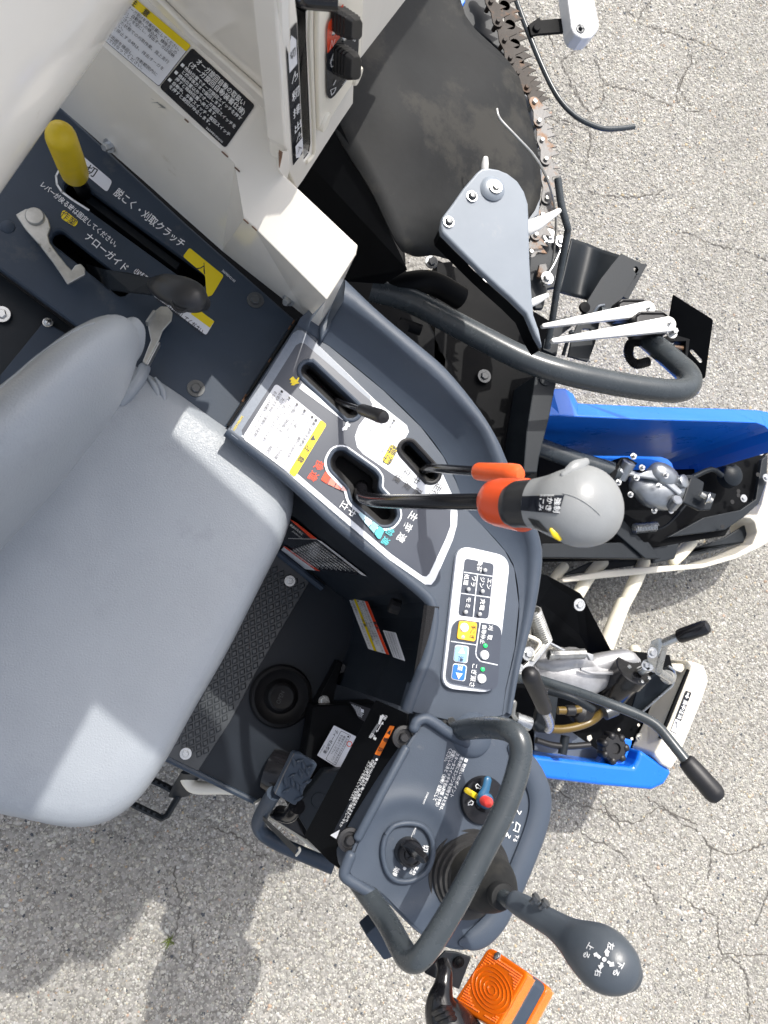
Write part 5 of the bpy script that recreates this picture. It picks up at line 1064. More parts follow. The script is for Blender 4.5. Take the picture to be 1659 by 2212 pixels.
knob = tube('knob', kp, [0.0098, 0.0108, 0.0112, 0.0120, 0.0150, 0.0208, 0.0248, 0.0246, 0.0205, 0.0130], 'lever_grip', stl, seg=44, n=7, rounded=True, squash=(0.82, 1.0), up=UPZ)
kt = bvh(knob)
0 and patch('knob_cap', M, [(1130, 780), (1330, 760), (1440, 1020), (1240, 1090)], kt, 'lever_grip', stl, 1.2, lift=0.0006)
label('knob_lettering', onmesh(M, kt, 1.22), [poly(circ(1285, 952, 14), 'ink_white'), ctext('左', 1328, 865, 44, 98, bold=False), ctext('右', 1245, 1038, 44, 98, bold=False), ctext('上', 1195, 868, 44, 118, bold=False), ctext('る', 1172, 920, 44, 118, bold=False), ctext('下', 1392, 985, 44, 118, bold=False), ctext('る', 1365, 1035, 44, 118, bold=False),
    poly([(1295, 930), (1292, 905), (1283, 908), (1300, 882), (1322, 905), (1312, 908), (1312, 932)], 'ink_white'), poly([(1262, 972), (1260, 990), (1243, 990), (1260, 1018), (1282, 995), (1275, 990), (1278, 975)], 'ink_white'), poly([(1265, 935), (1240, 915), (1236, 905), (1215, 915), (1222, 935), (1232, 930), (1252, 950)], 'ink_white'), poly([(1302, 972), (1322, 985), (1318, 998), (1350, 995), (1345, 968), (1335, 975), (1312, 960)], 'ink_white')], stl, base=0.0018, step=0.0)
for x, y in ((852, 552), (912, 588)):
    p = P(M, x, y, ZS+0.155); lathe('clip_stud', p, p+Vector((0.5, 0.6, 0.4)), [(-0.008, 0.002), (-0.003, 0.0025), (-0.002, 0.0045), (0.001, 0.0043), (0.0025, 0.0002)], 'dark_bolt', stl, seg=16)
# grab rail loop
lp_ = [P(D, x, y, z) for x, y, z in [(985, 1580, 1.02), (1010, 1575, 1.05), (1060, 1572, 1.10), (1100, 1578, 1.135), (1122, 1600, 1.145), (1122, 1650, 1.147), (1093, 1740, 1.148), (1044, 1838, 1.148), (985, 1950, 1.148), (930, 2040, 1.145), (905, 2070, 1.140), (885, 2072, 1.128), (868, 2050, 1.11), (835, 1990, 1.06), (775, 1905, 1.01)]]
rail = tube('grab_rail', lp_, 0.0112, 'rail_grey', HV, seg=22, n=7, label='bent dark grey grab rail loop over the steering console')
lathe('rail_socket', P(L, 930, 330, ZS-0.004), P(L, 930, 330, ZS-0.004)+Vector((0.15, 0, 1)), [(0, 0.026), (0.006, 0.022), (0.009, 0.018), (0.009, 0.008)], 'console_plastic', rail, seg=28)
prism('rail_foot', D, [(790, 2020), (830, 2075), (860, 2065), (812, 2000)], 0.93, 0.04, 'panel_steel', rail, bev=0.002)
# ---------------------------------------------------------------- turn signal lamp
tb0 = [P(M, x, y, z) for x, y, z in [(545, 872, 0.905), (800, 1045, 0.985), (600, 1400, 0.985), (300, 1240, 0.905)]]
lamp_n = (tb0[1]-tb0[0]).cross(tb0[3]-tb0[0]).normalized()
if lamp_n.dot(CAM-tb0[0]) < 0: lamp_n = -lamp_n
LM = plane3(M, tb0[0], tb0[1], tb0[3])
far = P(M, 975, 1165, 0.985); dv = (far-tb0[1]); dv = dv-lamp_n*0.0
dpt = dv.length; dvn = dv.normalized()
lq = [(538, 868), (800, 1045), (590, 1420), (298, 1245)]
lens = prism('turn_signal_lamp', None, [LM(x, y) for x, y in rrect(lq, 45, 5)], None, dpt*0.30, 'amber_lens', HV, bev=0.003, dirv=dvn, label='amber turn signal lamp at the machine corner', seg=3)
prism('lamp_housing', None, [LM(x, y)+dvn*dpt*0.305 for x, y in rrect(offset_poly(lq, -4), 45, 5)], None, dpt*0.42, 'panel_steel', lens, bev=0.002, dirv=dvn)
prism('rear_lens', None, [LM(x, y)+dvn*dpt*0.73 for x, y in rrect(lq, 45, 5)], None, dpt*0.28, 'amber_lens', lens, bev=0.003, dirv=dvn)
cx_, cy_ = 560, 1160
for k in range(5):
    rr_ = 30+k*30
    loft('lens_ring', sweep([LM(cx_+rr_*math.cos(t*math.pi/16)*0.80+rr_*math.sin(t*math.pi/16)*0.35, cy_+rr_*math.sin(t*math.pi/16)*1.05-rr_*math.cos(t*math.pi/16)*0.12)+lamp_n*0.0004 for t in range(33)], 0.0005, 6), 'amber_lens', lens, cap=False)
v = []; f = []
for i in range(26):
    for j_ in range(26):
        s, t = (i+0.5)/26, (j_+0.5)/26; x = (538*(1-s)+800*s)*(1-t)+(298*(1-s)+590*s)*t; y = (868*(1-s)+1045*s)*(1-t)+(1245*(1-s)+1420*s)*t
        if (x-cx_)**2*1.3+(y-cy_)**2*0.9 < 165**2 or min(s, t, 1-s, 1-t) < 0.06: continue
        p = LM(x, y); e1_ = (LM(x+4.4, y+3)-p); e2_ = (LM(x-4, y+6.2)-p); i0 = len(v)
        v += [p-e1_-e2_, p+e1_-e2_, p+e1_+e2_, p-e1_+e2_, p+lamp_n*0.0016]; f += [(i0, i0+1, i0+4), (i0+1, i0+2, i0+4), (i0+2, i0+3, i0+4), (i0+3, i0, i0+4)]
mk('lens_prisms', v, f, 'amber_lens', lens, kind='stuff')
t0, t1 = LM(800, 1045), LM(590, 1420)
for k in range(46):
    t = (k+2)/50; p = t0.lerp(t1, t)
    for o0, o1 in ((0.02, 0.28), (0.75, 0.99)):
        pass
v = []; f = []
for k in range(60):
    t = (k+3)/66; tw = 0.35/66; sid = (t1-t0)
    for o0, o1 in ((0.03, 0.28), (0.75, 0.98)):
        a_ = t0+sid*t+dvn*dpt*o0; b_ = t0+sid*t+dvn*dpt*o1; upv = UPZ*0.0; i0 = len(v); u_ = sid.cross(dvn).normalized()
        if u_.dot(CAM-t0) < 0: u_ = -u_
        v += [a_-sid*tw+u_*0.0002, b_-sid*tw+u_*0.0002, b_+sid*tw+u_*0.0002, a_+sid*tw+u_*0.0002, a_+u_*0.0012, b_+u_*0.0012]; f += [(i0, i0+1, i0+5, i0+4), (i0+4, i0+5, i0+2, i0+3)]
mk('lens_ribs', v, f, 'amber_light', lens, kind='stuff')
for x, y in ((597, 940), (420, 1355)): screw(None, 0, 0, 0, 0.0038, lens, 'zinc', pos=LM(x, y)+lamp_n*0.001, axis=lamp_n)
lbk = prism('lamp_bracket', M, [(255, 905), (330, 912), (425, 945), (345, 1155), (240, 1110), (120, 1050)], 0.90, 0.004, 'dark_steel', lens, bev=0.001)
screw(M, 345, 975, 0.905, 0.005, lbk, 'black_paint', wm='black_paint')
cbl = tube('lamp_cable', [P(M, 235, 975, 0.93), P(M, 250, 1040, 0.94), P(M, 240, 1130, 0.945), P(M, 225, 1220, 0.95), P(M, 240, 1300, 0.95), P(M, 300, 1420, 0.95), P(M, 360, 1500, 0.94)], [0.008, 0.009, 0.011, 0.016, 0.022, 0.028, 0.030], 'black_gloss', HV, n=6, label='black cable with tapered ribbed sleeve beside the lamp')
for k, (x, y) in enumerate([(232, 1292), (252, 1325), (272, 1358)]):
    p0 = P(M, x-52, y+18, 0.965); p1 = P(M, x+52, y-14, 0.965); pc_ = P(M, x, y-8, 0.982)
    tube('sleeve_rib', [p0, pc_, p1], 0.0035, 'black_plastic', cbl, seg=8, n=5)
RS = 0.62
# ---------------------------------------------------------------- rubber feed sheet and black plates (upper middle)
def grid(name, rows, m, parent, lab=None, thick=0.003, nx=16):
    rs = [resample(crom(r, 4) if len(r) > 2 else r, nx) for r in rows]; cols = []
    for j_ in range(nx): cols.append(resample(crom([r[j_] for r in rs], 4), 24))
    v = [p for c_ in cols for p in c_]; f = [(i*24+k, i*24+k+1, (i+1)*24+k+1, (i+1)*24+k) for i in range(nx-1) for k in range(23)]
    o = mk(name, v, f, m, parent, smooth=True, label=lab)
    so2 = o.modifiers.new('thickness', 'SOLIDIFY'); so2.thickness = thick; so2.offset = -1
    return o
sheet_o = grid('rubber_feed_sheet', [
    [P(D, x, y, z) for x, y, z in [(760, -120, 0.940), (850, -120, 0.915), (930, -120, 0.885), (985, -60, 0.880)]],
    [P(D, x, y, z) for x, y, z in [(720, 60, 0.930), (840, 60, 0.925), (930, 50, 0.895), (1010, 45, 0.880)]],
    [P(D, x, y, z) for x, y, z in [(715, 230, 0.930), (860, 210, 0.935), (990, 175, 0.905), (1112, 155, 0.870)]],
    [P(D, x, y, z) for x, y, z in [(738, 300, 0.930), (900, 290, 0.925), (1040, 270, 0.895), (1140, 230, 0.860)]],
    [P(D, x, y, z) for x, y, z in [(800, 410, 0.920), (930, 400, 0.905), (1060, 370, 0.885), (1162, 325, 0.860)]],
    [P(D, x, y, z) for x, y, z in [(850, 510, 0.910), (950, 490, 0.895), (1060, 460, 0.865), (1158, 450, 0.850)]],
    [P(D, x, y, z) for x, y, z in [(872, 543, 0.900), (900, 556, 0.870), (945, 553, 0.855), (1036, 574, 0.870)]]], 'rubber', HV, 'black rubber feed sheet draped beside the grain tank')
for v_ in sheet_o.data.vertices:
    x_, y_ = v_.co.x, v_.co.y
    v_.co.z += 0.004*math.sin(30*x_+10*y_)+0.003*math.sin(22*y_-26*x_+1.3)
prism('inlet_plate', None, [P(D, 732, 262, .93), P(D, 880, 582, .90), P(D, 830, 612, .84), P(D, 745, 606, .80), P(D, 600, 430, .80), P(D, 600, 280, .88)], None, 0.003, 'black_paint', HV, bev=0.001, label='plain black steel plate under the tank corner')
prism('side_trim', D, [(960, -60), (1040, -60), (1085, 80), (1110, 140), (1060, 90), (1000, 40)], 0.74, 0.01, 'dark_steel', HV, label='dark steel strip between feed sheet and chain')
prism('blue_cover', X, [(700, -100), (880, -100), (885, 10), (835, 88), (760, 0)], 0.80, 0.02, 'blue_plastic', HV, label='corner of a blue plastic cover at the top edge')
prism('lower_guard', C, [(530, 466), (580, 478), (640, 540), (672, 620), (685, 700), (680, 860), (640, 900), (600, 700)], 0.755, 0.012, 'grey_paint', HV, bev=0.006, label='rounded grey guard edge behind the feed chain', seg=3)
prism('corner_plate', C, [(540, 1190), (700, 1060), (722, 1075), (712, 1260), (700, 1400), (560, 1500), (520, 1330)], 0.800, 0.004, 'grey_paint', HV, bev=0.001, label='flat grey plate corner beside the shield')
bolt(C, 690, 1115, 0.802, 0.006, bpy.data.objects['corner_plate'], 'dark_bolt', washer=False)
# ---------------------------------------------------------------- grey shield
shd = [X(990, 1100), X(1040, 1095), X(1100, 1105), X(1160, 1130), X(1225, 1180), X(1270, 1250), X(1295, 1330), X(1300, 1430), F(968, 150), F(975, 400), F(985, 560), F(1000, 730), F(1035, 830), F(1058, 945), F(1015, 870), F(950, 720), F(850, 620), F(760, 540), F(650, 440), F(500, 290), F(400, 190), F(393, 150), F(402, 90), F(470, 0), X(870, 1230), X(960, 1125)]
ZH = 0.875
def shz(p): return ZH-0.10*max(0, (p[1]-560)/190)**1.6
SHP = plane3(D, P(D, 1000, 380, .975), P(D, 1150, 400, .975), P(D, 1160, 740, .94))
shield = prism('divider_shield', None, [SHP(*p) for p in shd], None, 0.012, 'shield_paint', HV, bev=0.003, label='smooth grey painted steel shield with pointed tail', seg=3)
n = len(shd); vv_ = [SHP(*p)-UPZ*0.011 for p in shd]
idx = list(range(13, 22)); mk('shield_skirt', [vv_[i] for i in idx]+[vv_[i]-UPZ*0.038+Vector((0.006, 0.006, 0)) for i in idx], [(i, i+1, len(idx)+i+1, len(idx)+i) for i in range(len(idx)-1)], 'black_paint', shield)  # shield's side wall in shadow; the shade is put into its black colour
dp = SHP(*X(1060, 1225)); lathe('dimple', dp-UPZ*0.001, dp+UPZ, [(0, 0.029), (0.003, 0.025), (0.005, 0.019), (0.0055, 0.012), (0.0055, 0.0002)], 'shield_paint', shield, seg=32)
bolt(None, 0, 0, 0, 0.0085, shield, 'worn_steel', pos=SHP(*X(1070, 1236))+UPZ*0.006)
for x, y in ((925, 1285), (773, 1452)): screw(None, 0, 0, 0, 0.0092, shield, pos=SHP(*X(x, y))+UPZ*0.001)
tube('weld_bolt', [P(F, 585, 490, 0.90), P(F, 640, 460, 0.905)], 0.008, 'zinc', shield, n=0)
prism('clip', F, [(640, 440), (655, 450), (690, 515), (675, 512)], 0.81, 0.004, 'zinc', shield, bev=0)
bolt(F, 330, 385, 0.86, 0.009, sheet_o, 'dark_bolt')
fin = [(X, [(1010, 1110), (1012, 1070), (1015, 1035)], [.008, .008, .006], .95), (F, [(950, 165), (1010, 140), (1090, 95), (1165, 48)], [.018, .016, .0105, .006], .90), (F, [(980, 655), (1030, 630), (1085, 602)], [.0095, .009, .006], .84)]
for q_, l_, r_, z_ in fin:
    tube('feeder_finger', [P(q_, x, y, z_+0.004*i) for i, (x, y) in enumerate(l_)], r_, 'arm_white', shield, n=5, rounded=True, squash=(0.7, 1), up=UPZ)
# ---------------------------------------------------------------- feed chain with toothed links
pins = [(330, -120), (380, 20), (432, 142), (475, 265), (512, 380), (575, 430), (630, 510), (672, 585), (692, 690), (700, 790), (720, 915), (745, 1040), (748, 1165), (752, 1295), (722, 1405), (680, 1532), (650, 1640), (640, 1750)]
pins = [(340, -110), (385, 15), (432, 140), (475, 265), (512, 380), (560, 480), (620, 570), (672, 665), (700, 790), (720, 915), (745, 1040), (748, 1168), (752, 1295), (722, 1405), (680, 1532), (648, 1645)]
chain = bpy.data.objects.new('feed_chain', None)
cmesh = None
def link(a_, b_, z, mname, side, tooth, par, nm='chain_link'):
    pa_, pb_ = P(C, *a_, z), P(C, *b_, z); d_ = (pb_-pa_); ln_ = d_.length; d_.normalize(); s_ = Vector((-d_.y, d_.x, 0))
    if s_.x < 0: s_ = -s_
    r_ = 0.0098; l = []
    for k in range(7): t = math.pi/2+math.pi*k/6; l.append(pa_+d_*(math.cos(t)*r_)+s_*(math.sin(t)*r_))
    l.append(pa_+d_*ln_*0.5-s_*r_*0.62)
    for k in range(7): t = -math.pi/2+math.pi*k/6; l.append(pb_+d_*(math.cos(t)*r_)+s_*(math.sin(t)*r_))
    if tooth:
        l += [pa_+d_*ln_*0.86+s_*r_*1.15, pa_+d_*ln_*0.72+s_*(r_*1.0+0.018), pa_+d_*ln_*0.42+s_*r_*1.3, pa_+d_*ln_*0.34+s_*(r_+0.016), pa_+d_*ln_*0.08+s_*r_*1.2]
    v_, f_ = prism_data(l, 0.0022); return mk(nm, v_, f_, mname, par, bev=0.0003)
first = link(pins[9], pins[10], 0.775, 'chain_rust', 1, True, HV, 'feed_chain'); first['label'] = 'rusty toothed feed chain running down beside the sheet'; chain = first
for i in range(len(pins)-1):
    mname = 'chain_shaded' if i < 7 else 'chain_rust'
    if i != 9: link(pins[i], pins[i+1], 0.775 if i % 2 else 0.771, mname, 1, True, chain)
    if i < 7: link((pins[i][0]+(105-12*i if i < 7 else 12), pins[i][1]+(20 if i < 7 else 8)), (pins[i+1][0]+(93-12*i if i < 7 else 12), pins[i+1][1]+(20 if i < 7 else 8)), 0.745, 'chain_shaded', 1, True, chain)
for i, p in enumerate(pins):
    b_ = P(C, *p, 0.776); lathe('chain_pin', b_-UPZ*0.02, b_+UPZ, [(0, 0.0062), (0.0225, 0.0062), (0.0235, 0.005), (0.0237, 0.0002)], 'chain_shaded' if i < 7 else 'worn_steel', chain, seg=12)
for i in range(0):
    a_ = P(C, pins[i][0]+55, pins[i][1]-40, 0.76); tube('chain_roller', [a_, a_+Vector((0.030, -0.006, -0.01))], 0.0045, 'worn_steel', chain, seg=10, n=0)
prism('chain_rail', C, [(300, -100), (380, -100), (500, 250), (640, 560), (700, 850), (720, 1150), (700, 1420), (620, 1500), (640, 1000), (500, 600), (360, 250)], 0.735, 0.02, 'dark_steel', chain, bev=0.001)
# ---------------------------------------------------------------- rods and brackets at the top right
rod = tube('curved_guide_rod', [P(C, x, y, 0.66) for x, y in [(530, -80), (555, 10), (625, 200), (715, 420), (800, 595), (880, 705), (980, 785), (1110, 838), (1220, 840), (1322, 828)]], 0.0080, 'rail_grey', HV, n=6, label='long curved dark guide rod reaching out over the asphalt')
lk = prism('swing_link', C, [(632, 160), (700, 112), (712, 130), (905, 112), (920, 205), (700, 222), (650, 232)], 0.67, 0.006, 'black_paint', HV, bev=0.001, label='flat black link bar holding the white bracket')
lathe('link_washer', P(C, 680, 190, 0.67), P(C, 680, 190, 0.67)+UPZ, [(0, 0.011), (0.004, 0.011), (0.005, 0.009), (0.005, 0.0002)], 'black_paint', lk, seg=24)
wb = prism('white_bracket', C, [(870, -150), (1040, -150), (1095, 165), (1090, 190), (1040, 245), (985, 248), (935, 222), (915, 180), (905, 100)], 0.70, 0.035, 'white_plastic', HV, bev=0.004, label='white plastic bracket hanging in from the top edge', seg=3)
lathe('pivot_bolt', P(C, 970, 190, 0.70), P(C, 970, 190, 0.70)+UPZ, [(0, 0.014), (0.002, 0.014), (0.0025, 0.011), (0.001, 0.010), (0.001, 0.006), (0.008, 0.006), (0.008, 0.0002)], 'dark_bolt', wb, seg=20)
for x, y in ((1056, 147), (1040, 5)): lathe('screw_hole', P(C, x, y, 0.7005), P(C, x, y, 0.7005)+UPZ, [(0, 0.0028), (0.0004, 0.0028), (0.0004, 0.0002)], 'ink_grey', wb, seg=12)
wire = tube('thin_feeler_wire', [P(C, 425, 712, 0.975), P(C, 432, 750, 0.975), P(C, 460, 795, 0.972), P(C, 560, 900, 0.965), P(C, 670, 1020, 0.95), P(C, 750, 1160, 0.92), P(C, 795, 1310, 0.85), P(C, 812, 1430, 0.82), P(C, 805, 1560, 0.78), P(F, 1140, 200, 0.75), P(F, 1120, 380, 0.70), P(F, 1065, 540, 0.68)], 0.0030, 'worn_steel', HV, n=6, label='thin bent steel feeler wire over the rubber sheet')
gt2 = tube('straight_guide_tube', [P(C, 823, 1165, 0.80), P(C, 845, 1330, 0.79), P(C, 882, 1470, 0.78), P(F, 1218, 190, 0.77), P(F, 1195, 320, 0.75), P(F, 1150, 560, 0.71), P(F, 1120, 760, 0.67), P(F, 1085, 950, 0.64)], 0.0098, 'rail_grey', HV, n=5, label='upright dark guide tube beside the white finger')
lathe('tube_mouth', P(C, 823, 1165, 0.80), P(C, 823, 1155, 0.81), [(0, 0.0066), (0.0012, 0.0066), (0.0013, 0.0002)], 'worn_steel', gt2, seg=18)
mech = prism('divider_arm', F, [(960, 560), (1010, 690), (1060, 690), (1090, 560), (1180, 540), (1190, 400), (1150, 200), (1060, 170), (980, 250)], 0.68, 0.01, 'dark_steel', HV, bev=0.002, label='dark steel divider arm with zinc bolts behind the shield')
bolt(F, 1102, 215, 0.70, 0.012, mech, 'zinc'); bolt(F, 1085, 490, 0.70, 0.011, mech, 'zinc', washer=True); bolt(F, 1172, 250, 0.69, 0.010, mech, 'zinc')
tube('tension_rod', [P(F, 1180, 290, 0.70), P(F, 1130, 400, 0.70), P(F, 1085, 470, 0.70)], 0.003, 'zinc', mech, n=3)
tube('tension_rod', [P(F, 1055, 260, 0.70), P(F, 1140, 230, 0.70)], 0.003, 'zinc', mech, n=0)
prism('rusty_lug', F, [(1035, 400), (1080, 390), (1090, 430), (1060, 500), (1020, 480)], 0.695, 0.006, 'chain_rust', mech, bev=0.001)
# ---------------------------------------------------------------- plates and height sensors (right, upper)
pl1 = grid('curved_plate', [[P(G, x, y, z) for x, y, z in [(370, 66, .60), (340, 200, .60), (310, 330, .60), (285, 418, .60)]], [P(G, x, y, z) for x, y, z in [(460, 95, .57), (430, 230, .57), (400, 370, .57), (380, 445, .57)]], [P(G, x, y, z) for x, y, z in [(560, 135, .58), (530, 260, .58), (490, 390, .58), (480, 470, .58)]], [P(G, x, y, z) for x, y, z in [(700, 180, .63), (640, 300, .63), (580, 420, .63), (500, 500, .63)]]], 'dark_steel', HV, 'curved dark steel plate beside the guide tube')
pl2 = prism('mounting_plate', G, [(700, 163), (815, 218), (838, 228), (720, 440), (640, 520), (560, 610), (530, 750), (485, 868), (355, 832), (385, 700), (432, 585), (490, 455), (570, 325), (640, 235)], 0.64, 0.006, 'dark_steel', HV, holes=[capsule(795, 262, 806, 282, 15), capsule(455, 668, 490, 668, 14)], bev=0.0015, label='dark steel mounting plate carrying the height sensors')
prism('folded_rib', G, [(836, 226), (872, 234), (745, 465), (712, 445)], 0.63, 0.02, 'dark_steel', pl2, bev=0.001)
tube('pivot_shaft', [P(G, 560, 540, 0.66), P(G, 640, 560, 0.66), P(G, 720, 590, 0.66)], 0.014, 'rail_grey', pl2, n=0)
tube('weld_bead', [P(G, 520, 555, 0.655), P(G, 550, 510, 0.66), P(G, 590, 500, 0.66)], 0.004, 'grey_paint', pl2, n=4)
lathe('side_pin', P(G, 455, 520, 0.645), P(G, 455, 520, 0.645)+UPZ, [(0, 0.016), (0.006, 0.016), (0.007, 0.0002)], 'black_paint', pl2, seg=24)
for x, y in ((535, 552), (372, 680), (245, 720)): lathe('rivet', P(G, x, y, 0.645), P(G, x, y, 0.645)+UPZ, [(0, 0.008), (0.005, 0.007), (0.008, 0.003), (0.008, 0.0002)], 'rail_grey', pl2, seg=14)
prism('lower_rail', G, [(200, 720), (245, 720), (270, 590), (430, 570), (430, 600), (300, 700), (280, 830), (190, 790)], 0.60, 0.01, 'dark_steel', pl2, bev=0.001)
tube('spring_pin', [P(G, 375, 680, 0.655), P(G, 345, 745, 0.64), P(G, 320, 830, 0.63)], 0.0055, 'dark_steel', pl2, n=0)
for k, (bx_, arm, nm) in enumerate((([(685, 470), (705, 455), (840, 452), (870, 470), (870, 580), (690, 585)], ((835, 548), (165, 658), 62, 14, .70), 'upper'), ([(800, 560), (825, 535), (975, 535), (1003, 560), (1003, 690), (800, 690)], ((945, 662), (208, 768), 50, 14, .735), 'lower'))):
    z_ = 0.71 if k == 0 else 0.74
    sb = prism('height_sensor', G, bx_, z_, 0.03, 'black_plastic', HV, bev=0.004, label=('%s black height sensor box with long white feeler arm' % nm), seg=3)
    ymid = 30; x0_ = min(p[0] for p in bx_); x1_ = max(p[0] for p in bx_); y0_ = min(p[1] for p in bx_)
    tube('split_line', [P(G, x0_+6, y0_+34, z_+0.001), P(G, x0_+28, y0_+20, z_+0.001), P(G, x1_-24, y0_+20, z_+0.001), P(G, x1_-3, y0_+36, z_+0.001)], 0.002, 'black_paint', sb, seg=6, n=0)
    (ax_, ay_), (tx_, ty_), r0, r1, za = arm
    pv, tp_ = P(G, ax_, ay_, za+0.008), P(G, tx_, ty_, za-0.02); dd = (tp_-pv).normalized(); sd = Vector((-dd.y, dd.x, 0)).normalized()
    R0, R1_ = (0.0135, 0.0036) if k == 0 else (0.0130, 0.004); l = []
    for i in range(9): t = math.pi/2+math.pi*i/8; l.append(pv+dd*math.cos(t)*R0+sd*math.sin(t)*R0)
    for i in range(9): t = -math.pi/2+math.pi*i/8; l.append(tp_+dd*math.cos(t)*R1_+sd*math.sin(t)*R1_)
    prism('feeler_arm', None, [p+UPZ*(0.03 if k else 0.02) for p in l], None, 0.010, 'arm_white', sb, bev=0.002, label='tapered white plastic feeler arm', seg=3)
    bolt(None, 0, 0, 0, 0.0045, sb, 'zinc', pos=pv+UPZ*(0.031 if k else 0.021), h=0.006)
sbk = prism('sensor_bracket', G, [(1000, 700), (1060, 695), (1150, 722), (1132, 872), (1118, 865), (1125, 735), (905, 742), (880, 735)], 0.70, 0.02, 'black_paint', HV, bev=0.001, label='black bent bracket below the height sensors')
bolt(G, 1030, 680, 0.72, 0.010, sbk, 'zinc', h=0.012); tube('adjusting_bolt', [P(G, 1040, 775, 0.69), P(G, 1110, 785, 0.69)], 0.0075, 'chain_rust', sbk, n=0); bolt(G, 1025, 745, 0.69, 0.008, sbk, 'zinc', washer=False)
EP = plane3(G, P(G, 1042, 430, .70), P(G, 1290, 585, .70), P(G, 1250, 975, .62))
prism('black_end_plate', None, [EP(*p) for p in [(1042, 430), (1290, 585), (1302, 600), (1250, 975), (1215, 982), (1100, 905), (1005, 845), (1020, 560)]], None, 0.004, 'black_paint', HV, bev=0.001, label='square black steel end plate beside the front rail',
      holes=[[EP(*p) for p in capsule(1165, 800, 1222, 862, 14, 4)]])
hose = [P(G, x, y, 0.70) for x, y in [(830, 738), (770, 745), (748, 790), (755, 845), (800, 885), (880, 868)]]
hp_ = crom(hose, 14); loft('corrugated_hose', sweep(hp_, [0.0088 if i % 2 else 0.0065 for i in range(len(hp_))], 14), 'black_plastic', HV, label='short black corrugated cable hose')
# ---------------------------------------------------------------- front rail
tube('front_rail', [P(F, x, y, z) for x, y, z in [(-60, 560, .76), (200, 640, .77), (560, 830, .79)]]+[P(G, x, y, z) for x, y, z in [(60, 850, .81), (350, 945, .82), (650, 1010, .82), (900, 1050, .82), (1060, 1060, .815), (1140, 1030, .805), (1140, 960, .79), (1050, 870, .76), (900, 745, .71), (760, 640, .66), (640, 560, .62)]],
     0.0305, 'rail_grey', HV, seg=24, n=7, label='thick dark grey front rail bending back under the sensors')
fu = tube('dark_link_arm', [P(F, 30, 560, .76), P(F, 160, 530, .77), P(F, 330, 520, .76), P(F, 520, 620, .74)], 0.030, 'black_paint', HV, n=5, label='dark link arm beside the feed sheet')
tube('link_stub', [P(F, 120, 780, .78), P(F, 260, 830, .78)], 0.014, 'black_paint', fu, n=0); lathe('link_ring', P(F, 130, 820, .80), P(F, 130, 820, .80)+UPZ, [(0, 0.016), (0.01, 0.016), (0.01, 0.009)], 'black_paint', fu, seg=20)
# header cross frame: dark box between console and dividers
hf = prism('header_frame', D, [(942, 560), (1020, 590), (1200, 700), (1203, 824), (1180, 920), (1165, 990), (1150, 1110), (1120, 1200), (960, 1000), (937, 770)], 0.46, 0.02, 'black_paint', HV, bev=0.002, label='black cross frame of the cutting header under the front rail')
prism('frame_web', F, [(1010, 1120), (1145, 1168), (1100, 1400), (1035, 1660), (1020, 1760), (930, 1760), (950, 1500)], 0.56, 0.10, 'dark_steel', hf, bev=0.002)
prism('frame_web', F, [(365, 390), (470, 380), (440, 800), (420, 1080), (345, 1010)], 0.50, 0.05, 'black_paint', hf, bev=0.001)
bolt(F, 675, 1130, 0.47, 0.013, hf, 'dark_bolt')
lathe('frame_plug', P(F, 1075, 1150, 0.562), P(F, 1075, 1150, 0.562)+UPZ, [(0, 0.02), (0.001, 0.02), (0.0015, 0.0002)], 'dark_steel', hf, seg=24)
P_true = P
P = lambda q, x, y, z: P_true(q, x, y, z-0.15)      # the dividers ride low over the ground
RS = 0.69
# ---------------------------------------------------------------- upper divider (blue cover)
ZU = 0.63
outer = [(225, 1130), (250, 1042), (335, 1042), (385, 1075), (418, 1140), (900, 1162), (1400, 1176), (1600, 1184), (1660, 1196), (1740, 1230), (1800, 1330)]
innr = [(215, 1222), (300, 1222), (370, 1228), (420, 1230), (900, 1250), (1400, 1262), (1590, 1270), (1640, 1290), (1670, 1320), (1690, 1380), (1700, 1450)]
v = pts(G, outer, ZU-0.02)+pts(G, innr, ZU); n = len(outer)
inner_b = [Vector((p.x, p.y-0.004, 0.13)) for p in v[n:]]; outer_b = [Vector((p.x, p.y+0.01, 0.13)) for p in v[:n]]
v = outer_b+v+inner_b
f = [(k*n+i, k*n+i+1, (k+1)*n+i+1, (k+1)*n+i) for k in range(3) for i in range(n-1)]
ud = mk('upper_divider_cover', v, f, 'blue_plastic', HV, bev=0.004, label='long blue plastic divider cover, upper of the two', seg=3)
ubp = prism('upper_divider_base', HH, [(160, 40), (700, 250), (1300, 240), (1700, 100), (1640, 160), (1590, 420), (1480, 520), (1380, 680), (1100, 725), (960, 832), (180, 850), (150, 500)], 0.36, 0.02, 'black_paint', HV, bev=0.003, label='black folded base plate of the upper divider')
prism('inner_blue_floor', HH, [(150, -160), (1700, -120), (1700, 100), (1300, 240), (700, 250), (160, 40)], 0.21, 0.01, 'blue_plastic', ud, bev=0)
prism('folded_flange', HH, [(180, 730), (600, 725), (880, 720), (960, 830), (180, 822)], 0.42, 0.03, 'dark_steel', ubp, bev=0.002)
prism('gusset', HH, [(560, 420), (650, 440), (700, 560), (950, 828), (860, 830), (640, 640), (530, 700), (450, 640)], 0.43, 0.01, 'dark_steel', ubp, bev=0.002)
prism('step_plate', HH, [(900, 760), (1080, 728), (1050, 830), (905, 860)], 0.40, 0.01, 'dark_steel', ubp, bev=0.002)
prism('side_rail', HH, [(1240, 560), (1480, 510), (1580, 440), (1620, 180), (1660, 150), (1650, 330), (1600, 470), (1500, 560), (1380, 640), (1240, 660), (1000, 690)], 0.385, 0.012, 'dark_steel', ubp, bev=0.002)
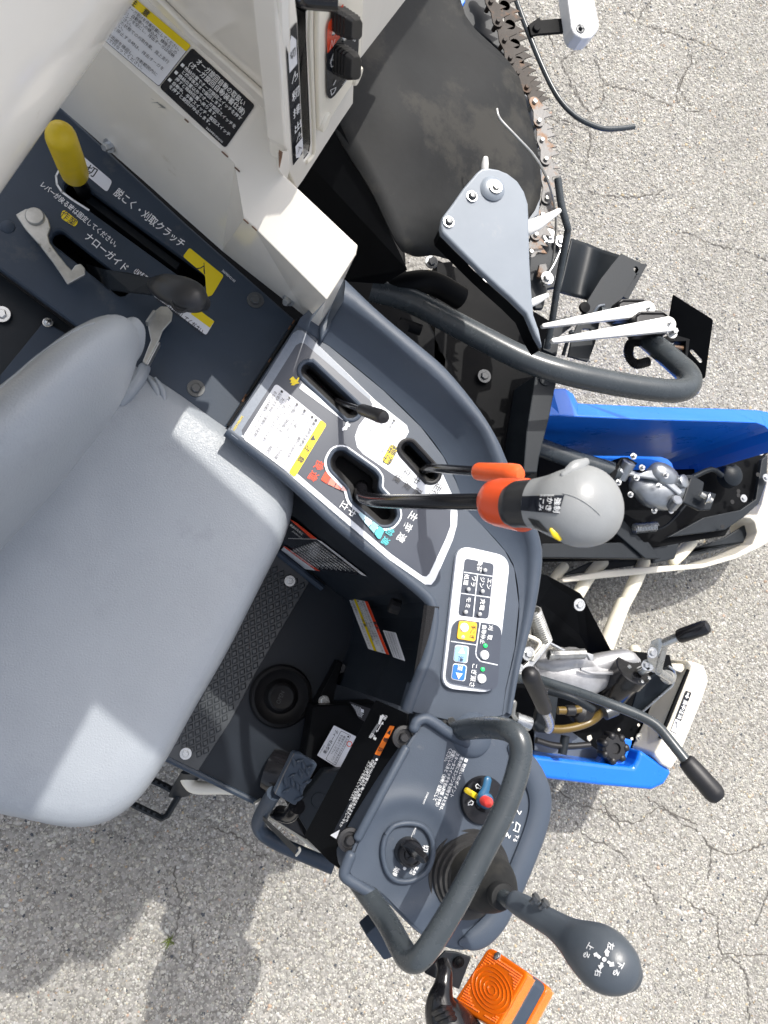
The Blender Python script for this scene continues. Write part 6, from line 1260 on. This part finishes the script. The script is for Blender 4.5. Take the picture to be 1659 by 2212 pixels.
for x, y in ((1592, 280), (1440, 322), (1465, 388), (1465, 415), (1425, 458), (1362, 620), (670, 595)): lathe('hole', P(HH, x, y, 0.40 if x > 700 else 0.433), P(HH, x, y, 0.40 if x > 700 else 0.433)+UPZ, [(0, 0.008), (0.0008, 0.008), (0.0009, 0.0002)], 'void_black', ubp, seg=14)
for x, y in ((1500, 435), (1610, 130), (1645, 300)): bolt(HH, x, y, 0.40, 0.009, ubp, 'zinc')
cov = [(310, 958), (600, 905), (900, 880), (1240, 862), (1450, 800), (1560, 735), (1592, 660), (1575, 590), (1545, 565), (1500, 560), (1540, 540), (1590, 545), (1620, 480), (1659, 320), (1800, 320), (1800, 560), (1700, 700), (1600, 760), (1450, 830), (1240, 890), (600, 955), (320, 985)]
uc = prism('upper_divider_trim', HH, cov, 0.34, 0.10, 'cream_plastic', HV, bev=0.004, label='cream plastic edge trim of the upper divider', seg=3)
prism('trim_inside', HH, [(310, 940), (900, 860), (1210, 800), (1540, 715), (1570, 640), (1540, 590), (1380, 690), (960, 840), (500, 850)], 0.30, 0.01, 'dark_steel', uc, bev=0.002)
tube('drive_pipe', [P(HH, 140, 90, 0.52), P(HH, 400, 185, 0.52), P(HH, 680, 270, 0.52)], 0.029, 'rail_grey', HV, seg=20, n=0, label='thick grey drive pipe leading to the small gearbox')
# cast gearbox of the upper divider
ZG = 0.50
gb = tube('small_gearbox', [P(HH, x, y, ZG) for x, y in [(800, 330), (880, 370), (970, 385), (1050, 380), (1110, 360)]], [0.034, 0.058, 0.066, 0.054, 0.030], 'shiny_aluminium', HV, seg=26, n=5, rounded=True, squash=(0.8, 1.0), up=UPZ, label='small bright aluminium gearbox on the upper divider')
prism('split_flange', HH, rrect([(700, 235), (770, 250), (830, 270), (880, 250), (960, 250), (1010, 300), (1110, 390), (1085, 420), (1000, 350), (920, 310), (850, 300), (720, 280), (690, 262)], 16), ZG+0.042, 0.012, 'shiny_aluminium', gb, bev=0.003)
tube('upper_dome', [P(HH, 890, 275, ZG+0.03), P(HH, 940, 265, ZG+0.035), P(HH, 1010, 300, ZG+0.03), P(HH, 1060, 340, ZG+0.02)], [0.02, 0.034, 0.034, 0.02], 'shiny_aluminium', gb, seg=22, n=4, rounded=True, squash=(0.8, 1), up=UPZ)
for a_, b_, r_ in (((755, 195), (690, 300), .022), ((1120, 320), (1050, 340), .022), ((1070, 440), (1030, 490), .018)):
    pa_, pb_ = P(HH, *a_, ZG+0.045), P(HH, *b_, ZG+0.02); lathe('boss', pa_, pb_, [(0, r_*0.8), (0.002, r_), ((pb_-pa_).length, r_), ((pb_-pa_).length+0.001, r_*0.6)], 'shiny_aluminium', gb, seg=22)
for x, y, z in ((780, 160, .06), (835, 235, .055), (800, 300, .055), (990, 285, .065), (945, 355, .06), (682, 330, .03), (915, 515, .0), (1025, 515, .01), (760, 410, .0)): bolt(HH, x, y, ZG+z, 0.0066, gb, 'zinc', h=0.008)
prism('gearbox_bracket', HH, [(625, 295), (700, 165), (745, 165), (810, 205), (790, 220), (735, 190), (705, 190), (660, 310), (640, 310)], ZG+0.04, 0.05, 'black_paint', gb, bev=0.002)
prism('gearbox_bracket', HH, [(1075, 285), (1165, 280), (1245, 330), (1235, 385), (1325, 405), (1285, 510), (1215, 515), (1100, 460), (1150, 310), (1080, 300)], ZG+0.03, 0.01, 'dark_steel', gb, bev=0.004)
tube('adjusting_bolt', [P(HH, 1215, 405, ZG+0.05), P(HH, 1290, 450, ZG+0.05)], 0.009, 'worn_steel', gb, n=0); bolt(HH, 1262, 435, ZG+0.05, 0.014, gb, 'zinc', axis=Vector((1, -0.5, 0.5)))
tube('clamp_rod', [P(HH, 1160, 300, ZG), P(HH, 1290, 245, ZG), P(HH, 1360, 290, ZG)], 0.009, 'dark_steel', gb, n=3)
lathe('knob_base', P(HH, 1395, 290, 0.40), P(HH, 1395, 290, 0.40)+UPZ, [(0, 0.045), (0.02, 0.04), (0.03, 0.02), (0.03, 0.0002)], 'dark_steel', ubp, seg=28)
def spring(name, a_, b_, r_, turns, wr, m, parent, lab=None):
    d_ = (b_-a_); ln_ = d_.length; d_.normalize(); up = UPZ if abs(d_.z) < 0.9 else Vector((0, 1, 0)); n_ = (up-d_*up.dot(d_)).normalized(); s_ = d_.cross(n_); r_ *= RS; wr *= RS*1.1
    k = turns*9; path = [a_+d_*(ln_*i/k)+(n_*math.cos(2*math.pi*i/9)+s_*math.sin(2*math.pi*i/9))*r_ for i in range(k+1)]
    return loft(name, sweep(path, wr, 6), m, parent, label=lab)
spring('coil_spring', P(HH, 785, 632, 0.44), P(HH, 925, 618, 0.44), 0.016, 14, 0.0022, 'zinc', ubp)
tube('spring_hook', [P(HH, 925, 600, 0.44), P(HH, 945, 605, 0.44), P(HH, 930, 640, 0.44), P(HH, 1010, 600, 0.45), P(HH, 1120, 480, 0.46)], 0.004, 'dark_steel', ubp, n=4)
prism('handle_wheel', HH, [(1440, 130), (1480, 170), (1550, 90), (1600, -60), (1650, -60), (1570, 130), (1490, 175), (1450, 165)], 0.45, 0.02, 'blue_plastic', ud, bev=0.004)
lathe('adjuster_knob', P(HH, 1500, 75, 0.44), P(HH, 1500, 75, 0.44)+UPZ, [(0, 0.045), (0.02, 0.045), (0.025, 0.038), (0.025, 0.0002)], 'black_plastic', ud, seg=8, smooth=False)
# feeder tines
for nm, l_, r_ in (('a', [(330, 880), (285, 930), (240, 1000), (180, 1120)], [.017, .018, .018, .018]), ('b', [(580, 850), (500, 930), (420, 1060), (330, 1230)], [.022, .023, .022, .020]), ('c', [(850, 840), (790, 980), (720, 1125)], [.024, .025, .022]), ('d', [(712, 1120), (650, 1270), (590, 1420)], [.026, .028, .030]), ('e', [(1160, 720), (1100, 790), (1040, 850)], [.022, .021, .019]), ('f', [(790, 1460), (788, 1420)], [.020, .020])):
    tube('crop_tine', [P(HH, x, y, 0.30) for x, y in l_], r_, 'cream_finger', HV, seg=18, n=4, rounded=True, label={'a': 'short cream crop tine nearest the console', 'b': 'cream crop tine second from the console', 'c': 'cream crop tine third from the console', 'd': 'thicker yellowed end of the long cream crop tine', 'e': 'short cream crop tine below the step plate', 'f': 'rounded cream tine tip behind the black plate'}[nm])
# ---------------------------------------------------------------- lower divider
bp_ = prism('black_deflector', None, [P(I, 330, -80, .56), P(I, 420, -60, .56), P(I, 640, 60, .56), P(I, 660, 90, .555), P(I, 845, 440, .50), P(I, 700, 450, .46), P(I, 330, 370, .46), P(I, 300, 120, .52)], None, 0.004, 'black_paint', HV, bev=0.001, label='black folded deflector plate between the dividers')
bolt(I, 632, 135, .565, 0.012, bp_, 'zinc'); bolt(I, 1108, 452, 0.60, 0.001, bp_, 'zinc')
lbp = prism('lower_divider_base', I, [(180, 480), (420, 440), (700, 455), (840, 438), (1010, 440), (1220, 462), (1240, 530), (1290, 660), (1150, 1040), (1120, 1120), (1000, 1090), (900, 1060), (700, 1150), (330, 1130), (150, 800)], 0.33, 0.02, 'black_paint', HV, bev=0.003, label='black base plate of the lower divider')
prism('side_flange', I, [(1240, 560), (1345, 570), (1290, 720), (1200, 920), (1140, 1060), (1095, 1060), (1190, 850)], 0.38, 0.03, 'dark_steel', lbp, bev=0.002)
prism('pale_tray', I, [(340, 960), (560, 950), (760, 1090), (780, 1160), (340, 1115)], 0.352, 0.004, 'grey_paint', lbp, bev=0.001)
prism('reflector_plate', I, [(685, 995), (710, 985), (718, 1010), (700, 1030), (685, 1015)], 0.36, 0.004, 'cream_plastic', lbp, bev=0.001); prism('reflector_plate', I, [(580, 885), (615, 870), (622, 888), (590, 895)], 0.36, 0.004, 'cream_plastic', lbp, bev=0.001)
for x, y in ((1145, 835), (890, 950), (1018, 920), (975, 1010)): lathe('hole', P(I, x, y, 0.352), P(I, x, y, 0.352)+UPZ, [(0, 0.005), (0.0008, 0.005), (0.0009, 0.0002)], 'cream_plastic', lbp, seg=14)
bolt(I, 1028, 1003, 0.355, 0.010, lbp, 'worn_steel'); bolt(I, 1195, 885, 0.39, 0.008, lbp, 'zinc')
prism('top_flange', I, [(700, 440), (840, 430), (1000, 440), (1225, 462), (1240, 540), (1200, 560), (1000, 500), (720, 480)], 0.45, 0.02, 'black_paint', lbp, bev=0.002)
# gear casing
ZL = 0.50
gc = tube('gear_casing', [P(I, x, y, ZL) for x, y in [(330, 560), (420, 570), (540, 580), (650, 600), (740, 590), (850, 545), (950, 520), (1000, 510)]], [0.034, 0.062, 0.074, 0.070, 0.052, 0.040, 0.034, 0.020], 'cast_aluminium', HV, seg=32, n=6, rounded=True, squash=(0.75, 1.0), up=UPZ, label='rough cast aluminium gear casing of the lower divider')
tube('casing_lobe', [P(I, 380, 500, ZL+0.01), P(I, 470, 510, ZL+0.02), P(I, 600, 490, ZL+0.02), P(I, 700, 540, ZL+0.015)], [0.03, 0.034, 0.036, 0.02], 'cast_aluminium', gc, seg=22, n=5, rounded=True)
tube('casting_rib', [P(I, 640, 555, ZL+0.052), P(I, 720, 580, ZL+0.050), P(I, 870, 582, ZL+0.035)], 0.005, 'cast_aluminium', gc, n=4)
tube('casing_arm', [P(I, 720, 530, ZL), P(I, 830, 500, ZL+0.01), P(I, 940, 490, ZL+0.02), P(I, 1000, 510, ZL+0.02)], [0.034, 0.030, 0.030, 0.018], 'cast_aluminium', gc, n=4, seg=20, rounded=True)
bolt(I, 1005, 520, ZL+0.03, 0.009, gc, 'zinc')
mo_a, mo_b = P(I, 830, 730, ZL-0.02), P(I, 985, 555, ZL+0.05); ml_ = (mo_b-mo_a).length
mot = lathe('lift_motor', mo_a, mo_b, [(0, 0.046), (0.003, 0.049), (ml_*0.72, 0.049), (ml_*0.725, 0.056), (ml_*0.98, 0.056), (ml_, 0.053), (ml_+0.001, 0.0002)], 'black_gloss', HV, seg=36, label='black cylindrical electric motor on the lower divider')
for x, y in ((958, 542), (1040, 640), (1085, 615)): bolt(I, x, y, ZL+0.07, 0.007, mot, 'zinc', washer=False, axis=(mo_b-mo_a))
ck = prism('crank_arm', None, [P(I, 1105, 375, .66), P(I, 1150, 352, .67), P(I, 1190, 358, .67), P(I, 1150, 470, .64), P(I, 1125, 580, .60), P(I, 1085, 560, .60), P(I, 1080, 470, .63)], None, 0.004, 'zinc', HV, bev=0.001, label='zinc plated crank arm with black handle')
prism('crank_web', None, [P(I, 1192, 360, .672), P(I, 1215, 400, .665), P(I, 1170, 585, .60), P(I, 1130, 575, .602)], None, 0.004, 'zinc', ck, bev=0.001)
tube('crank_shaft', [P(I, 1030, 570, .56), P(I, 1090, 540, .58)], 0.014, 'zinc', ck, n=0); tube('crank_shaft', [P(I, 1150, 570, .58), P(I, 1225, 620, .55)], 0.012, 'zinc', ck, n=0)
tube('handle_pin', [P(I, 1185, 385, .67), P(I, 1300, 335, .70)], 0.0125, 'zinc', ck, n=0)
a_, b_ = P(I, 1285, 342, .695), P(I, 1460, 280, .74); ln = (b_-a_).length
lathe('handle_grip', a_, b_, [(-0.003, 0.014), (0, 0.019), (0.006, 0.0205), (ln*0.95, 0.0205), (ln+0.004, 0.016), (ln+0.008, 0.0003)], 'black_gloss', ck, seg=28)
for x, y in ((1108, 448), (1090, 530), (1068, 528)): bolt(I, x, y, .655 if y < 500 else .61, 0.010, ck, 'zinc')
mp_ = prism('motor_mount', None, [P(I, 1215, 535, .50), P(I, 1250, 560, .50), P(I, 1258, 600, .49), P(I, 1240, 660, .48), P(I, 1020, 850, .44), P(I, 960, 860, .42), P(I, 1010, 700, .46), P(I, 1100, 600, .48)], None, 0.005, 'dark_steel', HV, bev=0.001, label='dark steel motor mount with bright cut edge')
tube('cut_edge', [P(I, 1215, 535, .502), P(I, 1252, 562, .502), P(I, 1260, 602, .492), P(I, 1240, 662, .482), P(I, 1025, 850, .442)], 0.004, 'zinc', mp_, seg=8, n=0)
lathe('mount_boss', P(I, 1215, 610, .50), P(I, 1180, 590, .53), [(0, 0.022), (0.02, 0.02), (0.021, 0.0002)], 'worn_steel', mp_, seg=18)
cs1 = spring('large_coil_spring', P(I, 330, 170, .60), P(I, 405, 370, .57), 0.021, 15, 0.0035, 'worn_steel', HV, 'steel coil spring beside the console edge')
cs2 = spring('long_coil_spring', P(I, 430, 462, .57), P(I, 665, 455, .57), 0.014, 42, 0.0018, 'worn_steel', HV, 'long fine steel coil spring above the gear casing')
prism('spring_bracket', I, [(660, 440), (725, 460), (728, 495), (705, 500), (690, 470)], .575, 0.01, 'zinc', cs2, bev=0.001)
fr2 = prism('spring_frame', I, [(160, 640), (440, 375), (545, 430), (530, 440), (445, 392), (240, 650)], .60, 0.012, 'zinc', HV, bev=0.001, label='zinc plated angle frame beside the gear casing')
prism('brass_plate', I, [(350, 455), (400, 390), (430, 400), (340, 510), (320, 500)], .61, 0.01, 'worn_steel', fr2, bev=0.001); bolt(I, 300, 455, .60, 0.013, fr2, 'zinc'); tube('bent_strap', [P(I, 285, 335, .60), P(I, 345, 360, .60), P(I, 375, 395, .60), P(I, 330, 480, .60)], 0.006, 'cream_plastic', fr2, n=4)
bolt(I, 240, 555, .60, 0.010, fr2, 'zinc')
# cover with the cream front edge and sticker
ce = prism('lower_divider_trim', None, [P(I, *p, z) for p, z in zip([(1345, 500), (1400, 512), (1450, 530), (1468, 570), (1480, 640), (1440, 760), (1370, 930), (1290, 1130), (1235, 1215), (1175, 1180), (1125, 1115), (1160, 1050), (1230, 900), (1310, 700), (1365, 555)], [.44]*15)], None, 0.10, 'cream_plastic', HV, bev=0.008, label='cream plastic front edge of the lower divider with a sticker', seg=4)
prism('trim_end', I, [(1238, 525), (1300, 520), (1345, 530), (1300, 580), (1248, 560)], .42, 0.03, 'cream_plastic', ce, bev=0.003)
tube('dark_gap_rod', [P(I, 1345, 560, .43), P(I, 1270, 740, .43), P(I, 1160, 1010, .43)], 0.007, 'black_paint', ce, n=0)
wq = quadmap(V, [(1168, 905), (1002, 1352), (938, 1318), (1105, 880)], z=.441, wd=470, ht=70)
label('grease_label', wq[0], [rect(0, 0, 470, 70, 'sticker_black', 8), rect(330, 4, 466, 66, 'sticker_white', 8), line([(20, 35), (60, 35)], 18, 'ink_white'), poly([(55, 8), (80, 35), (55, 62)], 'ink_white') , text('集中注油', 100, 32, 52, 0, wd=215), line([(360, 50), (390, 30), (430, 24)], 7, 'ink_black'), poly([(345, 60), (365, 36), (380, 52)], 'ink_black')], ce, nrm=wq[1], base=0.001, lab='black sticker with white lettering')
bl2o = [(330, 1118), (500, 1138), (850, 1182), (985, 1196), (1010, 1150), (1030, 1082), (1130, 1150), (1235, 1215), (1232, 1240), (1190, 1308), (1110, 1345), (760, 1315), (420, 1272), (330, 1250)]
lb = prism('lower_divider_cover', I, bl2o, .43, 0.10, 'blue_plastic', HV, bev=0.010, label='blue plastic cover of the lower divider nearest the steering console', seg=4)
prism('blue_clip', I, [(930, 1008), (980, 1018), (975, 1050), (925, 1180), (860, 1185), (905, 1100)], .42, 0.03, 'blue_plastic', lb, bev=0.003)
prism('clip_foot', I, [(750, 1165), (790, 1120), (880, 1150), (850, 1185)], .40, 0.02, 'blue_plastic', lb, bev=0.003)
p = P(I, 855, 1070, .42)
kn_ = lathe('star_knob', p-UPZ*0.02, p+UPZ, [(0, 0.042), (0.012, 0.045), (0.025, 0.043), (0.030, 0.034), (0.030, 0.018), (0.024, 0.016), (0.024, 0.0002)], 'black_plastic', lb, seg=28)
for k in range(7):
    a_ = 2*math.pi*k/7; d_ = Vector((math.cos(a_), math.sin(a_), 0)); tube('knob_lobe', [p+d_*0.027-UPZ*0.014, p+d_*0.027+UPZ*0.006], 0.013, 'black_plastic', lb, seg=10, n=0, rounded=True)
# long adjusting lever and small handle
al = tube('adjusting_lever', [P(I, x, y, z) for x, y, z in [(180, 615, .60), (330, 620, .62), (430, 645, .64), (620, 705, .67), (800, 770, .70), (960, 830, .72), (1080, 885, .735), (1150, 935, .745), (1230, 1030, .76), (1350, 1180, .78)]], 0.0135, 'rail_grey', HV, seg=18, n=6, label='long grey adjusting lever with black grip reaching to the right')
a_, b_ = P(I, 1325, 1150, .775), P(I, 1530, 1385, .80); ln = (b_-a_).length
lathe('lever_grip', a_, b_, [(-0.002, 0.014), (0, 0.019), (0.004, 0.022), (ln*0.3, 0.0245), (ln*0.9, 0.0262), (ln, 0.0235), (ln+0.006, 0.017), (ln+0.008, 0.0003)], 'black_plastic', al, seg=32)
tube('brace_rod', [P(I, 430, 700, .60), P(I, 580, 740, .62), P(I, 720, 820, .62)], 0.011, 'dark_steel', al, n=3)
sh_ = tube('folding_handle', [P(I, 430, 950, .55), P(I, 442, 915, .58), P(I, 425, 860, .62), P(I, 395, 800, .66)], 0.0125, 'zinc', HV, n=6, label='small folding handle with black grip behind the console')
a_, b_ = P(I, 408, 815, .655), P(I, 305, 580, .735); ln = (b_-a_).length
lathe('handle_grip', a_, b_, [(-0.002, 0.014), (0, 0.0195), (0.005, 0.021), (ln*0.9, 0.0235), (ln, 0.020), (ln+0.006, 0.012), (ln+0.008, 0.0003)], 'black_plastic', sh_, seg=28)
prism('handle_bracket', I, [(400, 700), (500, 720), (470, 960), (440, 980), (360, 970), (330, 920), (350, 880), (370, 790)], .53, 0.02, 'dark_steel', sh_, bev=0.004)
tube('zinc_pivot', [P(I, 215, 880, .56), P(I, 310, 915, .56)], 0.020, 'zinc', sh_, n=0); tube('small_hook', [P(I, 175, 850, .58), P(I, 190, 780, .60), P(I, 210, 775, .60), P(I, 200, 850, .58), P(I, 220, 880, .57)], 0.006, 'worn_steel', sh_, n=4)
hs = tube('fuel_hose', [P(I, 440, 945, .48), P(I, 520, 948, .48), P(I, 620, 930, .48), P(I, 710, 895, .48), P(I, 780, 840, .49), P(I, 830, 800, .50)], 0.013, 'hose_amber', HV, n=6, label='short amber hose curving below the motor')
tube('hose_branch', [P(I, 490, 825, .50), P(I, 560, 825, .50), P(I, 640, 815, .50)], 0.012, 'hose_amber', hs, n=3); lathe('hose_clamp', P(I, 540, 825, .50), P(I, 575, 825, .50), [(0, 0.013), (0.002, 0.016), (0.02, 0.016), (0.022, 0.013)], 'black_plastic', hs, seg=18)
lathe('hose_socket', P(I, 600, 830, .48), P(I, 680, 850, .46), [(0, 0.02), (0.01, 0.034), (0.05, 0.036), (0.05, 0.0002)], 'black_plastic', hs, seg=22); lathe('hose_fitting', P(I, 790, 845, .50), P(I, 850, 820, .50), [(0, 0.014), (0.002, 0.022), (0.03, 0.022), (0.03, 0.0002)], 'dark_bolt', hs, seg=18)
tube('guard_strip', [P(I, 350, 1020, .45), P(I, 450, 1050, .45), P(I, 560, 1060, .45), P(I, 700, 1050, .45)], 0.010, 'black_plastic', lbp, n=4); tube('guard_strip', [P(I, 540, 990, .45), P(I, 530, 1060, .45), P(I, 520, 1110, .45)], 0.014, 'dark_steel', lbp, n=3)
P = P_true
# ---------------------------------------------------------------- chassis below everything
prism('chassis_body', D, [(-500, -300), (760, -300), (860, 300), (880, 600), (960, 760), (1060, 960), (1080, 1200), (1040, 1480), (760, 1480), (620, 1560), (420, 1560), (-500, 1450)], 0.50, 0.30, 'black_paint', HV, bev=0.005, label='black chassis of the harvester below the cab floor')
